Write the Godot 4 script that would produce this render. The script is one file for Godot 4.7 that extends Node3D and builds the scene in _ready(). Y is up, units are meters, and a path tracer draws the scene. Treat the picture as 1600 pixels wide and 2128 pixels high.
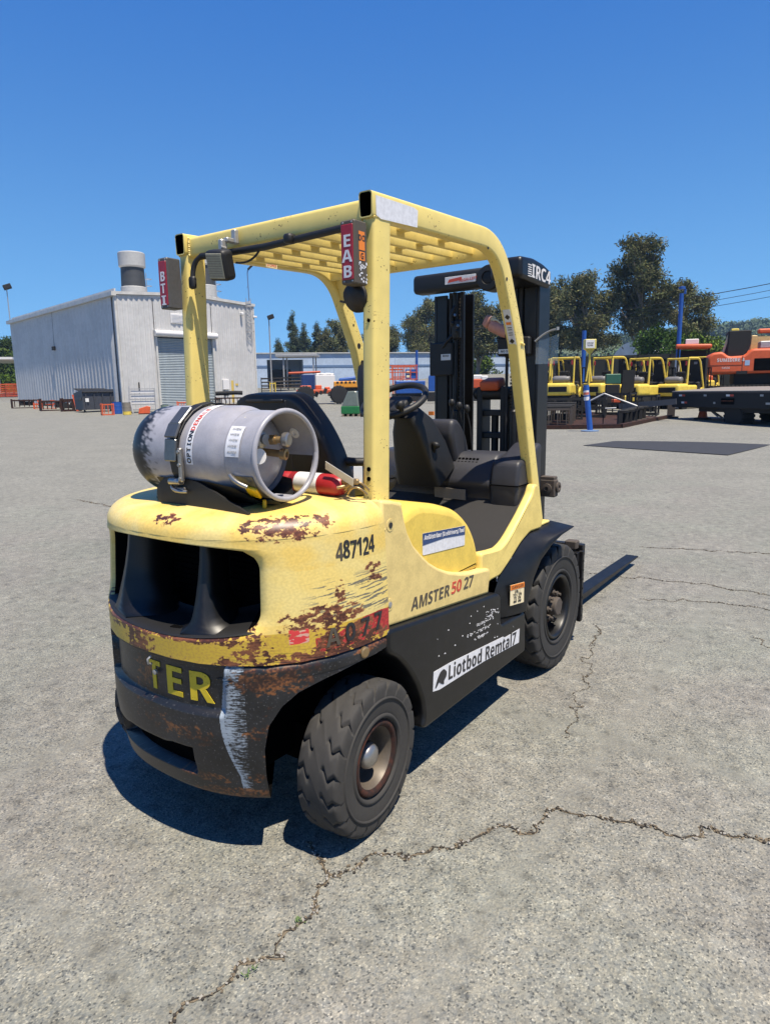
extends Node3D
# World axes: x runs along the forklift towards its forks, y up, z to the forklift's right; metres.

const SUN_TO := Vector3(-0.115, 1.0, 0.37)
const EYE := Vector3(-1.6752, 1.4882, 1.8183)
var M := {}
var grime: Texture2D

func _ready():
	setup_view()
	make_materials()
	build_ground()
	build_hills()
	build_warehouse()
	build_blue_building()
	build_trees()
	build_forklift()
	build_gas_cylinder()
	build_extinguisher()
	build_yard_left()
	build_yard_middle()
	build_yard_right()
	build_small_things()

func setup_view():
	var cam := Camera3D.new()
	cam.name = "camera"
	var yaw := -0.6217
	var pitch := -0.177
	var roll := -0.0158
	var fw := Vector3(cos(pitch) * cos(yaw), sin(pitch), cos(pitch) * sin(yaw))
	var rt := Vector3(-sin(yaw), 0, cos(yaw))
	var up := rt.cross(fw)
	var x := rt * cos(roll) + up * sin(roll)
	var y := up * cos(roll) - rt * sin(roll)
	cam.transform = Transform3D(Basis(x, y, -fw), EYE)
	cam.fov = 74.80
	cam.near = 0.05
	cam.far = 4000.0
	add_child(cam)
	cam.current = true
	var we := WorldEnvironment.new()
	we.name = "world_environment"
	var e := Environment.new()
	e.background_mode = Environment.BG_SKY
	var sm := ProceduralSkyMaterial.new()
	sm.sky_top_color = Color(0.125, 0.335, 0.625)
	sm.sky_horizon_color = Color(0.445, 0.67, 0.84)
	sm.sky_curve = 0.17
	sm.sky_energy_multiplier = 1.0
	sm.ground_bottom_color = Color(0.45, 0.44, 0.42)
	sm.ground_horizon_color = Color(0.5, 0.6, 0.68)
	sm.sun_angle_max = 2.0
	var sky := Sky.new()
	sky.sky_material = sm
	e.sky = sky
	e.tonemap_mode = Environment.TONE_MAPPER_LINEAR
	e.tonemap_exposure = 1.6
	e.fog_enabled = true
	e.fog_density = 0.00028
	e.fog_light_color = Color(0.70, 0.84, 1.0)
	e.sdfgi_enabled = true
	e.ssao_enabled = true
	e.ssil_enabled = true
	we.environment = e
	add_child(we)
	var sun := DirectionalLight3D.new()
	sun.name = "sun"
	sun.light_energy = 1.6
	sun.light_color = Color(1.0, 0.955, 0.88)
	sun.light_angular_distance = 0.5
	sun.shadow_enabled = true
	add_child(sun)
	sun.look_at_from_position(SUN_TO * 50.0, Vector3.ZERO, Vector3(1, 0, 0))

# ---------------------------------------------------------------- helpers
class MB:
	var st := SurfaceTool.new()
	var n := 0
	var col := Color(1, 1, 1)
	func _init():
		st.begin(Mesh.PRIMITIVE_TRIANGLES)
	func flat():
		st.set_smooth_group(-1)
	func smooth():
		n += 1
		st.set_smooth_group(n)
	func v(p: Vector3, uv := Vector2.ZERO):
		st.set_uv(uv)
		st.set_color(col)
		st.add_vertex(p)
	func tri(a: Vector3, b: Vector3, c: Vector3):   # counter-clockwise seen from outside
		v(a); v(c); v(b)
	func quad(a: Vector3, b: Vector3, c: Vector3, d: Vector3):
		tri(a, b, c)
		tri(a, c, d)
	func box(c: Vector3, s: Vector3, b := Basis()):
		flat()
		var p := []
		for k in 8:
			p.append(c + b * Vector3(s.x * (0.5 if k & 1 else -0.5), s.y * (0.5 if k & 2 else -0.5), s.z * (0.5 if k & 4 else -0.5)))
		quad(p[0], p[4], p[6], p[2]); quad(p[1], p[3], p[7], p[5])
		quad(p[0], p[1], p[5], p[4]); quad(p[2], p[6], p[7], p[3])
		quad(p[0], p[2], p[3], p[1]); quad(p[4], p[5], p[7], p[6])
	func span(a: Vector3, b: Vector3):              # box between two corners
		box((a + b) * 0.5, (b - a).abs())
	func bb(c: Vector3, s: Vector3, r: float, b := Basis(), k := 1):   # box with rounded edges
		var rings := []
		var hz := s.z * 0.5
		for i in k + 1:
			var a := PI * 0.5 * i / k
			rings.append(_rr(c, s, r, r * (1.0 - sin(a)), -hz + r * (1.0 - cos(a)), b, k))
		for i in k + 1:
			var a := PI * 0.5 * (k - i) / k
			rings.append(_rr(c, s, r, r * (1.0 - sin(a)), hz - r * (1.0 - cos(a)), b, k))
		loft(rings, true, k > 1)
	func _rr(c: Vector3, s: Vector3, r: float, inset: float, z: float, b: Basis, k: int) -> PackedVector3Array:
		var out := PackedVector3Array()
		for q in rrect(s.x - 2.0 * inset, s.y - 2.0 * inset, maxf(r - inset * 0.6, 0.0005), k):
			out.append(c + b * Vector3(q.x, q.y, z))
		return out
	static func rrect(w: float, h: float, r: float, k := 2) -> PackedVector2Array:
		var out := PackedVector2Array()
		for q in 4:
			var cx := (w * 0.5 - r) * (1 if q == 0 or q == 3 else -1)
			var cy := (h * 0.5 - r) * (1 if q < 2 else -1)
			for i in k + 1:
				var a := PI * 0.5 * (q + float(i) / k)
				out.append(Vector2(cx + r * cos(a), cy + r * sin(a)))
		return out
	static func circle(r: float, k := 10) -> PackedVector2Array:
		var out := PackedVector2Array()
		for i in k:
			out.append(Vector2(cos(TAU * i / k), sin(TAU * i / k)) * r)
		return out
	func loft(rings: Array, caps := true, soft := true, bands := false):
		if soft: smooth()
		else: flat()
		for i in rings.size() - 1:
			if bands: smooth()
			var a: PackedVector3Array = rings[i]
			var b: PackedVector3Array = rings[i + 1]
			var m := a.size()
			for j in m:
				quad(a[j], a[(j + 1) % m], b[(j + 1) % m], b[j])
		if caps:
			flat()
			cap(rings[0], true)
			cap(rings[-1], false)
	func cap(r: PackedVector3Array, back: bool):
		var c := Vector3.ZERO
		for p in r: c += p
		c /= r.size()
		for j in r.size():
			if back: tri(c, r[(j + 1) % r.size()], r[j])
			else: tri(c, r[j], r[(j + 1) % r.size()])
	func sweep(path: Array, prof: PackedVector2Array, up := Vector3.UP, caps := true, soft := true, scale_to := 1.0):
		var rings := []
		for i in path.size():
			var t: Vector3 = (path[mini(i + 1, path.size() - 1)] - path[maxi(i - 1, 0)]).normalized()
			var y := (up - t * up.dot(t)).normalized()
			var x := y.cross(t)
			var ring := PackedVector3Array()
			var f := lerpf(1.0, scale_to, float(i) / (path.size() - 1))
			for q in prof: ring.append(path[i] + x * q.x * f + y * q.y * f)
			rings.append(ring)
		loft(rings, caps, soft)
	func tube(path: Array, r: float, k := 8, scale_to := 1.0):
		var up := Vector3.UP
		var d: Vector3 = (path[-1] - path[0]).normalized()
		if absf(d.y) > 0.8: up = Vector3(0.3, 0.1, 1).normalized()
		sweep(path, circle(r, k), up, true, true, scale_to)
	func rod(a: Vector3, b: Vector3, r: float, k := 8, scale_to := 1.0):
		tube([a, b], r, k, scale_to)
	func beam(a: Vector3, b: Vector3, w: float, h: float, up := Vector3.UP):
		var d := (b - a).normalized()
		if absf(d.dot(up)) > 0.95: up = Vector3(1, 0, 0)
		sweep([a, b], PackedVector2Array([Vector2(w, h) * 0.5, Vector2(-w, h) * 0.5, Vector2(-w, -h) * 0.5, Vector2(w, -h) * 0.5]), up, true, false)
	func lathe(o: Vector3, axis: Vector3, prof: Array, k := 32, sharp := true, caps := true):   # prof: [radius, height along the axis]
		var x := axis.cross(Vector3.UP if absf(axis.y) < 0.9 else Vector3.RIGHT).normalized()
		var y := axis.cross(x)
		var rings := []
		for q in prof:
			var ring := PackedVector3Array()
			for i in k:
				ring.append(o + axis * q[1] + (x * cos(TAU * i / k) + y * sin(TAU * i / k)) * q[0])
			rings.append(ring)
		loft(rings, caps, true, sharp)
	func prism(poly: PackedVector2Array, o: Vector3, ex: Vector3, ey: Vector3, depth: float, bevel := 0.0, k := 1, back_bevel := true):
		# poly in the plane ex, ey; solid from o to o + (ex x ey) * depth
		var area := 0.0
		for i in poly.size(): area += poly[i].cross(poly[(i + 1) % poly.size()])
		if area < 0.0:
			poly = poly.duplicate()
			poly.reverse()
		var ez := ex.cross(ey)
		var rings := []
		var lays := []
		if bevel > 0.0:
			for i in k + 1:
				var a := PI * 0.5 * i / k
				if back_bevel or i == k: lays.append([bevel * (1 - sin(a)) if back_bevel else 0.0, bevel * (1 - cos(a)) if back_bevel else 0.0])
			for i in k + 1:
				var a := PI * 0.5 * (k - i) / k
				lays.append([bevel * (1 - sin(a)), depth - bevel * (1 - cos(a))])
		else: lays = [[0.0, 0.0], [0.0, depth]]
		for l in lays:
			var q := inset(poly, l[0])
			var ring := PackedVector3Array()
			for p in q: ring.append(o + ex * p.x + ey * p.y + ez * l[1])
			rings.append(ring)
		loft(rings, false, k > 1)
		flat()
		var t := Geometry2D.triangulate_polygon(poly)
		for i in range(0, t.size(), 3):
			tri3(t, i, rings[0], -ez)
		for i in range(0, t.size(), 3):
			tri3(t, i, rings[-1], ez)
	func tri3(t: PackedInt32Array, i: int, r: PackedVector3Array, n: Vector3):
		var a := r[t[i]]
		var b := r[t[i + 1]]
		var c := r[t[i + 2]]
		if (b - a).cross(c - a).dot(n) > 0.0: tri(a, b, c)
		else: tri(a, c, b)
	static func inset(poly: PackedVector2Array, d: float) -> PackedVector2Array:
		if d == 0.0: return poly
		var out := PackedVector2Array()
		var m := poly.size()
		for i in m:
			var a := (poly[i] - poly[(i + m - 1) % m]).normalized()
			var b := (poly[(i + 1) % m] - poly[i]).normalized()
			var na := Vector2(-a.y, a.x)
			var nb := Vector2(-b.y, b.x)
			var s := na + nb
			out.append(poly[i] + s * d / maxf(0.4, 1.0 + na.dot(nb)))
		return out
	func grid(pts: Array, uvs: Array, flip := false):    # rows of points
		smooth()
		for i in pts.size() - 1:
			for j in pts[i].size() - 1:
				var q: Array = [pts[i][j], pts[i][j + 1], pts[i + 1][j + 1], pts[i + 1][j]]
				var w: Array = [uvs[i][j], uvs[i][j + 1], uvs[i + 1][j + 1], uvs[i + 1][j]] if uvs.size() else [Vector2(), Vector2(), Vector2(), Vector2()]
				for t in ([0, 1, 2, 0, 2, 3] if flip else [0, 2, 1, 0, 3, 2]):
					v(q[t], w[t])
	func grid_col(pts: Array, cols: Array, flip := false):
		smooth()
		for i in pts.size() - 1:
			for j in pts[i].size() - 1:
				var q: Array = [pts[i][j], pts[i][j + 1], pts[i + 1][j + 1], pts[i + 1][j]]
				var w: Array = [cols[i][j], cols[i][j + 1], cols[i + 1][j + 1], cols[i + 1][j]]
				for t in ([0, 1, 2, 0, 2, 3] if flip else [0, 2, 1, 0, 3, 2]):
					col = w[t]
					v(q[t])
		col = Color(1, 1, 1)
	func mesh() -> ArrayMesh:
		st.generate_normals()
		st.index()
		return st.commit()

static func rpoly(p: Array, r: float, k := 3) -> PackedVector2Array:   # rounded corners
	var out := PackedVector2Array()
	var m := p.size()
	for i in m:
		var a: Vector2 = p[(i + m - 1) % m]
		var b: Vector2 = p[i]
		var c: Vector2 = p[(i + 1) % m]
		var d := minf(r, minf(a.distance_to(b), c.distance_to(b)) * 0.45)
		var s := b + (a - b).normalized() * d
		var e := b + (c - b).normalized() * d
		for j in k + 1:
			var t := float(j) / k
			out.append(s.lerp(b, t).lerp(b.lerp(e, t), t))
	return out

static func bez(a: Vector3, b: Vector3, c: Vector3, k := 8) -> Array:
	var out := []
	for i in k + 1:
		var t := float(i) / k
		out.append(a.lerp(b, t).lerp(b.lerp(c, t), t))
	return out

func obj(called: String, mb: MB, mat: Material, parent: Node = self) -> MeshInstance3D:
	var o := MeshInstance3D.new()
	o.name = called
	o.mesh = mb.mesh()
	o.material_override = mat
	put(o, called, parent)
	return o

var taken := {}
func put(o: Node, called: String, parent: Node):
	var key := str(parent.get_instance_id()) + called
	if taken.has(key):
		o.name = "%s_%03d" % [called, taken[key]]
		taken[key] += 1
	else:
		o.name = called
		taken[key] = 1
	parent.add_child(o, true)

func thing(called: String, label: String, category: String, at := Vector3.ZERO, turn := 0.0, group := "") -> Node3D:
	var o := Node3D.new()
	put(o, called, self)
	o.position = at
	o.rotation.y = turn
	tag(o, label, category, group)
	return o

func part(called: String, parent: Node) -> Node3D:
	var o := Node3D.new()
	put(o, called, parent)
	return o

func tag(o: Node, label: String, category: String, group := ""):
	o.set_meta("label", label)
	o.set_meta("category", category)
	if group: o.set_meta("group", group)

func struct(o: Node, kind := "structure") -> Node:
	o.set_meta("kind", kind)
	return o

func copy(src: Node3D, called: String, label: String, at: Vector3, turn: float) -> Node3D:
	var o: Node3D = src.duplicate()
	put(o, called, self)
	o.position = at
	o.rotation.y = turn
	o.set_meta("label", label)
	return o

func lettering(s: String, high: float, mat: Material, parent: Node, at: Vector3, right: Vector3, up: Vector3, bold := true, wide := 1.0, depth := 0.0016, called := "lettering") -> MeshInstance3D:
	var f := SystemFont.new()
	f.font_names = PackedStringArray(["Droid Sans"])
	f.font_weight = 700 if bold else 400
	var t := TextMesh.new()
	t.text = s
	t.font = f
	t.font_size = 64
	t.pixel_size = high / 46.0
	t.depth = depth
	t.curve_step = 1.5
	var o := MeshInstance3D.new()
	o.mesh = t
	o.material_override = mat
	right = right.normalized()
	var n := right.cross(up).normalized()
	o.transform = Transform3D(Basis(right * wide, up.normalized(), n), at)
	put(o, called, parent)
	return o

static func lin(r: float, g: float, b: float) -> Color:
	return Color(r, g, b).linear_to_srgb()

func mat(c: Color, rough := 0.6, metal := 0.0, tex: Texture2D = null, scl := 1.0) -> StandardMaterial3D:
	var m := StandardMaterial3D.new()
	m.albedo_color = c
	m.roughness = rough
	m.metallic = metal
	if tex:
		m.albedo_texture = tex
		m.uv1_triplanar = true
		m.uv1_scale = Vector3.ONE * scl
	return m

func noise(kind: int, freq: float, sd: int, oct := 4) -> FastNoiseLite:
	var f := FastNoiseLite.new()
	f.noise_type = kind
	f.frequency = freq
	f.seed = sd
	f.fractal_octaves = oct
	return f

func seamless(f: FastNoiseLite, w: int) -> PackedByteArray:
	var im := f.get_seamless_image(w, w)
	im.convert(Image.FORMAT_L8)
	return im.get_data()

func tex_rgb(w: int, h: int, d: PackedByteArray) -> ImageTexture:
	return ImageTexture.create_from_image(Image.create_from_data(w, h, false, Image.FORMAT_RGB8, d))

# ---------------------------------------------------------------- materials
func paint_tex(w: int, h: int, f: Callable) -> ImageTexture:
	var d := PackedByteArray()
	d.resize(w * h * 3)
	var k := 0
	for y in h:
		for x in w:
			var c: Color = f.call(x, y)
			d[k] = clampi(int(c.r * 255.0), 0, 255)
			d[k + 1] = clampi(int(c.g * 255.0), 0, 255)
			d[k + 2] = clampi(int(c.b * 255.0), 0, 255)
			k += 3
	return tex_rgb(w, h, d)

func make_materials():
	var w := 512
	# soft grime, near white, for multiplying into any colour
	var a := seamless(noise(FastNoiseLite.TYPE_SIMPLEX_SMOOTH, 0.012, 3, 5), w)
	var b := seamless(noise(FastNoiseLite.TYPE_SIMPLEX_SMOOTH, 0.09, 5, 3), w)
	var d := PackedByteArray(); d.resize(w * w * 3)
	for i in w * w:
		var g := 0.92 + 0.08 * smoothstep(60.0, 190.0, a[i] * 0.6 + b[i] * 0.4)
		d[i * 3] = int(g * 255.0); d[i * 3 + 1] = int(g * 253.0); d[i * 3 + 2] = int(g * 249.0)
	grime = tex_rgb(w, w, d)
	# paint with chips and pits
	var c := seamless(noise(FastNoiseLite.TYPE_SIMPLEX, 0.055, 11, 3), w)
	var big := seamless(noise(FastNoiseLite.TYPE_SIMPLEX_SMOOTH, 0.006, 12, 3), w)
	var d2 := PackedByteArray(); d2.resize(w * w * 3)
	var d3 := PackedByteArray(); d3.resize(w * w * 3)
	var d4 := PackedByteArray(); d4.resize(w * w * 3)
	for i in w * w:
		var g := 0.94 + 0.06 * a[i] / 255.0
		var chip := smoothstep(208.0, 220.0, c[i] * 0.72 + big[i] * 0.28)
		d2[i * 3] = int(255.0 * lerpf(g, 0.23, chip)); d2[i * 3 + 1] = int(255.0 * lerpf(g, 0.17, chip)); d2[i * 3 + 2] = int(255.0 * lerpf(g, 0.16, chip))
		# rust: browns and oranges
		var r := (a[i] * 0.4 + b[i] * 0.35 + c[i] * 0.25) / 255.0
		var k := Color(0.20, 0.10, 0.065).lerp(Color(0.52, 0.27, 0.12), smoothstep(0.35, 0.7, r))
		d3[i * 3] = int(255.0 * k.r); d3[i * 3 + 1] = int(255.0 * k.g); d3[i * 3 + 2] = int(255.0 * k.b)
		# black paint worn to dust grey
		var u := 0.62 + 0.38 * smoothstep(90.0, 200.0, a[i] * 0.6 + b[i] * 0.4)
		var s := smoothstep(205.0, 216.0, c[i] * 0.7 + big[i] * 0.3)
		d4[i * 3] = int(255.0 * lerpf(u * 0.62, 1.0, s * 0.7)); d4[i * 3 + 1] = int(255.0 * lerpf(u * 0.61, 0.86, s * 0.7)); d4[i * 3 + 2] = int(255.0 * lerpf(u * 0.61, 0.72, s * 0.7))
	var chips := tex_rgb(w, w, d2)
	var rusty := tex_rgb(w, w, d3)
	var worn := tex_rgb(w, w, d4)
	M.yellow = mat(lin(0.80, 0.635, 0.195), 0.42, 0.0, chips, 1.7)          # guard paint
	M.yellow_clean = mat(lin(0.80, 0.635, 0.20), 0.45, 0.0, grime, 1.3)
	M.panel = mat(lin(0.72, 0.565, 0.225), 0.52, 0.0, grime, 1.9)            # faded side panel
	M.hood = mat(lin(0.75, 0.555, 0.10), 0.42, 0.0, grime, 1.5)
	M.black = mat(lin(0.021, 0.0225, 0.026), 0.42, 0.0, worn, 2.3)
	M.black_mat = mat(lin(0.009, 0.0093, 0.0105), 0.55, 0.0, grime, 2.0)
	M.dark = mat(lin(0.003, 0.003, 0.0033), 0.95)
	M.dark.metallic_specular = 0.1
	M.plastic = mat(lin(0.030, 0.031, 0.039), 0.5, 0.0, grime, 3.0)
	M.seat = mat(lin(0.013, 0.013, 0.015), 0.48, 0.0, grime, 4.0)
	M.rubber = mat(lin(0.036, 0.0345, 0.033), 0.82, 0.0, grime, 5.0)
	M.rubber_dark = mat(lin(0.020, 0.019, 0.019), 0.7, 0.0, grime, 5.0)
	M.steel = mat(lin(0.38, 0.37, 0.36), 0.35, 0.85, grime, 6.0)
	M.steel_dirty = mat(lin(0.125, 0.105, 0.085), 0.5, 0.3, grime, 7.0)
	M.zinc = mat(lin(0.42, 0.42, 0.42), 0.45, 0.5, grime, 5.0)
	M.brass = mat(lin(0.38, 0.27, 0.14), 0.4, 0.7, grime, 8.0)
	M.rust = mat(Color(1, 1, 1), 0.85, 0.0, rusty, 3.0)
	M.rust_dark = mat(Color(0.55, 0.5, 0.5), 0.85, 0.0, rusty, 1.0)
	M.fork = mat(lin(0.034, 0.035, 0.042), 0.45, 0.2, worn, 1.6)
	M.mast = mat(lin(0.017, 0.019, 0.027), 0.42, 0.0, worn, 1.2)
	M.white = mat(lin(0.72, 0.72, 0.74), 0.5, 0.0, grime, 4.0)
	M.white_sticker = mat(lin(0.70, 0.72, 0.78), 0.45, 0.0, grime, 6.0)
	M.ink = mat(lin(0.02, 0.02, 0.022), 0.5)
	M.ink_worn = mat(lin(0.075, 0.062, 0.045), 0.6)
	M.navy = mat(lin(0.022, 0.055, 0.16), 0.4)
	M.red = mat(lin(0.36, 0.018, 0.022), 0.4, 0.0, grime, 5.0)
	M.red_lens = mat(lin(0.34, 0.016, 0.028), 0.3, 0.0, grime, 7.0)
	M.red_print = mat(lin(0.50, 0.06, 0.035), 0.5)
	M.orange_print = mat(lin(0.72, 0.20, 0.02), 0.5)
	M.cream = mat(lin(0.72, 0.62, 0.40), 0.5)
	M.yellow_print = mat(lin(0.62, 0.46, 0.02), 0.6, 0.0, chips, 4.0)
	M.tank = mat(lin(0.33, 0.335, 0.385), 0.36, 0.0, grime, 3.0)
	M.lens = mat(lin(0.30, 0.29, 0.22), 0.25, 0.0, grime, 9.0)
	M.pink = mat(lin(0.60, 0.28, 0.21), 0.6, 0.0, grime, 4.0)
	# yard things
	M.orange = mat(lin(0.62, 0.105, 0.03), 0.55, 0.0, grime, 0.6)
	M.orange_deep = mat(lin(0.50, 0.075, 0.02), 0.6, 0.0, chips, 0.7)
	M.blue = mat(lin(0.012, 0.085, 0.38), 0.5, 0.0, grime, 0.8)
	M.blue_dark = mat(lin(0.012, 0.04, 0.17), 0.5, 0.0, grime, 0.8)
	M.green = mat(lin(0.01, 0.16, 0.04), 0.5, 0.0, grime, 0.8)
	M.tarp = mat(lin(0.16, 0.19, 0.17), 0.35, 0.0, grime, 0.6)
	M.dumpster = mat(lin(0.045, 0.05, 0.065), 0.55, 0.0, grime, 0.5)
	M.fleet = mat(lin(0.74, 0.56, 0.085), 0.5, 0.0, grime, 0.8)
	M.machine_dark = mat(lin(0.010, 0.010, 0.011), 0.8, 0.0, grime, 0.7)
	M.iron = mat(lin(0.085, 0.07, 0.06), 0.75, 0.1, grime, 1.1)
	M.wood = mat(lin(0.22, 0.17, 0.12), 0.85, 0.0, grime, 0.9)
	M.galv = mat(lin(0.40, 0.41, 0.43), 0.5, 0.35, grime, 0.7)
	M.glass = mat(lin(0.03, 0.035, 0.04), 0.1)
	M.siding = mat(lin(0.56, 0.565, 0.575), 0.55, 0.0, grime, 0.05)
	M.trim = mat(lin(0.55, 0.55, 0.54), 0.5, 0.0, grime, 0.2)
	M.door = mat(lin(0.33, 0.39, 0.44), 0.5, 0.0, grime, 0.25)
	M.stack_dark = mat(lin(0.045, 0.05, 0.058), 0.6, 0.0, grime, 0.3)
	M.paleblue = mat(lin(0.42, 0.53, 0.70), 0.7, 0.0, grime, 0.05)
	M.stripe = mat(lin(0.10, 0.17, 0.30), 0.7)
	M.bark = mat(lin(0.22, 0.18, 0.145), 0.9, 0.0, grime, 0.35)
	M.leaf = StandardMaterial3D.new()
	M.leaf.vertex_color_use_as_albedo = true
	M.leaf.roughness = 0.95
	M.leaf.metallic_specular = 0.15
	M.leaf.backlight = Color(0.35, 0.35, 0.25)
	M.paper = mat(lin(0.68, 0.68, 0.66), 0.7)
	M.mat_rubber = mat(lin(0.028, 0.029, 0.033), 0.75, 0.0, grime, 0.5)

# ---------------------------------------------------------------- ground
const RISE := [[26.0, -41.0, 0.2], [29.4, -45.2, 0.5], [41.4, -43.0, 0.9], [35.2, -73.2, 1.08], [26.9, -45.2, 0.41], [28.1, -57.5, 0.62], [42.0, -90.0, 1.6],
	[31.4, -10.2, 0.6], [33.5, -7.2, 0.46], [34.5, -5.8, 0.43], [29.0, -3.8, 0.2], [25.0, -1.0, 0.1], [22.0, -7.5, 0.04], [40.0, -14.0, 1.0], [43.8, -4.5, 1.0],
	[32.6, -37.2, 0.15], [31.7, -24.4, 0.02], [37.6, -30.1, 0.12], [49.0, -30.0, 0.47], [40.8, -34.5, 0.7], [53.0, -46.0, 1.9], [57.5, -55.0, 1.7], [70.0, -73.0, 2.4], [94.0, -56.0, 2.5],
	[80.0, -25.0, 4.4], [80.0, -41.0, 3.6], [100.0, -93.0, 4.5], [52.0, -112.0, 2.5], [90.0, -10.0, 4.8], [60.0, 20.0, 3.0], [160.0, -60.0, 7.0], [20.0, -45.0, 0.0], [18.0, -20.0, 0.0], [15.0, -2.0, 0.0], [24.0, 12.0, 0.1], [5.0, -40.0, 0.0], [10.0, -70.0, 0.2], [12.0, -110.0, 0.8], [15.0, 30.0, 0.1]]

# old oil marks: [x, z, radius, strength]
const STAINS := [[-0.75, -0.25, 0.35, 0.05], [0.75, 2.2, 0.5, 0.06], [0.2, 1.9, 0.3, 0.05], [3.5, 1.6, 0.7, 0.06], [4.5, -2.5, 0.9, 0.07], [2.2, -4.2, 0.8, 0.06], [7.5, 0.5, 1.2, 0.06], [9.0, -6.0, 1.5, 0.08], [1.3, 1.35, 0.25, 0.04]]

func ground_y(x: float, z: float) -> float:
	var near := smoothstep(14.0, 24.0, Vector2(x, z).length())
	if near == 0.0: return 0.0
	var s := 0.0
	var t := 0.0
	for p in RISE:
		var q: float = (x - p[0]) * (x - p[0]) + (z - p[1]) * (z - p[1]) + 4.0
		var w: float = 1.0 / (q * sqrt(q))
		s += w * p[2]
		t += w
	return s / t * near

func at_ground(x: float, z: float) -> Vector3:
	return Vector3(x, ground_y(x, z), z)

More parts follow.
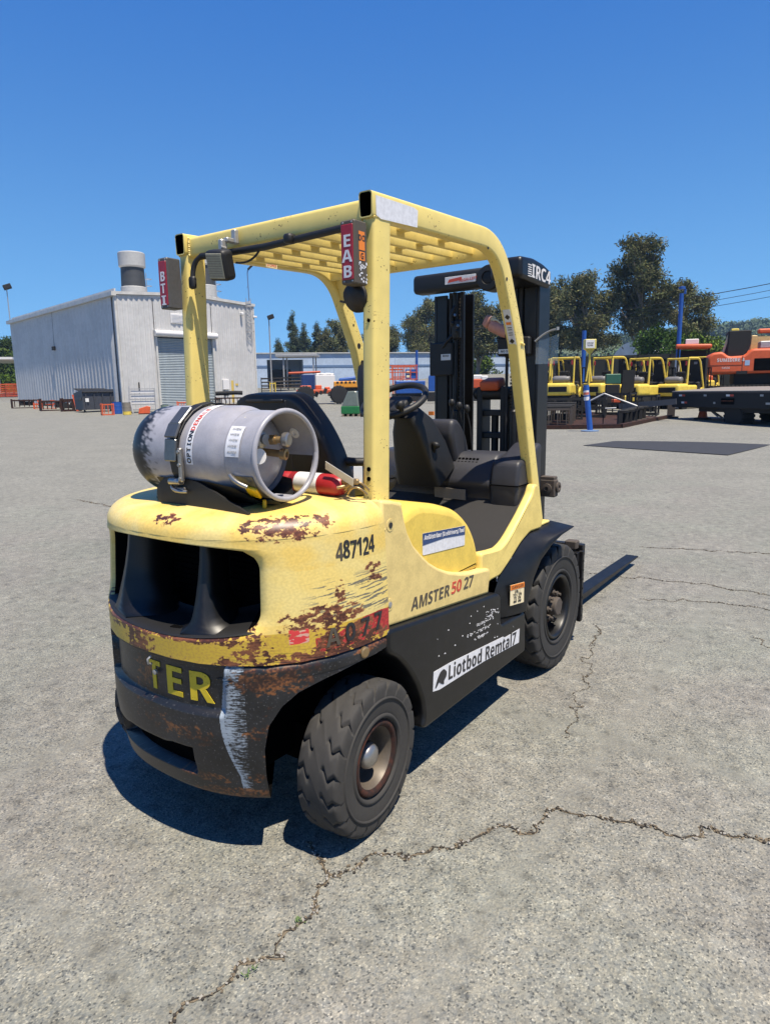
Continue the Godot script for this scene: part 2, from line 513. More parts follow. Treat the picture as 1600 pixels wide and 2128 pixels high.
func build_ground():
	var w := 1024
	var cell := noise(FastNoiseLite.TYPE_CELLULAR, 0.38, 21, 1)
	cell.fractal_type = FastNoiseLite.FRACTAL_NONE
	cell.cellular_return_type = FastNoiseLite.RETURN_CELL_VALUE
	var val := seamless(cell, w)
	cell.cellular_return_type = FastNoiseLite.RETURN_DISTANCE2_SUB
	var edge := seamless(cell, w)
	var cell2 := noise(FastNoiseLite.TYPE_CELLULAR, 0.165, 22, 1)
	cell2.fractal_type = FastNoiseLite.FRACTAL_NONE
	cell2.cellular_return_type = FastNoiseLite.RETURN_CELL_VALUE
	var val2 := seamless(cell2, w)
	cell2.cellular_return_type = FastNoiseLite.RETURN_DISTANCE2_SUB
	var edge2 := seamless(cell2, w)
	var soft := seamless(noise(FastNoiseLite.TYPE_SIMPLEX_SMOOTH, 0.012, 23, 5), w)
	var d := PackedByteArray(); d.resize(w * w * 3)
	var hgt := PackedByteArray(); hgt.resize(w * w)
	for i in w * w:
		var v := val[i] / 255.0
		var v2 := val2[i] / 255.0
		var e := smoothstep(0.0, 0.35, edge[i] / 255.0)
		var e2 := smoothstep(0.05, 0.3, edge2[i] / 255.0)
		var g := 0.56 + 0.17 * (v - 0.5) + 0.05 * (soft[i] / 255.0 - 0.5)
		if v > 0.92: g += 0.10 * e
		elif v < 0.07: g -= 0.12
		if v2 > 0.90: g = lerpf(g, 0.70, 0.45 * e2)
		elif v2 < 0.07: g -= 0.09 * e2
		var warm := 0.002 + 0.014 * (v2 - 0.5) + 0.02 * (v - 0.5)
		d[i * 3] = clampi(int(255.0 * (g + warm)), 0, 255)
		d[i * 3 + 1] = clampi(int(255.0 * g), 0, 255)
		d[i * 3 + 2] = clampi(int(255.0 * (g - warm * 1.6)), 0, 255)
		hgt[i] = clampi(int(255.0 * (0.3 + 0.35 * (0.3 + 0.7 * e) * v + 0.25 * (0.4 + 0.6 * e2) * v2)), 0, 255)
	var him := Image.create_from_data(w, w, false, Image.FORMAT_L8, hgt)
	him.convert(Image.FORMAT_RGB8)
	him.bump_map_to_normal_map(3.0)
	# coarse mottling, multiplied in
	var dw := 512
	var p := seamless(noise(FastNoiseLite.TYPE_SIMPLEX_SMOOTH, 0.010, 31, 5), dw)
	var q := seamless(noise(FastNoiseLite.TYPE_SIMPLEX, 0.09, 32, 4), dw)
	var dd := PackedByteArray(); dd.resize(dw * dw * 3)
	for i in dw * dw:
		var g := 0.84 + 0.07 * p[i] / 255.0 + 0.10 * (q[i] / 255.0 - 0.5)
		if q[i] > 205: g += 0.06
		if q[i] < 42: g -= 0.12
		for k in 3: dd[i * 3 + k] = clampi(int(255.0 * g), 0, 255)
	var m := StandardMaterial3D.new()
	m.albedo_color = Color(0.945, 0.945, 0.892)
	m.albedo_texture = tex_rgb(w, w, d)
	m.normal_enabled = true
	m.normal_texture = ImageTexture.create_from_image(him)
	m.normal_scale = 0.8
	m.roughness = 0.8
	m.metallic_specular = 0.5
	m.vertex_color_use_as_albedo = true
	m.detail_enabled = true
	m.detail_albedo = tex_rgb(dw, dw, dd)
	m.detail_blend_mode = BaseMaterial3D.BLEND_MODE_MUL
	m.detail_uv_layer = BaseMaterial3D.DETAIL_UV_2
	M.ground = m
	var xs := axis_steps(-24.0, 700.0)
	var zs := axis_steps(-620.0, 260.0)
	var st := SurfaceTool.new()
	st.begin(Mesh.PRIMITIVE_TRIANGLES)
	var blot := noise(FastNoiseLite.TYPE_SIMPLEX_SMOOTH, 0.22, 41, 4)
	var lane := noise(FastNoiseLite.TYPE_SIMPLEX_SMOOTH, 0.05, 42, 3)
	var turn := Transform2D(0.61, Vector2(0.37, 0.11))
	for x in xs:
		for z in zs:
			var f := 0.94 + 0.13 * smoothstep(3.0, 14.0, Vector2(x, z).length()) + 0.05 * blot.get_noise_2d(x, z) + 0.07 * lane.get_noise_2d(x * 0.5, z * 3.0)  # paler with distance: grazing-angle brightening put into the vertex colour
			for sp in STAINS: f -= sp[3] * (1.0 - smoothstep(0.3, 1.0, Vector2((x - sp[0]) + 0.25 * blot.get_noise_2d(x * 4.0, z * 4.0), z - sp[1] + 0.25 * blot.get_noise_2d(z * 4.0, x * 4.0 + 9.0)).length() / sp[2]))
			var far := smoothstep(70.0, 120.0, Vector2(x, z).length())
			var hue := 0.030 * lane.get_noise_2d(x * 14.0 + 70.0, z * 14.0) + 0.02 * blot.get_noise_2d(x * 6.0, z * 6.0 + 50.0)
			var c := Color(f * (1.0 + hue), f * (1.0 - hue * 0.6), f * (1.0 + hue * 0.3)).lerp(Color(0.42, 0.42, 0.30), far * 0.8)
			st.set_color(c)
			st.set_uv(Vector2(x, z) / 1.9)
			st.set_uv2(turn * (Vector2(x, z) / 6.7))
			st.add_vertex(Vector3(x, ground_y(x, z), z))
	var nz := zs.size()
	for i in xs.size() - 1:
		for j in nz - 1:
			var a := i * nz + j
			for k in [a, a + nz, a + nz + 1, a, a + nz + 1, a + 1]: st.add_index(k)
	st.generate_normals()
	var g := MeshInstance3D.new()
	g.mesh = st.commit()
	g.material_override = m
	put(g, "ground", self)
	struct(g)
	# cracks: dirt-filled strips with a ragged outline lying in the asphalt
	var soil := mat(lin(0.165, 0.135, 0.095), 0.95, 0.0, grime, 30.0)
	var core := mat(lin(0.035, 0.030, 0.024), 0.95)
	crack([Vector2(-0.208, 0.429), Vector2(-0.259, 0.557), Vector2(-0.067, 0.740), Vector2(0.178, 0.909), Vector2(0.30, 0.985), Vector2(0.441, 1.062), Vector2(0.47, 1.20), Vector2(0.56, 1.42), Vector2(0.689, 1.682), Vector2(0.80, 1.9), Vector2(1.1, 2.5)], 0.0085, soil, core, 1)
	crack([Vector2(-0.259, 0.557), Vector2(-0.36, 0.60), Vector2(-0.47, 0.63), Vector2(-0.566, 0.664), Vector2(-0.70, 0.63), Vector2(-0.819, 0.599), Vector2(-1.05, 0.52)], 0.007, soil, core, 2)
	crack([Vector2(2.10, 0.62), Vector2(1.85, 0.66), Vector2(1.60, 0.74), Vector2(1.35, 0.80), Vector2(1.1, 0.86), Vector2(0.95, 0.86)], 0.0022, soil, core, 3)
	crack([Vector2(2.45, 0.50), Vector2(2.25, 0.62), Vector2(2.05, 0.60)], 0.0035, soil, core, 4)
	crack([Vector2(3.6, 0.1), Vector2(3.75, 0.9), Vector2(3.7, 1.6), Vector2(3.9, 2.6), Vector2(4.2, 3.6)], 0.005, soil, core, 5)
	crack([Vector2(3.1, 0.62), Vector2(3.35, 1.1), Vector2(3.3, 1.8)], 0.004, soil, core, 6)
	crack([Vector2(2.75, 1.35), Vector2(2.3, 1.75), Vector2(2.0, 1.95)], 0.003, soil, core, 7)
	crack([Vector2(4.8, 0.2), Vector2(5.2, 1.6), Vector2(5.1, 3.0), Vector2(5.6, 4.2)], 0.006, soil, core, 8)
	crack([Vector2(1.2, -2.6), Vector2(2.0, -4.0), Vector2(3.4, -5.0), Vector2(3.6, -7.5)], 0.010, soil, core, 9)

func axis_steps(lo: float, hi: float) -> PackedFloat32Array:
	var out := PackedFloat32Array()
	var neg := []
	var v := 0.0
	while v > lo:
		neg.push_front(v)
		v -= 0.22 + maxf(0.0, absf(v) - 5.0) * 0.055
	neg.push_front(lo)
	for k in neg: out.append(k)
	v = 0.22
	while v < hi:
		out.append(v)
		v += 0.22 + maxf(0.0, absf(v) - 5.0) * 0.055
	out.append(hi)
	return out

func crack(pts: Array, width: float, soil: Material, core: Material, sd: int):
	var rng := RandomNumberGenerator.new()
	rng.seed = 900 + sd
	var path := []
	for i in pts.size() - 1:
		var n := maxi(3, int(pts[i].distance_to(pts[i + 1]) / 0.010))
		for k in n: path.append(pts[i].lerp(pts[i + 1], float(k) / n))
	path.append(pts[-1])
	var wob := noise(FastNoiseLite.TYPE_SIMPLEX, 4.5, 50 + sd, 4)
	for i in path.size():
		var p: Vector2 = path[i]
		path[i] = p + Vector2(wob.get_noise_2d(p.x, p.y), wob.get_noise_2d(p.x + 40.0, p.y)) * 0.05 + Vector2(rng.randf_range(-1, 1), rng.randf_range(-1, 1)) * 0.0030
	var lays := [[0.85, 0.002, soil], [0.42, 0.004, core]]
	var host: MeshInstance3D
	for lay in lays:
		var mb := MB.new()
		mb.flat()
		var l := []
		var r := []
		for i in path.size():
			var t: Vector2 = (path[mini(i + 1, path.size() - 1)] - path[maxi(i - 1, 0)]).normalized()
			var nn := Vector2(-t.y, t.x)
			var fade := minf(1.0, minf(i, path.size() - 1 - i) / 6.0 + 0.15)
			var a: Vector2 = path[i] + nn * width * lay[0] * rng.randf_range(-0.1, 1.0) * rng.randf_range(0.3, 2.0) * fade
			var b: Vector2 = path[i] - nn * width * lay[0] * rng.randf_range(-0.1, 1.0) * rng.randf_range(0.3, 2.0) * fade
			l.append(Vector3(a.x, lay[1] + ground_y(a.x, a.y), a.y))
			r.append(Vector3(b.x, lay[1] + ground_y(b.x, b.y), b.y))
		for i in path.size() - 1:
			mb.quad(l[i], l[i + 1], r[i + 1], r[i])
		if host == null:
			host = obj("pavement_crack", mb, lay[2])
			struct(host)
		else:
			obj("crack_gap", mb, lay[2], host)
	# crumbs of asphalt and soil along the crack
	for pass_m in [soil, mat(lin(0.27, 0.255, 0.225), 0.9), core]:
		var mb2 := MB.new()
		for i in path.size():
			if rng.randf() < 0.35: continue
			var p: Vector2 = path[i] + Vector2(rng.randfn(), rng.randfn()) * width * 0.75
			var s := rng.randf_range(0.0025, 0.0075) * (0.7 + width * 40.0)
			mb2.box(Vector3(p.x, 0.003 + s * 0.2 + ground_y(p.x, p.y), p.y), Vector3(s, s * 0.6, s * rng.randf_range(0.8, 1.6)), Basis(Vector3(rng.randf_range(-0.4, 0.4), 1, rng.randf_range(-0.4, 0.4)).normalized(), rng.randf() * TAU))
		struct(obj("grit", mb2, pass_m, host), "stuff")

# ---------------------------------------------------------------- the forklift
const CW_N := 2.4
const CW_W := 0.555
var truck: Node3D

func cw_k(u: float) -> float:
	if u > 0.78: return 1.0 - 0.045 * (u - 0.78) / 0.30
	if u < 0.45: return 1.0 - 0.065 * pow((0.45 - u) / 0.24, 1.5)
	return 1.0

func cw_plan(s: float, k := 1.0, inset := 0.0) -> Vector2:      # x along the truck, y across
	var t := s * PI * 0.5
	var c := pow(absf(cos(t)), 2.0 / CW_N)
	var n := pow(absf(sin(t)), 2.0 / CW_N) * signf(t)
	return Vector2(0.10 - (0.555 * k - inset) * c, (CW_W * (k + 1.0) * 0.5 - inset) * n)

func cw_s(x: float, z: float) -> float:
	return atan2(pow(absf(z) / CW_W, CW_N * 0.5), pow(maxf(0.0, (0.10 - x) / 0.555), CW_N * 0.5)) / (PI * 0.5) * (1.0 if z >= 0 else -1.0)

func cw_at(s: float, u: float, inset := 0.0) -> Vector3:
	var p := cw_plan(s, cw_k(u), inset)
	return Vector3(p.x, u, p.y)

func cw_out(s: float, u: float) -> Vector3:                      # outward normal of the plan
	var a := cw_plan(s - 0.004)
	var b := cw_plan(s + 0.004)
	var t := (b - a).normalized()
	return Vector3(-t.y, 0, t.x) if true else Vector3.ZERO

func even_s(n: int, lo := -1.0, hi := 1.0) -> PackedFloat32Array:   # s values evenly spaced along the plan's arc
	var acc := PackedFloat32Array([0.0])
	var q := cw_plan(lo)
	for i in 800:
		var p := cw_plan(lerpf(lo, hi, (i + 1) / 800.0))
		acc.append(acc[-1] + p.distance_to(q))
		q = p
	var out := PackedFloat32Array()
	var j := 0
	for i in n + 1:
		var want := acc[-1] * i / n
		while j < 799 and acc[j + 1] < want: j += 1
		out.append(lerpf(lo, hi, (j + (want - acc[j]) / maxf(1e-6, acc[j + 1] - acc[j])) / 800.0))
	return out

# wear is painted where it is on the machine: [x, y, z, radius along, radius up, strength]
const RUST_SPOTS := [[-0.27, 1.095, 0.43, 0.10, 0.03, 0.58], [-0.16, 1.10, 0.48, 0.05, 0.02, 0.58], [-0.455, 1.115, 0.08, 0.05, 0.018, 0.58], [-0.112, 0.86, 0.505, 0.02, 0.055, 0.79], [-0.17, 0.805, 0.49, 0.10, 0.026, 0.68],
	[-0.24, 0.785, 0.44, 0.05, 0.02, 0.43], [-0.335, 0.735, 0.355, 0.05, 0.04, 0.65], [-0.15, 0.72, 0.49, 0.05, 0.04, 0.63], [-0.05, 0.725, 0.525, 0.06, 0.035, 0.58], [0.03, 0.70, 0.537, 0.05, 0.022, 0.65], [-0.455, 0.715, -0.05, 0.05, 0.035, 0.83],
	[-0.42, 0.755, 0.22, 0.14, 0.012, 0.58], [-0.36, 0.68, 0.32, 0.06, 0.02, 0.50], [-0.23, 0.69, 0.45, 0.12, 0.016, 0.65], [-0.09, 0.68, 0.515, 0.12, 0.014, 0.72], [-0.35, 0.80, 0.365, 0.02, 0.05, 0.43], [0.03, 0.93, 0.535, 0.03, 0.014, 0.58], [0.035, 0.89, 0.535, 0.035, 0.012, 0.61], [-0.30, 0.97, 0.40, 0.012, 0.02, 0.43],
	[-0.46, 0.75, -0.22, 0.10, 0.02, 0.58], [-0.20, 0.75, -0.47, 0.2, 0.03, 0.43]]
const RUST_LOW := [[-0.30, 0.62, 0.40, 0.10, 0.03, 0.71], [-0.24, 0.655, 0.445, 0.06, 0.02, 0.63], [-0.335, 0.45, 0.345, 0.03, 0.025, 0.78], [-0.325, 0.30, 0.335, 0.035, 0.022, 0.94], [-0.35, 0.235, 0.29, 0.12, 0.016, 0.71], [-0.31, 0.45, 0.375, 0.03, 0.16, 0.44], [-0.41, 0.42, 0.20, 0.05, 0.03, 0.48], [-0.43, 0.44, 0.12, 0.08, 0.025, 0.47],
	[-0.445, 0.57, -0.06, 0.06, 0.07, 0.48], [-0.40, 0.285, 0.18, 0.08, 0.014, 0.63], [-0.455, 0.45, 0.0, 0.1, 0.03, 0.36], [-0.32, 0.27, 0.33, 0.03, 0.04, 0.63], [0.05, 0.66, 0.53, 0.08, 0.012, 0.55], [-0.39, 0.35, 0.23, 0.02, 0.05, 0.44]]

func wear_mask(w: int, h: int, u0: float, u1: float, spots: Array) -> PackedFloat32Array:
	var ss := even_s(w - 1)
	var mask := PackedFloat32Array(); mask.resize(w * h)
	var n1 := noise(FastNoiseLite.TYPE_SIMPLEX, 0.034, 61, 6)
	n1.fractal_gain = 0.62
	var n2 := noise(FastNoiseLite.TYPE_SIMPLEX_SMOOTH, 0.006, 62, 3)
	var px := []
	for x in w: px.append(cw_plan(ss[x]))
	for sp in spots:
		var c := Vector2(sp[0], sp[2])
		for x in w:
			var du: float = px[x].distance_to(c) / sp[3]
			if du > 1.8: continue
			for y in h:
				var dv: float = (lerpf(u1, u0, float(y) / h) - sp[1]) / sp[4]
				var q := du * du + dv * dv
				if q < 3.3: mask[y * w + x] = maxf(mask[y * w + x], sp[5] * (1.0 - q / 3.3))
	for y in h:
		for x in w:
			var i := y * w + x
			mask[i] = mask[i] * (1.0 + 0.5 * n2.get_noise_2d(x + 300.0, y)) + 0.80 * n1.get_noise_2d(x, y * 1.3) * (0.25 + minf(0.75, mask[i] * 1.6)) + 0.12 * n2.get_noise_2d(x, y)
	return mask

func paint_upper() -> ImageTexture:
	var w := 1024
	var h := 448
	var u0 := 0.66
	var u1 := 1.26
	var mask := wear_mask(w, h, u0, u1, RUST_SPOTS)
	var fine := noise(FastNoiseLite.TYPE_SIMPLEX, 0.11, 63, 3)
	var soft := noise(FastNoiseLite.TYPE_SIMPLEX_SMOOTH, 0.009, 64, 4)
	var streak := noise(FastNoiseLite.TYPE_SIMPLEX, 0.05, 65, 3)
	var ss := even_s(w - 1)
	var s_red0 := cw_s(-0.19, 0.473)
	var s_sm0 := cw_s(-0.258, 0.429)
	var s_sm1 := cw_s(-0.207, 0.463)
	return paint_tex(w, h, func(x: int, y: int) -> Color:
		var u := lerpf(u1, u0, float(y) / h)
		var s := ss[x]
		var f := fine.get_noise_2d(x, y)
		var g := soft.get_noise_2d(x, y)
		var k := Color(0.875, 0.755, 0.405).lerp(Color(0.855, 0.775, 0.50), clampf(0.5 + g * 1.4, 0, 1))
		if u < 0.965 + 0.01 * g and u > 0.80: k = k.lerp(Color(0.885, 0.80, 0.50), 0.55)
		if u < 0.775: k = Color(0.83, 0.70, 0.24).lerp(Color(0.72, 0.58, 0.25), clampf(0.3 + f, 0, 1))
		k = k * (0.97 + 0.05 * f)
		# scrapes on the flank: long level scratches down to dark metal
		var flank := smoothstep(0.60, 0.75, s) * smoothstep(0.78, 0.80, u) * (1.0 - smoothstep(0.90, 0.935, u))
		var sc := streak.get_noise_2d(x * 0.22, y * 2.2 + x * 0.12)
		if flank > 0.0 and sc > 0.40 - 0.25 * smoothstep(0.75, 0.98, s): k = k.lerp(Color(0.33, 0.33, 0.33), 0.8 * flank)
		# red decal remains
		if s > s_red0 and u > 0.694 and u < 0.772 - 0.03 * (1.0 - smoothstep(s_red0, 0.97, s)) + 0.01 * g:
			if mask[y * w + x] < 0.40: k = Color(0.72, 0.20, 0.20).lerp(Color(0.55, 0.15, 0.16), clampf(0.5 + f, 0, 1))
		if s > s_sm0 and s < s_sm1 and u > 0.735 and u < 0.782:
			k = Color(0.80, 0.24, 0.24) if fine.get_noise_2d(x * 0.25, y * 0.5 + 90.0) < 0.12 else Color(0.80, 0.62, 0.55)
		# the low edge and the lip under the grille rust first
		var mm := mask[y * w + x] + 0.17 * (1.0 - smoothstep(0.672, 0.70, u)) * (1.0 + 1.6 * streak.get_noise_2d(x * 0.6, 7.0))
		var mid := 1.0 - pow(minf(1.0, absf(s) / 0.42), 2.0)
		var over := u - (0.785 - 0.037 * mid)
		if absf(s) < 0.44 and over > -0.014 and over < 0.03: mm += (0.42 if over > -0.006 else 0.24) * (0.7 + 1.1 * f)
		if absf(s) < 0.44 and over <= -0.014 and over > -0.07: mm += 0.25 * streak.get_noise_2d(x * 1.6, 40.0)
		if u > 1.12: mm += 0.04 * sc
		if mm > 0.37:
			var r := Color(0.27, 0.15, 0.11).lerp(Color(0.49, 0.30, 0.20), clampf(0.45 + f * 0.5 + g * 1.3 + 0.5 * sc, 0, 1))
			k = k.lerp(r, smoothstep(0.37, 0.43, mm))
		elif mm > 0.30: k = k.lerp(Color(0.72, 0.56, 0.33), 0.75 * smoothstep(0.30, 0.36, mm) + 0.1)
		return k)

func paint_lower() -> ImageTexture:
	var w := 1024
	var h := 352
	var u0 := 0.18
	var u1 := 0.69
	var mask := wear_mask(w, h, u0, u1, RUST_LOW)
	var fine := noise(FastNoiseLite.TYPE_SIMPLEX, 0.10, 73, 3)
	var soft := noise(FastNoiseLite.TYPE_SIMPLEX_SMOOTH, 0.010, 74, 4)
	var streak := noise(FastNoiseLite.TYPE_SIMPLEX, 0.05, 75, 4)
	var ss := even_s(w - 1)
	var pos := []
	for x in w: pos.append(cw_plan(ss[x]).y)
	return paint_tex(w, h, func(x: int, y: int) -> Color:
		var u := lerpf(u1, u0, float(y) / h)
		var f := fine.get_noise_2d(x, y)
		var g := soft.get_noise_2d(x, y)
		var k := Color(0.135, 0.136, 0.145) * (0.95 + 0.35 * g + 0.10 * f)
		if f > 0.66: k = Color(0.36, 0.36, 0.36)
		# where something pale has rubbed along the corner
		var t := clampf((0.685 - u) / 0.44, 0, 1)
		var lo := lerpf(0.300, 0.318, t) - 0.036 * sin(PI * clampf(t * 1.15, 0, 1))
		var hi := lerpf(0.352, 0.352, t) - 0.004
		var z: float = pos[x]
		if ss[x] > 0 and ss[x] < 0.6 and u > 0.232 and u < 0.686 and z > lo and z < hi:
			var c := (z - lo) / (hi - lo)
			var dens := 0.62 - 0.55 * absf(c - 0.25) + 0.2 * (1.0 - t) + 0.55 * streak.get_noise_2d(x * 0.7, y * 4.5) + 0.22 * fine.get_noise_2d(x * 1.5, y * 1.5) + 0.3 * g
			if c < 0.18: dens += 0.35
			if dens > 0.25: k = k.lerp(Color(0.60, 0.65, 0.70), smoothstep(0.25, 0.85, dens) * 0.9)
		var mm := mask[y * w + x]
		if u < 0.235: mm += 0.18
		if u > 0.655: mm += 0.20
		if mm > 0.34:
			var r := Color(0.19, 0.115, 0.09).lerp(Color(0.52, 0.32, 0.17), clampf(0.40 + f * 0.8 + g * 1.4, 0, 1))
			k = k.lerp(r, smoothstep(0.34, 0.50, mm) * 0.85)
		return k)

func build_forklift():
	truck = thing("forklift", "large pale yellow forklift with rusty black rear and its gas tank mount, in the foreground", "forklift")
	build_counterweight()
	build_body()
	build_guard()
	build_cab()
	build_mast()
	build_wheels()

func build_counterweight():
	var up_m := StandardMaterial3D.new()
	up_m.albedo_texture = paint_upper()
	up_m.roughness = 0.42
	var ss := even_s(120)
	var shell := MB.new()
	var UV := func(s_i: float, u: float) -> Vector2: return Vector2(s_i, (1.26 - u) / 0.60)
	# middle: rings between the grille opening and a frame round it; s positions are counted as arc fractions
	var s_of := func(a: float) -> float:
		var q := clampf(a, 0.0, 1.0) * 120.0
		var i := mini(int(q), 119)
		return lerpf(ss[i], ss[i + 1], q - i)
	var a_lo := 0.02
	var a_hi := 0.98
	var half := 0.0
	for i in 121:
		if ss[i] > cw_s(-0.325, 0.372):
			half = i / 120.0 - 0.5
			break
	var N := 16
	var inner := []
	var outer := []
	var seg := [Vector2(0.5 + half, 0.785), Vector2(0.5 + half, 1.022), Vector2(0.5 - half, 1.022), Vector2(0.5 - half, 0.785)]
	var cor := [Vector2(a_hi, 0.676), Vector2(a_hi, 1.062), Vector2(a_lo, 1.062), Vector2(a_lo, 0.676)]
	var rr := 0.055
	for e in 4:
		var p0: Vector2 = seg[e]
		var p1: Vector2 = seg[(e + 1) % 4]
		var o0: Vector2 = cor[e]
		var o1: Vector2 = cor[(e + 1) % 4]
		for i in N:
			var t := float(i) / N
			var p := p0.lerp(p1, t)
			# round the opening's corners: rr in metres, arc fractions times 1.62 m
			var dx := maxf(0.0, absf(p.x - 0.5) - (half - rr / 1.62)) * 1.62
			var cy := clampf(p.y, 0.785 + rr, 1.022 - rr)
			var dy := p.y - cy
			var dd := Vector2(dx, dy)
			if dd.length() > rr and dx > 0.0:
				dd = dd.normalized() * rr
				p = Vector2(0.5 + signf(p.x - 0.5) * (half - rr / 1.62 + dd.x / 1.62), cy + dd.y)
			# the lip dips and the brow rises towards the middle
			var mid := 1.0 - pow(absf(p.x - 0.5) / half, 2.0)
			p.y += (0.026 if p.y > 0.9 else -0.037) * mid
			inner.append(p)
			outer.append(o0.lerp(o1, t))
	var rows := []
	var uvs := []
	for k in 9:
		var t := pow(k / 8.0, 1.3)
		var row := []
		var uv := []
		for i in inner.size() + 1:
			var p: Vector2 = inner[i % inner.size()].lerp(outer[i % outer.size()], t)
			var s: float = s_of.call(p.x)
			var q := cw_at(s, p.y)
			# a rolled edge round the opening
			if k == 0: q -= cw_out(s, p.y) * 0.012
			row.append(q)
			uv.append(UV.call(p.x, p.y))
		rows.append(row)
		uvs.append(uv)
	# inward return of the opening
	var back := []
	var buv := []
	for i in inner.size() + 1:
		var p: Vector2 = inner[i % inner.size()]
		back.append(cw_at(s_of.call(p.x), p.y, 0.022))
		buv.append(UV.call(p.x, p.y))
	rows.push_front(back)
	uvs.push_front(buv)
	shell.grid(rows, uvs, false)
	# ends, shoulder and top
	for e in [[0.0, a_lo], [a_hi, 1.0]]:
		var r2 := []
		var u2 := []
		for j in 13:
			var u := lerpf(0.676, 1.062, j / 12.0)
			var row := []
			var uv := []
			for i in 4:
				var a := lerpf(e[0], e[1], i / 3.0)
				row.append(cw_at(s_of.call(a), u))
				uv.append(UV.call(a, u))
			r2.append(row); u2.append(uv)
		shell.grid(r2, u2, false)
	var r3 := []
	var u3 := []
	for j in 14:
		var row := []
		var uv := []
		for i in 121:
			var s := ss[i]
			var q: Vector3
			if j <= 7:
				var ph := PI * 0.5 * j / 7.0
				q = cw_at(s, 1.062, 0.075 * (1.0 - cos(ph)))
				q.y = 1.062 + (0.062 + 0.02 * (q.x + 0.45)) * sin(ph)
			else:
				var t := (j - 7) / 6.0
				q = cw_at(s, 1.062, 0.075)
				var edge := q
				q = q.lerp(Vector3(0.09, 0, 0.0), t)
				if edge.x > 0.0: q.x = lerpf(edge.x, 0.10, t)
				q.y = 1.062 + 0.062 + 0.02 * (q.x + 0.45) + 0.018 * (1.0 - pow(1.0 - t, 2.0))
			row.append(q)
			uv.append(UV.call(i / 120.0, 1.062 + 0.013 * j))
		r3.append(row); u3.append(uv)
	shell.grid(r3, u3, false)
	var cw := obj("counterweight", shell, up_m, truck)
	# grille insert: ledge, back and two flaring webs
	var ins := MB.new()
	var led := []
	for j in 7:
		var row := []
		for i in 41:
			var a := lerpf(0.5 - half, 0.5 + half, i / 40.0)
			var mid := 1.0 - pow(absf(a - 0.5) / half, 2.0)
			var inset := [0.004, 0.012, 0.06, 0.11, 0.15, 0.17, 0.18][j] as float
			var u := 0.787 - 0.036 * mid + ([-0.004, 0.002, 0.005, 0.008, 0.012, 0.018, 0.03][j] as float)
			row.append(cw_at(s_of.call(a), u, inset))
		led.append(row)
	ins.grid(led, [], true)
	var ins_o := obj("grille_ledge", ins, M.black_mat, cw)
	# black lining behind the opening's yellow return
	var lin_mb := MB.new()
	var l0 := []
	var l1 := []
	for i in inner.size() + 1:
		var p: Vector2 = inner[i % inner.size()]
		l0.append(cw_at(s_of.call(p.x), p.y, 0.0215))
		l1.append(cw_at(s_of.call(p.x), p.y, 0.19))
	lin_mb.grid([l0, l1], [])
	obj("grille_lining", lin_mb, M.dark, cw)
	for sgn in [-1.0, 1.0]:
		var web := MB.new()
		var rings := []
		for q in [[1.06, 0.022, 0.05], [0.98, 0.023, 0.045], [0.92, 0.026, 0.038], [0.87, 0.031, 0.030], [0.835, 0.037, 0.024], [0.808, 0.046, 0.020], [0.788, 0.058, 0.016], [0.772, 0.078, 0.012], [0.760, 0.105, 0.010]]:
			var s0: float = 0.205 * sgn
			var ring := PackedVector3Array()
			var hw: float = q[1] / 0.56
			var sk := 1.0 if q[0] < 0.84 else 0.62
			for w in [[-sk, 0.19], [-0.8 * sk, 0.10], [-0.42, q[2]], [0.42, q[2]], [0.8 * sk, 0.10], [sk, 0.19]]:
				ring.append(cw_at(s0 + w[0] * hw, q[0], w[1]))
			rings.append(ring)
		web.loft(rings, false, true)
		obj("grille_web", web, M.black, cw)
	var hole := MB.new()
	hole.bb(Vector3(-0.395, 0.757, 0.075), Vector3(0.022, 0.004, 0.045), 0.001, Basis(Vector3.UP, 0.15))
	obj("drain_slot", hole, M.dark, cw)
	var dk := MB.new()
	dk.box(Vector3(-0.02, 0.90, 0), Vector3(0.36, 0.42, 0.86))
	for i in 14: dk.box(Vector3(-0.203, 0.80 + i * 0.02, 0), Vector3(0.008, 0.006, 0.8))
	obj("radiator", dk, M.dark, cw)
	# painted number and decals on the flank
	var p := cw_at(cw_s(-0.05, 0.53), 1.0) + cw_out(cw_s(-0.05, 0.53), 1.0) * 0.0005
	number_on_flank("487124", 0.058, cw)
	number_low("A077", cw)
	var bolt := MB.new()
	for q in [[-0.025, 0.651], [-0.02, 1.13]]:
		var s := cw_s(q[0], 0.53)
		if q[1] < 1.0:
			bolt.lathe(cw_at(s, q[1]), cw_out(s, q[1]), [[0.019, -0.01], [0.019, 0.004], [0.015, 0.007], [0.0, 0.008]], 16)
	obj("tie_bolt", bolt, M.brass, cw)
	# lower half
	var lo_m := StandardMaterial3D.new()
	lo_m.albedo_texture = paint_lower()
	lo_m.roughness = 0.40
	var low := MB.new()
	var sb := func(u: float) -> float:
		var tab := [[0.20, 0.452], [0.30, 0.447], [0.40, 0.452], [0.48, 0.475], [0.54, 0.53], [0.58, 0.60], [0.605, 0.70], [0.622, 0.82], [0.632, 1.0], [0.70, 1.0]]
		for i in tab.size() - 1:
			if u <= tab[i + 1][0]: return lerpf(tab[i][1], tab[i + 1][1], clampf((u - tab[i][0]) / (tab[i + 1][0] - tab[i][0]), 0, 1))
		return 1.0
	var us := PackedFloat32Array()
	for i in 65: us.append(lerpf(0.21, 0.672, i / 64.0))
	var r4 := []
	var u4 := []
	var arc_of := func(s: float) -> float:
		var i := 0
		while i < 119 and ss[i + 1] < s: i += 1
		return (i + clampf((s - ss[i]) / (ss[i + 1] - ss[i]), 0, 1)) / 120.0
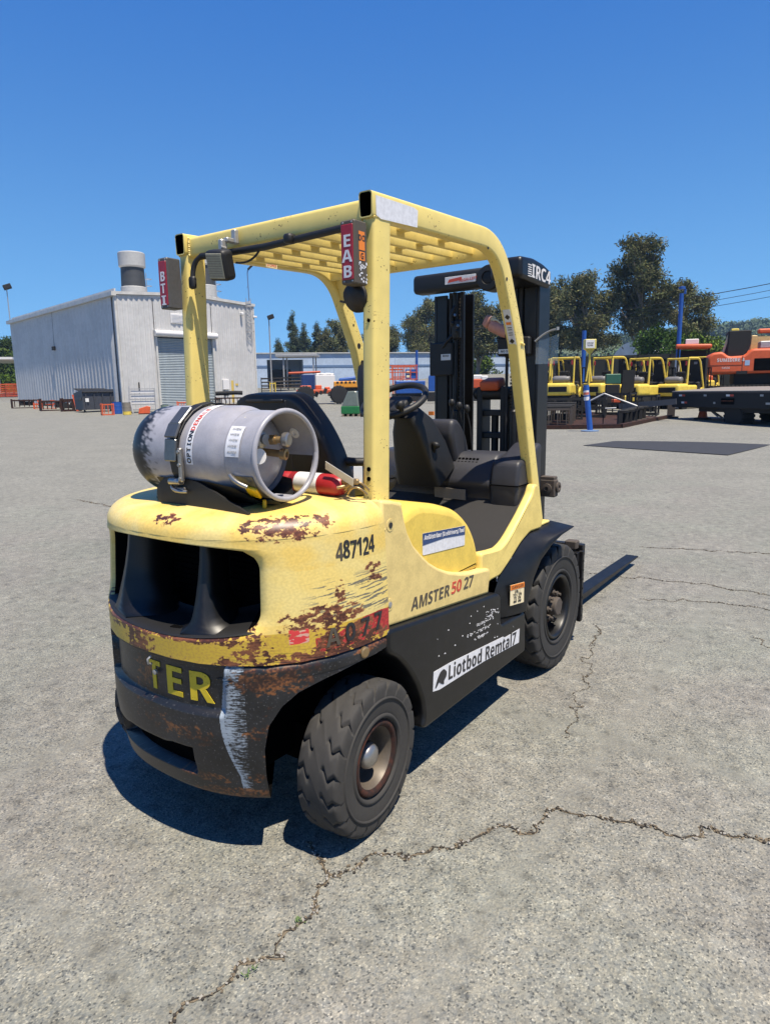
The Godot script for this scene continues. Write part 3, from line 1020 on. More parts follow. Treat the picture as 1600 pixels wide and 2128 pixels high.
	for u in us:
		var row := []
		var uv := []
		var lim: float = sb.call(u)
		for i in 241:
			var s := lim * (i / 120.0 - 1.0)
			var z := cw_plan(s).y
			# name panel, let in by 1.6 cm; low opening, let in deep
			var d := 0.023 * pocket(z, u, -0.35, 0.292, 0.505 + 0.02 * absf(z - 0.05), 0.667, 0.008)
			d += 0.11 * pocket(z, u, -0.30, 0.165, 0.285, 0.375 + 0.03 * z, 0.006)
			if u > 0.660: d += 0.010 * (u - 0.660) / 0.012
			if u < 0.222: d += 0.012 * (0.222 - u) / 0.012
			row.append(cw_at(s, u, d))
			uv.append(Vector2(arc_of.call(s), (0.69 - u) / 0.51))
		r4.append(row); u4.append(uv)
	low.grid(r4, u4, false)
	# inward returns: floor, arch edges and top
	var lips := [[], []]
	for u in us:
		var lim: float = sb.call(u)
		lips[0].append([cw_at(lim, u), cw_at(lim * 0.97, u, 0.03), Vector3(cw_at(lim, u).x + 0.13, maxf(u, 0.0) + 0.02, cw_at(lim, u).z - 0.16)])
		lips[1].append([cw_at(-lim, u), cw_at(-lim * 0.97, u, 0.03), Vector3(cw_at(lim, u).x + 0.13, maxf(u, 0.0) + 0.02, -cw_at(lim, u).z + 0.16)])
	var under := MB.new()
	under.grid(lips[0], [], true)
	under.grid(lips[1], [], false)
	var fl := [[], []]
	for i in 61:
		var s: float = sb.call(0.21) * (i / 30.0 - 1.0)
		fl[0].append(cw_at(s, 0.21, 0.012))
		fl[1].append(cw_at(s, 0.215, 0.26))
	under.grid(fl, [], true)
	var lw := obj("lower_counterweight", low, lo_m, truck)
	obj("arch_return", under, M.dark, lw)
	var pk := []
	for u in [0.288, 0.384]:
		var row := []
		for i in 12: row.append(cw_at(s_for_z(lerpf(-0.292, 0.160, i / 11.0)), u, 0.045))
		pk.append(row)
	var pkm := MB.new()
	pkm.grid(pk, [])
	obj("pocket_dark_sheet", pkm, M.dark, lw)  # black sheet before the pocket's real bottom, painting its shade
	var nm := cw_at(0.19, 0.578, 0.013)
	# surviving letters of the maker's plate, each on the curve
	var zc := [-0.012, 0.088, 0.198]
	for i in 3:
		var s := cw_s(-0.44, zc[i]) if i < 2 else cw_s(-0.405, zc[i])
		s = s_for_z(zc[i])
		var o := cw_out(s, 0.58)
		lettering("TER"[i], 0.098, M.yellow_print, lw, cw_at(s, 0.586, 0.0215), Vector3(-o.z, 0, o.x) * -1.0, Vector3.UP, true, 1.22 if i > 0 else 0.9)
	var ghost := MB.new()
	var eye := MB.new()
	eye.tube([Vector3(-0.445, 0.630, -0.005), Vector3(-0.458, 0.635, -0.005), Vector3(-0.460, 0.65, -0.004), Vector3(-0.447, 0.657, -0.004)], 0.004, 6)
	eye.lathe(Vector3(-0.443, 0.603, 0.005), Vector3(-1, 0, 0), [[0.009, -0.004], [0.009, 0.003], [0.0, 0.005]], 10)
	obj("plate_hook", eye, M.zinc, lw)
	var pin := MB.new()
	pin.rod(Vector3(-0.33, 0.40, 0.03), Vector3(-0.33, 0.27, 0.03), 0.012)
	for i in 5: pin.box(Vector3(-0.305, 0.33, 0.06 + i * 0.025), Vector3(0.01, 0.13, 0.008))
	obj("tow_pin", pin, M.steel_dirty, lw)
	var inner_b := MB.new()
	inner_b.box(Vector3(-0.12, 0.44, 0), Vector3(0.26, 0.40, 0.52))
	inner_b.box(Vector3(0.45, 0.55, 0), Vector3(0.95, 0.62, 0.72))
	inner_b.box(Vector3(0.0, 0.27, 0), Vector3(0.14, 0.14, 0.82))
	inner_b.box(Vector3(0.1, 0.645, 0), Vector3(0.5, 0.03, 1.0))
	obj("chassis", inner_b, M.dark, truck)  # mostly dark boxes filling the body, added to block light

func pocket(z: float, u: float, z0: float, z1: float, u0: float, u1: float, soft: float) -> float:
	return smoothstep(z0, z0 + soft, z) * (1.0 - smoothstep(z1 - soft, z1, z)) * smoothstep(u0, u0 + soft, u) * (1.0 - smoothstep(u1 - soft, u1, u))

func s_for_z(z: float) -> float:
	return asin(pow(absf(z) / CW_W, CW_N * 0.5)) / (PI * 0.5) * signf(z)

func number_on_flank(s: String, high: float, host: Node):
	for i in s.length():
		var x := lerpf(-0.118, 0.022, i / 5.0)
		var z := CW_W * pow(1.0 - pow((0.10 - x) / 0.555, CW_N), 1.0 / CW_N)
		var q := cw_s(x, z)
		var o := cw_out(q, 1.0)
		lettering(s[i], high, M.ink_worn if i == 0 else M.ink, host, cw_at(q, 1.012 + 0.004 * (i % 2)) + o * 0.001 + Vector3(0, -0.012 + 0.0 * i, 0), Vector3(o.z, 0, -o.x), Vector3(0.0, 1, 0) - o * 0.0, true, 0.68)

func number_low(s: String, host: Node):
	for i in s.length():
		var x := lerpf(-0.150, 0.040, i / 3.0)
		var z := CW_W * pow(1.0 - pow((0.10 - x) / 0.555, CW_N), 1.0 / CW_N)
		var q := cw_s(x, z)
		var o := cw_out(q, 0.73)
		lettering(s[i], 0.058, M.ink_worn if i == 0 else M.ink, host, cw_at(q, 0.735 + 0.002 * i) + o * 0.001, Vector3(o.z, 0, -o.x), Vector3.UP, true, 1.0)

func v2(a: Array) -> Array:
	var out := []
	for i in range(0, a.size(), 2): out.append(Vector2(a[i], a[i + 1]))
	return out

func build_body():
	for sgn in [1.0, -1.0]:
		var ez := Vector3(0, 0, sgn)
		var ex := Vector3(1, 0, 0)
		var ey := Vector3(0, 1, 0)
		var side := func(mb: MB, poly: PackedVector2Array, z0: float, z1: float, bev: float, k: int):
			if sgn > 0: mb.prism(poly, Vector3(0, 0, z0), ex, ey, z1 - z0, bev, k)
			else: mb.prism(poly, Vector3(0, 0, -z1), ex, ey, z1 - z0, bev, k)
		# pale side panel
		var mb := MB.new()
		var pl := PackedVector2Array([Vector2(0.096, 0.692), Vector2(0.50, 0.650), Vector2(0.884, 0.612), Vector2(0.900, 0.70), Vector2(0.893, 0.722), Vector2(0.868, 0.728)])
		var c := [Vector2(0.75, 0.741), Vector2(0.633, 0.763), Vector2(0.54, 0.790), Vector2(0.464, 0.821), Vector2(0.395, 0.859), Vector2(0.345, 0.897), Vector2(0.29, 0.945), Vector2(0.252, 1.000), Vector2(0.234, 1.045), Vector2(0.222, 1.092), Vector2(0.205, 1.112), Vector2(0.160, 1.126), Vector2(0.105, 1.134), Vector2(0.096, 1.128)]
		for q in c: pl.append(q)
		side.call(mb, pl, 0.478, 0.537, 0.012, 3)
		var panel := obj("side_panel", mb, M.panel, truck)
		var lv := MB.new()
		for i in 5: lv.bb(Vector3(0.103, 1.035 - i * 0.030, sgn * 0.532), Vector3(0.022, 0.014, 0.018), 0.006, Basis(), 2)
		obj("panel_rib", lv, M.panel, panel)
		for q in [[0.142, 1.045], [0.132, 0.768]]:
			var h := MB.new()
			h.lathe(Vector3(q[0], q[1], sgn * 0.5355), Vector3(0, 0, sgn), [[0.022, 0.0], [0.022, 0.003], [0.014, 0.0032], [0.011, 0.0025], [0.0, 0.0025]], 18)
			obj("bolt_cup", h, M.panel, panel)
			var h2 := MB.new()
			h2.lathe(Vector3(q[0], q[1], sgn * 0.5378), Vector3(0, 0, sgn), [[0.010, 0.0], [0.010, 0.003], [0.0, 0.0035]], 12)
			obj("panel_bolt", h2, M.ink if q[1] > 1 else M.zinc, panel)
		# black step and sill
		mb = MB.new()
		var sl := PackedVector2Array()
		for q in rpoly(v2([0.085, 0.692, 0.085, 0.612, 0.155, 0.566, 0.214, 0.505, 0.265, 0.435, 0.303, 0.355, 0.318, 0.285, 0.300, 0.240, 0.330, 0.228, 1.238, 0.232, 1.228, 0.438, 0.962, 0.449, 0.955, 0.59, 0.925, 0.607]), 0.022, 3): sl.append(q)
		side.call(mb, sl, 0.36, 0.562, 0.014, 3)
		var sill := obj("side_step", mb, M.black, truck)
		var tr := MB.new()
		for i in 5:
			for j in 3:
				var x := 0.985 + i * 0.05 + (0.025 if j % 2 else 0.0)
				if x > 1.21: continue
				tr.lathe(Vector3(x, 0.4475 - 0.04 * (x - 0.962), sgn * (0.405 + j * 0.055)), Vector3.UP, [[0.023, -0.004], [0.023, 0.0035], [0.018, 0.0045], [0.016, 0.0015], [0.0, 0.0015]], 6)
		obj("tread_stud", tr, M.black, sill)
		if sgn > 0:
			var st := MB.new()
			st.prism(PackedVector2Array([Vector2(0.372, 0.360), Vector2(0.42, 0.350), Vector2(0.80, 0.335), Vector2(1.152, 0.305), Vector2(1.158, 0.372), Vector2(1.0, 0.378), Vector2(0.98, 0.388), Vector2(0.50, 0.432), Vector2(0.378, 0.437)]), Vector3(0, 0, 0.5622), ex, ey, 0.0014)
			var sk := obj("rental_sticker", st, M.white_sticker, sill)
			lettering("Liotbod Remtal7", 0.058, M.ink, sk, Vector3(0.80, 0.366, 0.5638), Vector3(1, -0.085, 0), Vector3(0.085, 1, 0), true, 1.0)
			var lg := MB.new()
			lg.prism(rpoly(v2([0.385, 0.365, 0.402, 0.398, 0.425, 0.42, 0.452, 0.425, 0.475, 0.405, 0.47, 0.385, 0.45, 0.375, 0.455, 0.36, 0.43, 0.37, 0.415, 0.385, 0.40, 0.37]), 0.008, 2), Vector3(0, 0, 0.5637), ex, ey, 0.0012)
			obj("sticker_emblem", lg, M.ink, sk)
			# worn-off white print above it
			var rng := RandomNumberGenerator.new()
			rng.seed = 77
			var wp := MB.new()
			for i in 150:
				var row := i % 4
				var t := rng.randf()
				var x: float = [0.80, 0.72, 0.64, 0.70][row] + t * ([0.13, 0.16, 0.20, 0.12][row] as float)
				var y: float = [0.545, 0.52, 0.49, 0.462][row] - 0.075 * (x - 0.7) + rng.randf_range(-0.008, 0.008) * (1.8 if row == 0 else 0.7)
				var sx := rng.randf_range(0.002, 0.012)
				var sy := rng.randf_range(0.0012, 0.004)
				wp.prism(PackedVector2Array([Vector2(x, y), Vector2(x + sx, y - sy * 0.3), Vector2(x + sx * 0.8, y + sy), Vector2(x + sx * 0.1, y + sy * 0.8)]), Vector3(0, 0, 0.5622), ex, ey, 0.0008)
			for i in 26:
				var x := rng.randf_range(0.40, 1.2)
				var y := rng.randf_range(0.40, 0.60)
				var sx := rng.randf_range(0.002, 0.014)
				if y > 0.55 and x > 0.9: continue
				if x > 0.94 and y > 0.42: continue
				wp.prism(PackedVector2Array([Vector2(x, y), Vector2(x + sx, y - 0.003), Vector2(x + sx * 0.7, y + 0.003)]), Vector3(0, 0, 0.5622), ex, ey, 0.0007)
			obj("worn_print", wp, M.white_sticker, sill)
			lettering("AMSTER", 0.046, M.ink_worn, panel, Vector3(0.405, 0.722, 0.5375), Vector3(1, -0.05, 0), Vector3(0.17, 1, 0), true, 1.12)
			lettering("50", 0.048, M.red_print, panel, Vector3(0.597, 0.715, 0.5375), Vector3(1, -0.05, 0), Vector3(0.17, 1, 0), true, 1.15)
			lettering("27", 0.048, M.ink_worn, panel, Vector3(0.697, 0.709, 0.5375), Vector3(1, -0.05, 0), Vector3(0.17, 1, 0), true, 1.15)
		# yellow frame in front of the footwell
		mb = MB.new()
		side.call(mb, rpoly(v2([0.845, 0.60, 0.93, 0.655, 1.03, 0.655, 1.13, 0.70, 1.25, 0.765, 1.36, 0.80, 1.50, 0.795, 1.52, 0.83, 1.44, 1.03, 1.40, 1.03, 1.375, 0.985, 1.26, 0.900, 1.145, 0.828, 1.09, 0.800, 1.03, 0.784, 0.94, 0.790, 0.845, 0.80]), 0.02, 3), 0.475, 0.520, 0.010, 2)
		obj("front_frame", mb, M.yellow_clean, truck)
		# mudguard
		var fd := MB.new()
		var inn := [Vector3(0.985, 0.455, 0.50), Vector3(0.985, 0.56, 0.505), Vector3(1.035, 0.645, 0.512), Vector3(1.14, 0.70, 0.515), Vector3(1.25, 0.755, 0.515), Vector3(1.36, 0.793, 0.51), Vector3(1.50, 0.795, 0.50), Vector3(1.72, 0.795, 0.48)]
		var lip := [Vector3(1.205, 0.448, 0.572), Vector3(1.215, 0.48, 0.573), Vector3(1.235, 0.515, 0.574), Vector3(1.278, 0.60, 0.576), Vector3(1.35, 0.672, 0.58), Vector3(1.435, 0.735, 0.60), Vector3(1.50, 0.775, 0.625), Vector3(1.66, 0.79, 0.63)]
		var rows := []
		for i in 8:
			var row := []
			for j in 6:
				var t := j / 5.0
				var p: Vector3 = inn[i].lerp(lip[i], t)
				p.z += 0.012 * sin(t * PI) * (1.0 if i < 5 else 0.0)
				row.append(Vector3(p.x, p.y, p.z * sgn))
			var last: Vector3 = row[-1]
			row.append(last + Vector3(0.006, -0.005, 0.0))
			row.append(last + Vector3(0.004, -0.006, -0.012 * sgn))
			row.append(row[1] + Vector3(0.02, -0.012, -0.02 * sgn))
			rows.append(row)
		fd.grid(rows, [], sgn > 0)
		var fender := obj("mudguard", fd, M.black, truck)
		if sgn > 0:
			var z0 := 0.548
			var dn := Vector3(0.02, -0.0, 0)
			var k := MB.new()
			var ex2 := Vector3(0.955, 0, 0.30).normalized()
			k.prism(PackedVector2Array([Vector2(0, 0), Vector2(0.094, 0), Vector2(0.094, 0.098), Vector2(0, 0.098)]), Vector3(1.075, 0.505, 0.549), ex2, Vector3.UP, 0.002)
			var dg := obj("danger_sticker", k, M.cream, fender)
			var k2 := MB.new()
			k2.prism(PackedVector2Array([Vector2(0, 0), Vector2(0.094, 0), Vector2(0.094, 0.024), Vector2(0, 0.024)]), Vector3(1.0745, 0.579, 0.5515), ex2, Vector3.UP, 0.001)
			obj("sticker_header", k2, M.orange_print, dg)
			lettering("DANGER", 0.015, M.ink, dg, Vector3(1.075, 0.590, 0.5525) + ex2 * 0.047, ex2, Vector3.UP, true, 0.95, 0.001)
			for i in 4: lettering(["UB. ;", "TO / IN", "TE  IN", "##  ##"][i], 0.013, M.ink, dg, Vector3(1.075, 0.567 - i * 0.016, 0.552) + ex2 * 0.047, ex2, Vector3.UP, true, 0.95, 0.001)
	# engine hood under the seat
	var hd := MB.new()
	var prof := rpoly(v2([0.10, 0.70, 0.86, 0.725, 0.850, 0.80, 0.825, 0.865, 0.775, 0.935, 0.70, 0.995, 0.63, 1.028, 0.50, 1.065, 0.36, 1.088, 0.27, 1.06, 0.12, 1.06]), 0.06, 4)
	hd.prism(prof, Vector3(0, 0, -0.508), Vector3(1, 0, 0), Vector3(0, 1, 0), 1.016, 0.038, 4)
	var hood := obj("engine_hood", hd, M.hood, truck)
	var lb := MB.new()
	lb.prism(rpoly(v2([0.389, 0.884, 0.713, 0.860, 0.713, 0.942, 0.389, 0.968]), 0.004, 1), Vector3(0, 0, 0.5085), Vector3(1, 0, 0), Vector3(0, 1, 0), 0.0014)
	var label := obj("service_label", lb, M.white_sticker, hood)
	var lb2 := MB.new()
	lb2.prism(PackedVector2Array([Vector2(0.389, 0.922), Vector2(0.55, 0.921), Vector2(0.713, 0.905), Vector2(0.713, 0.942), Vector2(0.389, 0.968)]), Vector3(0, 0, 0.5100), Vector3(1, 0, 0), Vector3(0, 1, 0), 0.001)
	obj("label_band", lb2, M.navy, label)
	lettering("AnlDistribor (D.eldrivors) Tool", 0.0165, M.white, label, Vector3(0.552, 0.938, 0.5114), Vector3(1, -0.075, 0), Vector3(0.075, 1, 0), true, 0.93, 0.001)
	var notch := MB.new()
	notch.bb(Vector3(0.24, 1.075, 0.44), Vector3(0.10, 0.05, 0.10), 0.01, Basis(), 2)
	obj("latch_cover", notch, M.yellow_clean, hood)
	# floor, its mat and the pale plate on it
	var flo := MB.new()
	flo.box(Vector3(1.17, 0.735, 0), Vector3(0.70, 0.03, 0.95))
	obj("floor_plate", flo, M.black_mat, truck)
	var ma := MB.new()
	var r5 := []
	for i in 14:
		var t := i / 13.0
		var x := lerpf(0.88, 1.44, t)
		var y := 0.775 if t < 0.35 else 0.775 + 0.24 * pow((t - 0.35) / 0.65, 1.3)
		r5.append([Vector3(x, y + 0.004, -0.42), Vector3(x, y, 0.0), Vector3(x, y, 0.30), Vector3(x, y, 0.474)])
	ma.grid(r5, [], false)
	obj("floor_mat", ma, M.rubber_dark, truck)

func build_guard():
	var g := part("overhead_guard", truck)
	var slope := 0.0388
	for sgn in [1.0, -1.0]:
		var z: float = 0.461 * sgn
		# rear post
		var mb := MB.new()
		mb.sweep([Vector3(0.166, 1.02, z), Vector3(0.172, 1.2, z), Vector3(0.199, 2.0385, z)], MB.rrect(0.050, 0.096, 0.012, 3), Vector3(1, 0, 0))
		var post := obj("rear_post", mb, M.yellow, g)
		if sgn > 0:
			for q in [[1.20, 0.008], [1.233, 0.008], [1.72, 0.006]]:
				var h := MB.new()
				var x: float = 0.172 + 0.03 * (q[0] - 1.2)
				h.lathe(Vector3(x - 0.049, q[0], z + 0.004), Vector3(-1, 0, 0), [[q[1], -0.002], [q[1], 0.0015], [0.0, 0.0016]], 10)
				obj("bolt_hole", h, M.dark, post)
		# side rail that bends into the front leg: an open tube
		var path := [Vector3(0.140, 2.077, z), Vector3(0.5, 2.091, z), Vector3(0.86, 2.104, z)]
		for p in bez(Vector3(0.90, 2.105, z), Vector3(1.085, 2.112, z), Vector3(1.160, 1.93, z), 12): path.append(p)
		path.append_array([Vector3(1.272, 1.72, z), Vector3(1.42, 1.255, z), Vector3(1.572, 0.785, z)])
		path[15] = Vector3(1.225, 1.78, z)
		path.remove_at(15)
		mb = MB.new()
		mb.sweep(path, MB.rrect(0.052, 0.080, 0.010, 3), Vector3(0, 0, 1).cross(Vector3(1, 0, 0)), false)
		var hollow := MB.new()
		hollow.sweep([Vector3(0.139, 2.077, z), Vector3(0.30, 2.083, z)], MB.rrect(0.044, 0.072, 0.008, 3), Vector3.UP, false)
		mb.flat()
		var o := MB.rrect(0.052, 0.080, 0.010, 3)
		var i2 := MB.rrect(0.044, 0.072, 0.008, 3)
		for k in o.size():
			var n := (k + 1) % o.size()
			# x runs left of the direction of travel here
			mb.quad(Vector3(0.1398, 2.077 + o[k].y, z + o[k].x), Vector3(0.1398, 2.077 + i2[k].y, z + i2[k].x), Vector3(0.1398, 2.077 + i2[n].y, z + i2[n].x), Vector3(0.1398, 2.077 + o[n].y, z + o[n].x))
		var rail := obj("side_rail", mb, M.yellow, g)
		obj("rail_bore", hollow, M.dark, rail)
		var plug := MB.new()
		plug.box(Vector3(0.302, 2.083, z), Vector3(0.004, 0.07, 0.042))
		obj("rail_stop", plug, M.dark, rail)
		var foot := MB.new()
		foot.bb(Vector3(1.585, 0.803, z + 0.0), Vector3(0.15, 0.014, 0.075), 0.004)
		foot.sweep([Vector3(1.569, 0.802, z), Vector3(1.573, 0.79, z)], MB.rrect(0.066, 0.094, 0.014, 3), Vector3(1, 0, 0))
		obj("leg_foot", foot, M.yellow, rail)
		if sgn < 0:
			for q in [[1.235, 1.84, 0.006], [1.205, 1.96, 0.006], [1.278, 1.735, 0.014], [1.305, 1.645, 0.016]]:
				var holes := MB.new()
				holes.lathe(Vector3(q[0] - 0.024, q[1], z + 0.0265), Vector3(0, 0, 1), [[q[2], -0.002], [q[2], 0.0012], [q[2] * 0.7, 0.0015], [0.0, 0.0013]], 12)
				obj("bolt_hole", holes, M.ink, rail)
		else:
			for q in [[1.118, 1.965, 0.008], [0.94, 2.065, 0.005]]:
				var holes := MB.new()
				holes.lathe(Vector3(q[0], q[1], z + 0.0265), Vector3(0, 0, 1), [[q[2], -0.002], [q[2], 0.001], [0.0, 0.001]], 10)
				obj("bolt_hole", holes, M.ink, rail)
		if sgn > 0:
			var lab := MB.new()
			lab.prism(PackedVector2Array([Vector2(0.160, 2.044), Vector2(0.185, 2.037), Vector2(0.40, 2.049), Vector2(0.405, 2.105), Vector2(0.38, 2.110), Vector2(0.158, 2.104)]), Vector3(0, 0, z + 0.0262), Vector3(1, 0, 0), Vector3(0, 1, 0), 0.0012)
			obj("blank_label", lab, M.white_sticker, rail)
			# a strip of warnings on the leg's rear face
			var d := (Vector3(1.272, 1.72, z) - Vector3(1.165, 1.925, z)).normalized()
			var nn := Vector3(d.y, -d.x, 0)
			var b0 := Vector3(1.203, 1.852, z) + nn * 0.0405
			var wl := MB.new()
			wl.box(b0 + d * 0.08 + Vector3(0, 0, 0.004), Vector3(0.034, 0.18, 0.0016), Basis(Vector3(0, 0, 1), -d, nn))
			var strip := obj("warning_strip", wl, M.white_sticker, rail)
			var dm: MB
			for t in [0.025, 0.14]:
				dm = MB.new()
				dm.box(b0 + d * t + nn * 0.001 + Vector3(0, 0, 0.004), Vector3(0.018, 0.018, 0.0016), Basis(Vector3(0, 0, 1), -d, nn) * Basis(Vector3(0, 0, 1), PI / 4))
				obj("warning_diamond", dm, M.ink, strip)
			for t in [0.075, 0.085, 0.10, 0.11]:
				dm = MB.new()
				dm.box(b0 + d * t + nn * 0.001 + Vector3(0, 0, 0.004), Vector3(0.02, 0.003, 0.0016), Basis(Vector3(0, 0, 1), -d, nn))
				obj("warning_line", dm, M.ink, strip)
			var ob := MB.new()
			ob.box(b0 + d * 0.055 + nn * 0.001 + Vector3(0, 0, 0.004), Vector3(0.024, 0.012, 0.0016), Basis(Vector3(0, 0, 1), -d, nn))
			obj("warning_bar", ob, M.orange_print, strip)
			var clip := MB.new()
			clip.bb(Vector3(1.285, 1.700, z + 0.028), Vector3(0.02, 0.012, 0.012), 0.003)
			clip.bb(Vector3(1.303, 1.695, z + 0.028), Vector3(0.01, 0.012, 0.012), 0.003)
			obj("weld_tab", clip, M.yellow, rail)
		# gusset between front leg and front bar
		var gu := MB.new()
		var pp := PackedVector2Array([Vector2(0, 0.05), Vector2(0.13, 0.05)])
		for q in bez(Vector3(0.13, 0.0, 0), Vector3(0.02, 0.0, 0), Vector3(0.0, -0.13, 0), 8): pp.append(Vector2(q.x, q.y))
		if sgn > 0: continue
		if sgn < 0: gu.prism(pp, Vector3(1.10, 2.03, z + 0.02), Vector3(0, 0, 1), Vector3(-0.5, 1, 0).normalized(), 0.02)
		else: gu.prism(pp, Vector3(1.08, 2.03, z - 0.02), Vector3(0, 0, -1), Vector3(-0.5, 1, 0).normalized(), 0.02)
		obj("gusset", gu, M.yellow, g)
	# bars across
	var mb := MB.new()
	mb.sweep([Vector3(0.192, 2.066, -0.436), Vector3(0.192, 2.066, 0.436)], MB.rrect(0.062, 0.076, 0.014, 3), Vector3.UP)
	var cross := obj("rear_crossbar", mb, M.yellow, g)
	mb = MB.new()
	mb.sweep([Vector3(1.045, 2.075, -0.436), Vector3(1.045, 2.075, 0.436)], MB.rrect(0.030, 0.066, 0.006, 2), Vector3.UP)
	obj("front_crossbar", mb, M.yellow, g)
	for i in 8:
		var z := -0.362 + i * 0.1034
		mb = MB.new()
		mb.sweep([Vector3(0.222, 2.060, z), Vector3(1.032, 2.092, z)], MB.rrect(0.016, 0.052, 0.004, 2), Vector3.UP)
		obj("roof_slat", mb, M.yellow_clean, g)
	for x in [0.47, 0.76]:
		mb = MB.new()
		mb.bb(Vector3(x, 2.060 + (x - 0.2) * 0.0388 + 0.009, 0), Vector3(0.05, 0.030, 0.868), 0.003)
		obj("roof_tie", mb, M.yellow_clean, g)
	var tg := MB.new()
	tg.box(Vector3(0.62, 2.062, -0.4342), Vector3(0.07, 0.026, 0.0014))
	var tag_o := obj("capacity_tag", tg, M.cream, g)
	lettering("STOHES", 0.012, M.red_print, tag_o, Vector3(0.62, 2.060, -0.4333), Vector3(1, 0.04, 0), Vector3.UP, true, 1.0, 0.0008)
	for sgn in [1.0, -1.0]:
		var wb := MB.new()
		for i in 9:
			var zz: float = (0.4295 + 0.001 * (i % 2)) * sgn
			wb.lathe(Vector3(0.1605, 2.035 + i * 0.008, zz), Vector3(0.7, 0, -0.7 * sgn).normalized(), [[0.0055, -0.004], [0.005, 0.002], [0.0, 0.004]], 6)
		for i in 10: wb.lathe(Vector3(0.155 + i * 0.0095, 2.0385, (0.461 + 0.0235) * sgn), Vector3(0, -0.6, sgn).normalized(), [[0.0055, -0.004], [0.005, 0.002], [0.0, 0.004]], 6)
		struct(obj("weld_bead", wb, M.yellow_clean, g), "stuff")
	# loom under the rear bar
	var wire := MB.new()
	wire.tube([Vector3(0.150, 2.020, -0.35), Vector3(0.148, 2.014, -0.2), Vector3(0.148, 2.010, 0.0), Vector3(0.148, 2.016, 0.2), Vector3(0.148, 2.022, 0.38), Vector3(0.15, 2.012, 0.42)], 0.013, 8)
	wire.tube(bez(Vector3(0.150, 2.02, -0.35), Vector3(0.145, 2.01, -0.395), Vector3(0.137, 1.945, -0.392), 6), 0.010, 8)
	wire.bb(Vector3(0.135, 1.925, -0.392), Vector3(0.022, 0.05, 0.034), 0.01, Basis(), 2)
	wire.bb(Vector3(0.14, 2.018, 0.13), Vector3(0.04, 0.034, 0.036), 0.01, Basis(), 2)
	wire.tube(bez(Vector3(0.148, 2.012, -0.02), Vector3(0.145, 1.955, -0.06), Vector3(0.135, 1.97, -0.14), 8), 0.004, 6)
	wire.tube(bez(Vector3(0.15, 2.02, 0.41), Vector3(0.13, 2.04, 0.45), Vector3(0.125, 2.0, 0.46), 6), 0.006, 6)
	wire.tube(bez(Vector3(0.125, 1.84, 0.43), Vector3(0.16, 1.77, 0.40), Vector3(0.2, 1.80, 0.30), 8), 0.004, 6)
	obj("wiring_loom", wire, M.black_mat, g)
	# tail lights
	for sgn in [1.0, -1.0]:
		var cz := 0.446 if sgn > 0 else -0.476
		var box := MB.new()
		box.bb(Vector3(0.094, 1.922, cz), Vector3(0.066, 0.192, 0.056), 0.004, Basis(), 1)
		var tl := obj("tail_light", box, M.ink_worn if sgn > 0 else mat(lin(0.075, 0.075, 0.078), 0.5, 0.0, grime, 8.0), g)
		var le := MB.new()
		le.bb(Vector3(0.0600, 1.922, cz), Vector3(0.004, 0.165, 0.046), 0.0015)
		var lens := obj("red_lens", le, M.red_lens, tl)
		for q in [[0.088, 0.018], [0.088, -0.016], [-0.087, 0.018], [-0.087, -0.015]]:
			var bz := MB.new()
			bz.lathe(Vector3(0.0612, 1.922 + q[0], cz + q[1]), Vector3(-1, 0, 0), [[0.0032, 0.0], [0.0028, 0.002], [0.0, 0.0024]], 8)
			obj("screw", bz, M.zinc, tl)
		var back := MB.new()
		for i in 3:
			if sgn < 0: lettering(["B", "T", "I"][i], 0.036, M.white_sticker, lens, Vector3(0.0578, 1.947 - i * 0.045, cz), Vector3(0, 0, 1), Vector3.UP, true, 1.0 if i < 2 else 1.6, 0.001)
			else: lettering(["E", "A", "B"][i], 0.036, M.white_sticker, lens, Vector3(0.0578, 1.955 - i * 0.046, cz), Vector3(0, 0, 1), Vector3.UP, true, 1.25, 0.001)
		if sgn > 0:
			var op := MB.new()
			op.box(Vector3(0.098, 1.958, cz + 0.0284), Vector3(0.030, 0.056, 0.0012))
			op.box(Vector3(0.098, 1.912, cz + 0.0284), Vector3(0.028, 0.026, 0.0012))
			var od := obj("side_decal", op, M.orange_print, tl)
			lettering("DO", 0.018, M.ink, od, Vector3(0.098, 1.966, cz + 0.0292), Vector3(1, 0, 0), Vector3.UP, true, 1.0, 0.0008)
			lettering("G", 0.018, M.ink, od, Vector3(0.098, 1.912, cz + 0.0292), Vector3(1, 0, 0), Vector3.UP, true, 1.0, 0.0008)
			var rng := RandomNumberGenerator.new()
			rng.seed = 5
			var fl := MB.new()
			for i in 22: fl.box(Vector3(0.098 + rng.randf_range(-0.024, 0.024), 1.86 + rng.randf_range(-0.028, 0.035), cz + 0.0284), Vector3(rng.randf_range(0.003, 0.007), rng.randf_range(0.003, 0.009), 0.001), Basis(Vector3(0, 0, 1), rng.randf()))
			obj("peeling_print", fl, M.white_sticker, tl)
	# work light and its bracket
	var wl := part("work_light", g)
	var tilt := Basis(Vector3(0, 0, 1), 0.28) * Basis(Vector3(1, 0, 0), 0.12)
	var c := Vector3(0.085, 1.958, -0.168)
	mb = MB.new()
	mb.bb(c, Vector3(0.058, 0.108, 0.098), 0.016, tilt, 3)
	var bx := tilt.x
	obj("lamp_body", mb, M.black_mat, wl)
	mb = MB.new()
	mb.bb(c - bx * 0.0265, Vector3(0.006, 0.088, 0.080), 0.002, tilt)
	var ln := obj("lamp_lens", mb, M.lens, wl)
	mb = MB.new()
	for i in 9: mb.box(c - bx * 0.0298 + tilt.y * (-0.034 + i * 0.0085), Vector3(0.001, 0.0014, 0.070), tilt)
	obj("lens_rib", mb, M.steel_dirty, ln)
	mb = MB.new()
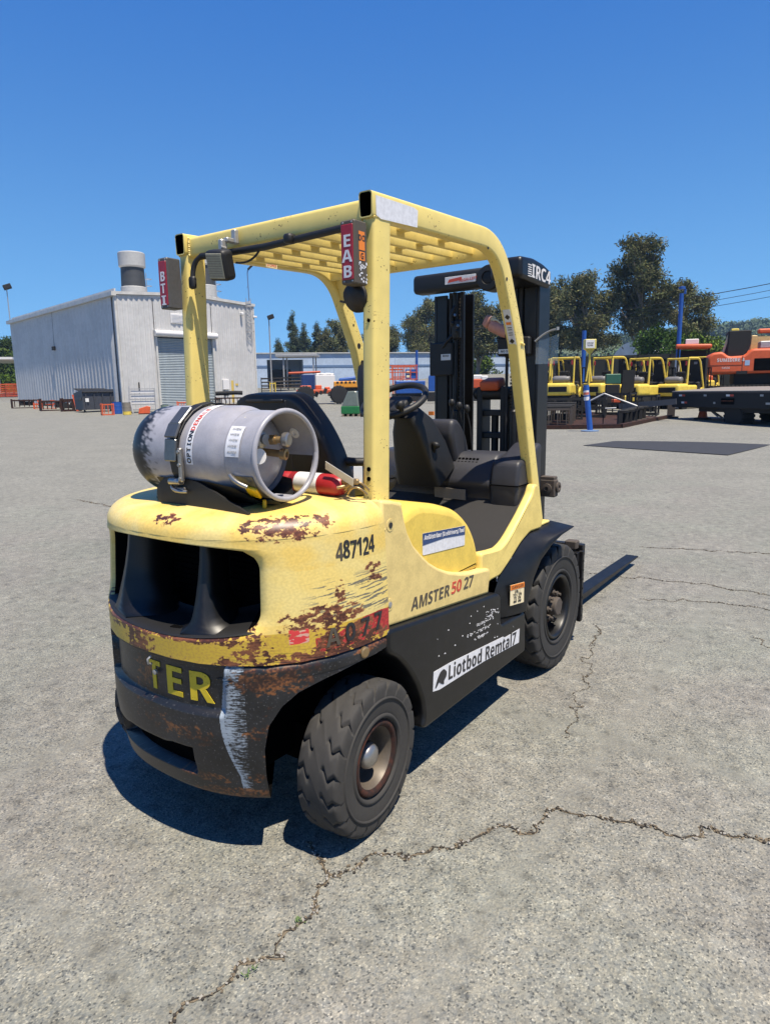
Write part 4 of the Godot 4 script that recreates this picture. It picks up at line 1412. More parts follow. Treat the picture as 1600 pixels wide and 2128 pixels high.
	mb.bb(Vector3(0.105, 2.026, -0.173), Vector3(0.03, 0.05, 0.022), 0.004)
	mb.bb(Vector3(0.130, 2.050, -0.162), Vector3(0.045, 0.016, 0.024), 0.003)
	mb.bb(Vector3(0.150, 2.065, -0.155), Vector3(0.02, 0.05, 0.024), 0.003)
	mb.lathe(Vector3(0.09, 2.02, -0.165), Vector3(-1, 0, 0), [[0.007, -0.02], [0.007, 0.004], [0.0, 0.004]], 8)
	obj("lamp_bracket", mb, M.zinc, wl)
	# reversing alarm below the right tail light
	mb = MB.new()
	mb.lathe(Vector3(0.155, 1.800, 0.412), Vector3(-0.5, -0.25, -0.1).normalized(), [[0.030, -0.045], [0.045, -0.015], [0.050, 0.012], [0.044, 0.026], [0.0, 0.028]], 18, false)
	obj("reversing_alarm", mb, M.black_mat, g)

func build_cab():
	# seat: back shell seen from behind, and its cushion
	var mb := MB.new()
	var out := rpoly(v2([-0.265, 1.03, 0.245, 1.03, 0.252, 1.16, 0.222, 1.285, 0.165, 1.39, 0.090, 1.478, 0.045, 1.503, -0.20, 1.506, -0.262, 1.482, -0.292, 1.40, -0.300, 1.2]), 0.05, 4)
	mb.prism(out, Vector3(0.445, 0, 0), Vector3(0, 0, 1), Vector3(-0.10, 1, 0).normalized(), 0.10, 0.022, 3)
	# (z cross y points to -x: the solid runs backwards from its front plane)
	var seat := obj("seat", mb, M.seat, truck)
	var ribs := MB.new()
	ribs.bb(Vector3(0.212, 1.33, 0.02), Vector3(0.006, 0.27, 0.006), 0.002, Basis(Vector3(0, 0, 1), 0.10))
	ribs.bb(Vector3(0.196, 1.462, -0.09), Vector3(0.008, 0.012, 0.20), 0.004, Basis(Vector3(0, 0, 1), 0.10), 2)
	obj("seat_seam", ribs, M.seat, seat)
	var cu := MB.new()
	cu.bb(Vector3(0.46, 1.13, -0.03), Vector3(0.46, 0.12, 0.48), 0.045, Basis(), 3)
	obj("seat_cushion", cu, M.seat, seat)
	var hip := MB.new()
	hip.tube(bez(Vector3(0.30, 1.235, 0.20), Vector3(0.30, 1.225, 0.30), Vector3(0.40, 1.235, 0.33), 8), 0.017, 10)
	pass
	obj("hip_restraint", hip, M.black_mat, seat)
	var belt := MB.new()
	var bp := bez(Vector3(1.275, 1.645, -0.425), Vector3(1.21, 1.56, -0.40), Vector3(1.235, 1.36, -0.39), 10)
	belt.sweep(bp, MB.rrect(0.055, 0.014, 0.005, 2), Vector3(1, 0, 0))
	belt.sweep(bez(Vector3(1.33, 1.70, -0.40), Vector3(1.29, 1.5, -0.37), Vector3(1.27, 1.33, -0.36), 10), MB.rrect(0.06, 0.03, 0.008, 2), Vector3(1, 0, 0))
	belt.tube(bez(Vector3(1.30, 1.655, -0.43), Vector3(1.25, 1.69, -0.40), Vector3(1.262, 1.62, -0.40), 8), 0.006, 6)
	obj("grab_strap", belt, M.seat, truck)
	# cowl across the front of the footwell
	var cowl := part("dashboard", truck)
	mb = MB.new()
	mb.prism(rpoly(v2([1.33, 0.74, 1.62, 0.74, 1.62, 1.15, 1.56, 1.175, 1.44, 1.17, 1.37, 1.10, 1.33, 1.02, 1.36, 0.97]), 0.03, 3), Vector3(0, 0, -0.44), Vector3(1, 0, 0), Vector3(0, 1, 0), 0.75, 0.02, 2)
	obj("cowl", mb, M.plastic, cowl)
	mb = MB.new()
	mb.prism(rpoly(v2([1.335, 0.82, 1.62, 0.90, 1.62, 1.225, 1.55, 1.20, 1.46, 1.155, 1.345, 1.145, 1.325, 1.03]), 0.03, 3), Vector3(0, 0, 0.312), Vector3(1, 0, 0), Vector3(0, 1, 0), 0.150, 0.018, 3)
	obj("side_console", mb, M.plastic, cowl)
	mb = MB.new()
	mb.bb(Vector3(1.45, 1.025, 0.388), Vector3(0.256, 0.006, 0.156), 0.002)
	obj("console_seam", mb, M.dark, cowl)
	mb = MB.new()
	var slope := Basis(Vector3(0, 0, 1), -0.55)
	for i in 4:
		for j in 7: mb.bb(Vector3(1.378 + i * 0.011, 1.088 + i * 0.017, 0.075 + j * 0.021), Vector3(0.012, 0.011, 0.015), 0.002, slope)
	obj("air_vent", mb, M.dark, cowl)
	mb = MB.new()
	mb.box(Vector3(1.326, 0.965, 0.085), Vector3(0.004, 0.055, 0.185), Basis(Vector3(0, 0, 1), 0.1) * Basis(Vector3(1, 0, 0), 0.02))
	obj("data_plate", mb, mat(lin(0.22, 0.20, 0.18), 0.5, 0.0, grime, 12.0), cowl)
	mb = MB.new()
	mb.lathe(Vector3(1.352, 1.10, 0.02), Vector3(-0.85, 0.5, 0), [[0.012, 0.0], [0.011, 0.006], [0.0, 0.007]], 12)
	obj("key_switch", mb, M.zinc, cowl)
	# column, binnacle, steering wheel
	mb = MB.new()
	var rings := []
	for q in [[1.30, 1.06, 0.27, 0.20], [1.24, 1.20, 0.23, 0.19], [1.175, 1.32, 0.18, 0.15], [1.13, 1.385, 0.12, 0.10]]:
		var ring := PackedVector3Array()
		for p in MB.rrect(q[2], q[3], 0.03, 3): ring.append(Vector3(q[0], q[1], -0.045) + Vector3(0.85, 0.5, 0).normalized() * p.y + Vector3(0, 0, -1) * p.x)
		rings.append(ring)
	mb.loft(rings)
	var col := obj("steering_column", mb, M.black_mat, cowl)
	mb = MB.new()
	mb.prism(rpoly(v2([1.40, 1.10, 1.56, 1.12, 1.50, 1.27, 1.42, 1.345, 1.36, 1.345, 1.34, 1.27]), 0.035, 3), Vector3(0, 0, -0.10), Vector3(1, 0, 0), Vector3(0, 1, 0), 0.185, 0.025, 3)
	obj("instrument_binnacle", mb, M.plastic, cowl)
	mb = MB.new()
	mb.box(Vector3(1.365, 1.375, -0.05), Vector3(0.01, 0.02, 0.03))
	obj("warning_lamp", mb, M.orange_print, cowl)
	var ax := Vector3(-0.47, 0.88, 0).normalized()
	var cen := Vector3(1.075, 1.445, -0.085)
	var side := Vector3(0, 0, 1)
	var fwd := side.cross(ax).normalized()
	mb = MB.new()
	var loop := []
	for i in 41: loop.append(cen + (side * cos(TAU * i / 40) + fwd * sin(TAU * i / 40)) * 0.160)
	var rr := []
	for i in 41:
		var ring := PackedVector3Array()
		var d: Vector3 = (loop[i] - cen).normalized()
		for q in MB.circle(0.016, 10): ring.append(loop[i] + d * q.x + ax * q.y)
		rr.append(ring)
	mb.loft(rr, false)
	var wheel := obj("steering_wheel", mb, M.black_mat, cowl)
	mb = MB.new()
	mb.bb(cen - ax * 0.025, Vector3(0.13, 0.15, 0.035), 0.015, Basis(side, fwd, ax), 3)
	for a in [0.3, 1.57, 2.84]:
		var d := side * cos(a) + fwd * sin(a)
		mb.sweep([cen - ax * 0.03 + d * 0.04, cen - ax * 0.018 + d * 0.10, cen + d * 0.155], MB.rrect(0.035, 0.014, 0.005, 2), ax)
	mb.tube([cen - ax * 0.02, cen - ax * 0.12], 0.03, 10)
	obj("wheel_hub", mb, M.black_mat, wheel)
	mb = MB.new()
	mb.lathe(cen + side * 0.115 + fwd * 0.115 + ax * 0.0, ax, [[0.012, 0.0], [0.010, 0.02], [0.021, 0.03], [0.024, 0.045], [0.018, 0.06], [0.0, 0.064]], 14, false)
	obj("spinner_knob", mb, M.black_mat, wheel)
	# levers and their boot
	for i in 3:
		mb = MB.new()
		var z := 0.03 + i * 0.045
		mb.tube([Vector3(1.50, 1.17, z), Vector3(1.475, 1.30, z), Vector3(1.46, 1.405 - 0.015 * i, z - 0.01)], 0.005, 7)
		mb.lathe(Vector3(1.46, 1.405 - 0.015 * i, z - 0.01), Vector3(-0.15, 1, 0).normalized(), [[0.006, 0.0], [0.014, 0.01], [0.017, 0.025], [0.012, 0.04], [0.0, 0.044]], 12, false)
		obj("control_lever", mb, M.black_mat, cowl)
	mb = MB.new()
	mb.tube([Vector3(1.25, 1.11, 0.045), Vector3(1.215, 1.16, 0.055), Vector3(1.19, 1.215, 0.075)], 0.008, 8)
	mb.lathe(Vector3(1.19, 1.21, 0.075), Vector3(0.2, 0.8, 0.3).normalized(), [[0.012, 0.0], [0.022, 0.012], [0.022, 0.026], [0.0, 0.034]], 12, false)
	obj("direction_lever", mb, M.black_mat, cowl)
	mb = MB.new()
	mb.bb(Vector3(1.325, 1.075, 0.0), Vector3(0.02, 0.07, 0.03), 0.004, Basis(Vector3(0, 0, 1), -0.4))
	obj("pedal", mb, M.zinc, cowl)

func build_mast():
	var mast := part("mast", truck)
	for sgn in [1.0, -1.0]:
		for st in [[0.327, 1.93, 0.145, 0.22, 2.04], [0.250, 1.985, 0.13, 0.20, 2.06]]:
			var mb := MB.new()
			var z: float = st[0] * sgn
			# channel: web and two flanges opening inwards
			var y0: float = st[3]
			var y1: float = st[4]
			var cy := (y0 + y1) * 0.5
			mb.bb(Vector3(st[1], cy, z - 0.006 * sgn), Vector3(st[2], y1 - y0, 0.018), 0.003)
			mb.bb(Vector3(st[1] - st[2] * 0.5 + 0.008, cy, z - 0.05 * sgn), Vector3(0.016, y1 - y0, 0.07), 0.003)
			mb.bb(Vector3(st[1] + st[2] * 0.5 - 0.008, cy, z - 0.05 * sgn), Vector3(0.016, y1 - y0, 0.07), 0.003)
			obj("mast_channel", mb, M.mast, mast)
		var ch := MB.new()
		for i in 60: ch.bb(Vector3(1.885, 0.95 + i * 0.018, 0.165 * sgn), Vector3(0.012, 0.013, 0.016 if i % 2 else 0.024), 0.002)
		obj("lift_chain", ch, M.steel_dirty, mast)
		var ho := MB.new()
		ho.tube([Vector3(1.86, 2.05, 0.145 * sgn), Vector3(1.855, 1.5, 0.145 * sgn), Vector3(1.86, 0.8, 0.15 * sgn)], 0.009, 8)
		ho.tube([Vector3(1.865, 2.05, 0.22 * sgn), Vector3(1.86, 1.4, 0.215 * sgn), Vector3(1.87, 0.8, 0.22 * sgn)], 0.012, 8)
		obj("hydraulic_hose", ho, M.rubber_dark, mast)
		var cy2 := MB.new()
		cy2.lathe(Vector3(1.86, 0.85, 0.19 * sgn), Vector3.UP, [[0.024, 0.0], [0.024, 0.52], [0.014, 0.53], [0.014, 1.20], [0.0, 1.20]], 14)
		obj("lift_cylinder", cy2, M.mast, mast)
	# hose clamps and a guard plate on the left
	var mb := MB.new()
	mb.bb(Vector3(1.83, 1.675, -0.265), Vector3(0.03, 0.19, 0.15), 0.006)
	var hb := obj("hose_guard", mb, M.black_mat, mast)
	mb = MB.new()
	mb.box(Vector3(1.8125, 1.685, -0.225), Vector3(0.002, 0.035, 0.065))
	var sk := obj("guard_label", mb, M.paper, hb)
	lettering("READ", 0.010, M.ink, sk, Vector3(1.811, 1.692, -0.225), Vector3(0, 0, 1), Vector3.UP, true, 1.2, 0.0008)
	mb = MB.new()
	mb.bb(Vector3(1.84, 1.84, -0.165), Vector3(0.05, 0.11, 0.05), 0.01, Basis(), 2)
	mb.tube(bez(Vector3(1.83, 1.85, -0.18), Vector3(1.79, 1.91, -0.20), Vector3(1.83, 1.97, -0.17), 6), 0.012, 8)
	mb.tube(bez(Vector3(1.83, 1.81, -0.19), Vector3(1.80, 1.76, -0.23), Vector3(1.83, 1.73, -0.26), 6), 0.010, 8)
	for q in [[1.91, -0.17], [1.875, -0.185], [1.83, -0.15]]: mb.lathe(Vector3(1.815, q[0], q[1]), Vector3(-0.6, 0.3, 0.5).normalized(), [[0.009, -0.02], [0.009, 0.012], [0.0, 0.014]], 8)
	obj("hose_manifold", mb, M.black_mat, mast)
	mb = MB.new()
	for q in [[1.915, -0.162], [1.855, -0.142]]: mb.lathe(Vector3(1.805, q[0], q[1]), Vector3(-0.6, 0.3, 0.5).normalized(), [[0.008, 0.0], [0.008, 0.010], [0.0, 0.011]], 8)
	obj("hose_fitting", mb, M.steel, mast)
	# upper crossbeam, seen from the driver's side, and the cover on the right
	mb = MB.new()
	mb.bb(Vector3(1.80, 2.100, -0.150), Vector3(0.10, 0.105, 0.53), 0.022, Basis(), 3)
	var beam := obj("mast_crossbeam", mb, M.black_mat, mast)
	mb = MB.new()
	mb.lathe(Vector3(1.77, 2.092, 0.075), Vector3(-1, 0, 0), [[0.070, -0.07], [0.070, 0.012], [0.064, 0.026], [0.036, 0.028], [0.032, 0.016], [0.0, 0.016]], 24)
	obj("beam_end_cap", mb, M.black_mat, mast)
	mb = MB.new()
	mb.bb(Vector3(1.748, 2.100, -0.095), Vector3(0.003, 0.040, 0.195), 0.001)
	var bs := obj("beam_sticker", mb, M.white, beam)
	mb = MB.new()
	mb.prism(PackedVector2Array([Vector2(-0.175, 2.088), Vector2(-0.085, 2.097), Vector2(-0.085, 2.113), Vector2(-0.165, 2.106)]), Vector3(1.7462, 0, 0), Vector3(0, 0, 1), Vector3(0, 1, 0), 0.001)
	obj("sticker_band", mb, M.red_print, bs)
	lettering("HIGH-LIFT", 0.015, M.red_print, bs, Vector3(1.7455, 2.096, -0.045), Vector3(0, 0.06, 1), Vector3(0, 1, -0.06), true, 1.1, 0.0008)
	mb = MB.new()
	var cp := v2([1.58, 2.045, 1.80, 2.035, 1.975, 2.03, 1.98, 2.125, 1.88, 2.148, 1.74, 2.160, 1.58, 2.150])
	mb.prism(rpoly(cp, 0.025, 3), Vector3(0, 0, 0.17), Vector3(1, 0, 0), Vector3(0, 1, 0), 0.175, 0.02, 3)
	var cover := obj("mast_cover", mb, M.mast, mast)
	lettering("IRC4", 0.066, M.white, cover, Vector3(1.835, 2.088, 0.3458), Vector3(1, -0.04, 0), Vector3(0.02, 1, 0), true, 1.25, 0.001)
	mb = MB.new()
	for i in 6: mb.box(Vector3(1.685, 2.118 - i * 0.011, 0.3458), Vector3(0.045, 0.005, 0.001))
	obj("emblem_bar", mb, M.white, cover)
	# middle free-lift cylinder with an orange cap
	mb = MB.new()
	mb.bb(Vector3(1.93, 0.91, 0.07 - 0.105), Vector3(0.12, 1.20, 0.035), 0.006)
	mb.bb(Vector3(1.93, 0.91, 0.07 + 0.045), Vector3(0.12, 1.20, 0.035), 0.006)
	for y in [0.5, 0.95, 1.10, 1.23, 1.36]: mb.bb(Vector3(1.93, y, 0.04), Vector3(0.08, 0.035, 0.13), 0.004)
	mb.lathe(Vector3(1.93, 0.3, 0.04), Vector3.UP, [[0.022, 0.0], [0.022, 1.05], [0.0, 1.05]], 12)
	mb.bb(Vector3(1.93, 1.47, 0.04), Vector3(0.11, 0.07, 0.26), 0.03, Basis(), 3)
	obj("free_lift_frame", mb, M.black_mat, mast)
	mb = MB.new()
	mb.bb(Vector3(1.90, 1.525, 0.035), Vector3(0.11, 0.055, 0.115), 0.012, Basis(Vector3(0, 0, 1), 0.25), 2)
	obj("orange_cap", mb, M.orange, mast)
	# pink wrapped hose across the right upright
	mb = MB.new()
	mb.tube([Vector3(1.80, 1.845, 0.075), Vector3(1.80, 1.81, 0.145), Vector3(1.80, 1.775, 0.24)], 0.034, 14, 0.95)
	mb.bb(Vector3(1.80, 1.865, 0.055), Vector3(0.05, 0.07, 0.05), 0.018, Basis(Vector3(1, 0, 0), 0.5), 2)
	var sleeve := obj("hose_sleeve", mb, M.pink, mast)
	mb = MB.new()
	mb.tube([Vector3(1.80, 1.797, 0.178), Vector3(1.80, 1.791, 0.196)], 0.036, 14)
	obj("sleeve_band", mb, M.black_mat, sleeve)
	mb = MB.new()
	for k in 4: mb.tube(bez(Vector3(1.79, 1.85, 0.07), Vector3(1.77, 1.90, 0.06 + 0.02 * k), Vector3(1.80, 1.885 - 0.02 * k, 0.10 + 0.015 * k), 5), 0.004, 6)
	obj("loose_wire", mb, M.cream, sleeve)
	mb = MB.new()
	mb.bb(Vector3(1.83, 1.725, 0.20), Vector3(0.04, 0.10, 0.19), 0.008)
	var vb := obj("valve_block", mb, M.black_mat, mast)
	mb = MB.new()
	mb.box(Vector3(1.8085, 1.70, 0.165), Vector3(0.002, 0.024, 0.10))
	var vl := obj("valve_label", mb, M.paper, vb)
	lettering("NO STEP", 0.012, M.ink, vl, Vector3(1.807, 1.70, 0.165), Vector3(0, 0, 1), Vector3.UP, true, 1.1, 0.0008)
	mb = MB.new()
	var g := []
	for i in 9:
		var a := lerpf(-0.6, 0.75, i / 8.0)
		var row := []
		for j in 5: row.append(Vector3(1.66 + 0.04 * cos(a), 1.62 + j * 0.028 + 0.035 * i / 8.0 * j / 4.0, 0.44 + 0.10 * sin(a)))
		g.append(row)
	mb.grid(g, [])
	var clear := StandardMaterial3D.new()
	clear.albedo_color = Color(0.75, 0.78, 0.8, 0.22)
	clear.transparency = BaseMaterial3D.TRANSPARENCY_ALPHA
	clear.roughness = 0.08
	var shield := obj("clear_shield", mb, clear, mast)
	mb = MB.new()
	mb.tube(bez(Vector3(1.69, 1.735, 0.38), Vector3(1.70, 1.79, 0.44), Vector3(1.69, 1.79, 0.50), 6), 0.005, 6)
	mb.lathe(Vector3(1.69, 1.785, 0.50), Vector3(0, 1, 0), [[0.008, 0.0], [0.008, 0.015], [0.0, 0.016]], 8)
	obj("shield_stay", mb, M.zinc, shield)
	# tilt cylinders, carriage and forks
	for sgn in [1.0, -1.0]:
		mb = MB.new()
		mb.rod(Vector3(1.25, 0.66, 0.33 * sgn), Vector3(1.87, 0.62, 0.33 * sgn), 0.032, 12)
		obj("tilt_cylinder", mb, M.black_mat, mast)
	var car := part("fork_carriage", mast)
	for q in [[0.555, 0.07], [0.165, 0.07]]:
		mb = MB.new()
		mb.bb(Vector3(2.125, q[0], 0), Vector3(0.045, q[1], 1.06), 0.004)
		obj("carriage_bar", mb, M.fork, car)
	for sgn in [1.0, -1.0]:
		mb = MB.new()
		mb.bb(Vector3(2.085, 0.345, 0.53 * sgn), Vector3(0.03, 0.43, 0.028), 0.004)
		mb.bb(Vector3(2.06, 0.36, 0.505 * sgn), Vector3(0.05, 0.39, 0.04), 0.004)
		for i in 7: mb.lathe(Vector3(2.085, 0.17 + i * 0.055, 0.544 * sgn), Vector3(0, 0, sgn), [[0.007, 0.0], [0.007, 0.003], [0.0, 0.003]], 8)
		obj("carriage_plate", mb, M.fork, car)
		mb = MB.new()
		mb.bb(Vector3(2.09, 0.59, 0.47 * sgn), Vector3(0.06, 0.05, 0.07), 0.006)
		mb.bb(Vector3(2.00, 0.42, 0.28 * sgn), Vector3(0.10, 0.42, 0.03), 0.004)
		obj("carriage_bracket", mb, M.iron, car)
		# fork: shank and tapering blade
		mb = MB.new()
		var z: float = 0.285 * sgn
		var pr := rpoly(v2([2.150, 0.60, 2.190, 0.60, 2.192, 0.135, 2.215, 0.108, 2.70, 0.102, 4.08, 0.084, 4.10, 0.076, 4.08, 0.066, 3.2, 0.056, 2.20, 0.050, 2.165, 0.07, 2.150, 0.11]), 0.015, 3)
		mb.prism(pr, Vector3(0, 0, z - 0.050), Vector3(1, 0, 0), Vector3(0, 1, 0), 0.100, 0.004)
		obj("fork", mb, M.fork, car)
	mb = MB.new()
	mb.bb(Vector3(1.96, 0.985, 0.36), Vector3(0.05, 0.035, 0.10), 0.004)
	mb.bb(Vector3(1.96, 0.935, 0.37), Vector3(0.055, 0.10, 0.09), 0.006)
	mb.lathe(Vector3(1.932, 0.935, 0.37), Vector3(-1, 0, 0), [[0.028, 0.0], [0.028, 0.012], [0.012, 0.014], [0.012, 0.004], [0.0, 0.004]], 14)
	mb.lathe(Vector3(1.97, 0.94, 0.417), Vector3(0, 0, 1), [[0.03, 0.0], [0.03, 0.01], [0.014, 0.012], [0.012, 0.004], [0.0, 0.004]], 14)
	obj("side_bracket", mb, M.iron, mast)

func tyre_mesh(r: float, w: float, bead: float, lugs: int, deep: float) -> MB:
	var mb := MB.new()
	var rows := []
	var h := r - bead
	var prof := [[-0.36, bead, 0], [-0.44, bead + 0.12 * h, 0], [-0.47, bead + 0.25 * h, 0], [-0.485, bead + 0.5 * h, 0], [-0.485, r - deep - 0.016, 0], [-0.478, r - 0.020, 1], [-0.462, r - 0.010, 1], [-0.42, r - 0.003, 1], [-0.30, r - 0.001, 1], [-0.20, r, 1], [-0.155, r, 0.6], [-0.12, r, 0]]
	var full := prof.duplicate()
	for i in prof.size():
		var q: Array = prof[prof.size() - 1 - i]
		full.append([-q[0], q[1], q[2]])
	var pat := [[0.0, 0.0], [0.04, 1.0], [0.13, 1.0], [0.19, 0.0], [0.40, 0.0], [0.62, 0.0], [0.85, 0.0]]
	for q in full:
		var row := []
		for l in lugs:
			for k in pat:
				var f: float = (l + k[0]) / lugs
				var zig: float = q[0] * 0.9 / lugs * 1.0 + (0.5 / lugs if q[0] > 0 else 0.0) * smoothstep(0.0, 0.1, absf(q[0])) + 0.16 / lugs * sin(q[0] * 26.0)
				var a := (f + zig) * TAU
				var rad: float = q[1] - deep * k[1] * q[2]
				row.append(Vector3(cos(a) * rad, sin(a) * rad, q[0] * w))
		row.append(row[0])
		rows.append(row)
	mb.grid(rows, [], true)
	# rings moulded in both walls
	for sgn in [1.0, -1.0]:
		for q in [[bead + 0.13 * h, 0.010, 0.455], [bead + 0.58 * h, 0.006, 0.486]]:
			mb.lathe(Vector3(0, 0, q[2] * w * sgn), Vector3(0, 0, sgn), [[q[0] - q[1], -0.004], [q[0] - q[1] * 0.5, 0.005], [q[0] + q[1] * 0.5, 0.005], [q[0] + q[1], -0.004]], 64, false, false)
	return mb

func build_wheels():
	for sgn in [1.0, -1.0]:
		# steer wheel, turned a little
		var wheel := part("steer_wheel", truck)
		wheel.position = Vector3(0, 0.2626, 0.496 * sgn)
		wheel.rotation.y = 0.0736 if sgn > 0 else PI + 0.0736
		var r := 0.2626
		obj("tyre", tyre_mesh(r, 0.161, 0.128, 19, 0.014), M.rubber, wheel)
		var mb := MB.new()
		mb.lathe(Vector3.ZERO, Vector3(0, 0, 1), [[0.130, 0.040], [0.131, 0.066], [0.124, 0.073], [0.112, 0.071], [0.106, 0.060]], 48, false, false)
		obj("rim_flange", mb, M.rust_dark, wheel)
		mb = MB.new()
		mb.lathe(Vector3.ZERO, Vector3(0, 0, 1), [[0.106, 0.062], [0.098, 0.045], [0.094, 0.01], [0.088, -0.03], [0.070, -0.038], [0.0, -0.038]], 48, false, false)
		obj("rim_dish", mb, M.steel_dirty, wheel)
		mb = MB.new()
		mb.lathe(Vector3.ZERO, Vector3(0, 0, 1), [[0.072, -0.04], [0.068, -0.01], [0.050, -0.008], [0.047, 0.032], [0.0, 0.032]], 32)
		for i in 6: mb.lathe(Vector3(cos(TAU * i / 6.0) * 0.060, sin(TAU * i / 6.0) * 0.060, -0.012), Vector3(0, 0, 1), [[0.011, 0.0], [0.011, 0.022], [0.0, 0.023]], 6)
		obj("wheel_hub", mb, M.rubber_dark, wheel)
		mb = MB.new()
		mb.lathe(Vector3(0, 0, 0.030), Vector3(0, 0, 1), [[0.046, 0.0], [0.044, 0.010], [0.038, 0.021], [0.025, 0.029], [0.010, 0.032], [0.0, 0.0325]], 28, false)
		obj("hub_cap", mb, M.steel, wheel)
		# drive wheel
		wheel = part("drive_wheel", truck)
		wheel.position = Vector3(1.6734, 0.3384, 0.469 * sgn)
		wheel.rotation.y = 0.0 if sgn > 0 else PI
		r = 0.3384
		obj("tyre", tyre_mesh(r, 0.19, 0.175, 22, 0.020), M.rubber_dark if false else mat(lin(0.027, 0.0265, 0.0265), 0.75, 0.0, grime, 5.0), wheel)
		mb = MB.new()
		mb.lathe(Vector3.ZERO, Vector3(0, 0, 1), [[0.178, 0.05], [0.179, 0.080], [0.170, 0.088], [0.160, 0.085], [0.153, 0.068], [0.148, 0.03], [0.142, -0.02], [0.12, -0.03], [0.0, -0.03]], 56, false, false)
		obj("rim", mb, M.black, wheel)
		mb = MB.new()
		mb.lathe(Vector3.ZERO, Vector3(0, 0, 1), [[0.100, -0.032], [0.097, 0.034], [0.078, 0.042], [0.0, 0.042]], 32)
		obj("hub_drum", mb, M.rust_dark, wheel)
		mb = MB.new()
		mb.lathe(Vector3.ZERO, Vector3(0, 0, 1), [[0.052, 0.04], [0.050, 0.084], [0.044, 0.090], [0.0, 0.091]], 24)
		for i in 8: mb.lathe(Vector3(cos(TAU * i / 8.0) * 0.074, sin(TAU * i / 8.0) * 0.074, 0.040), Vector3(0, 0, 1), [[0.015, 0.0], [0.015, 0.022], [0.008, 0.024], [0.008, 0.038], [0.0, 0.039]], 6)
		obj("wheel_nut", mb, M.iron, wheel)
		mb = MB.new()
		for i in 6: mb.lathe(Vector3(cos(TAU * (i + 0.5) / 6.0) * 0.122, sin(TAU * (i + 0.5) / 6.0) * 0.122, -0.029), Vector3(0, 0, 1), [[0.014, 0.0], [0.014, 0.003], [0.0, 0.003]], 10)
		obj("rim_hole", mb, M.dark, wheel)
	var ax := MB.new()
	ax.rod(Vector3(1.6734, 0.3384, -0.44), Vector3(1.6734, 0.3384, 0.44), 0.08, 12)
	obj("axle", ax, M.dark, truck)
	ax = MB.new()
	ax.rod(Vector3(0, 0.2626, -0.48), Vector3(0, 0.2626, 0.48), 0.05, 10)
	obj("axle", ax, M.dark, truck)

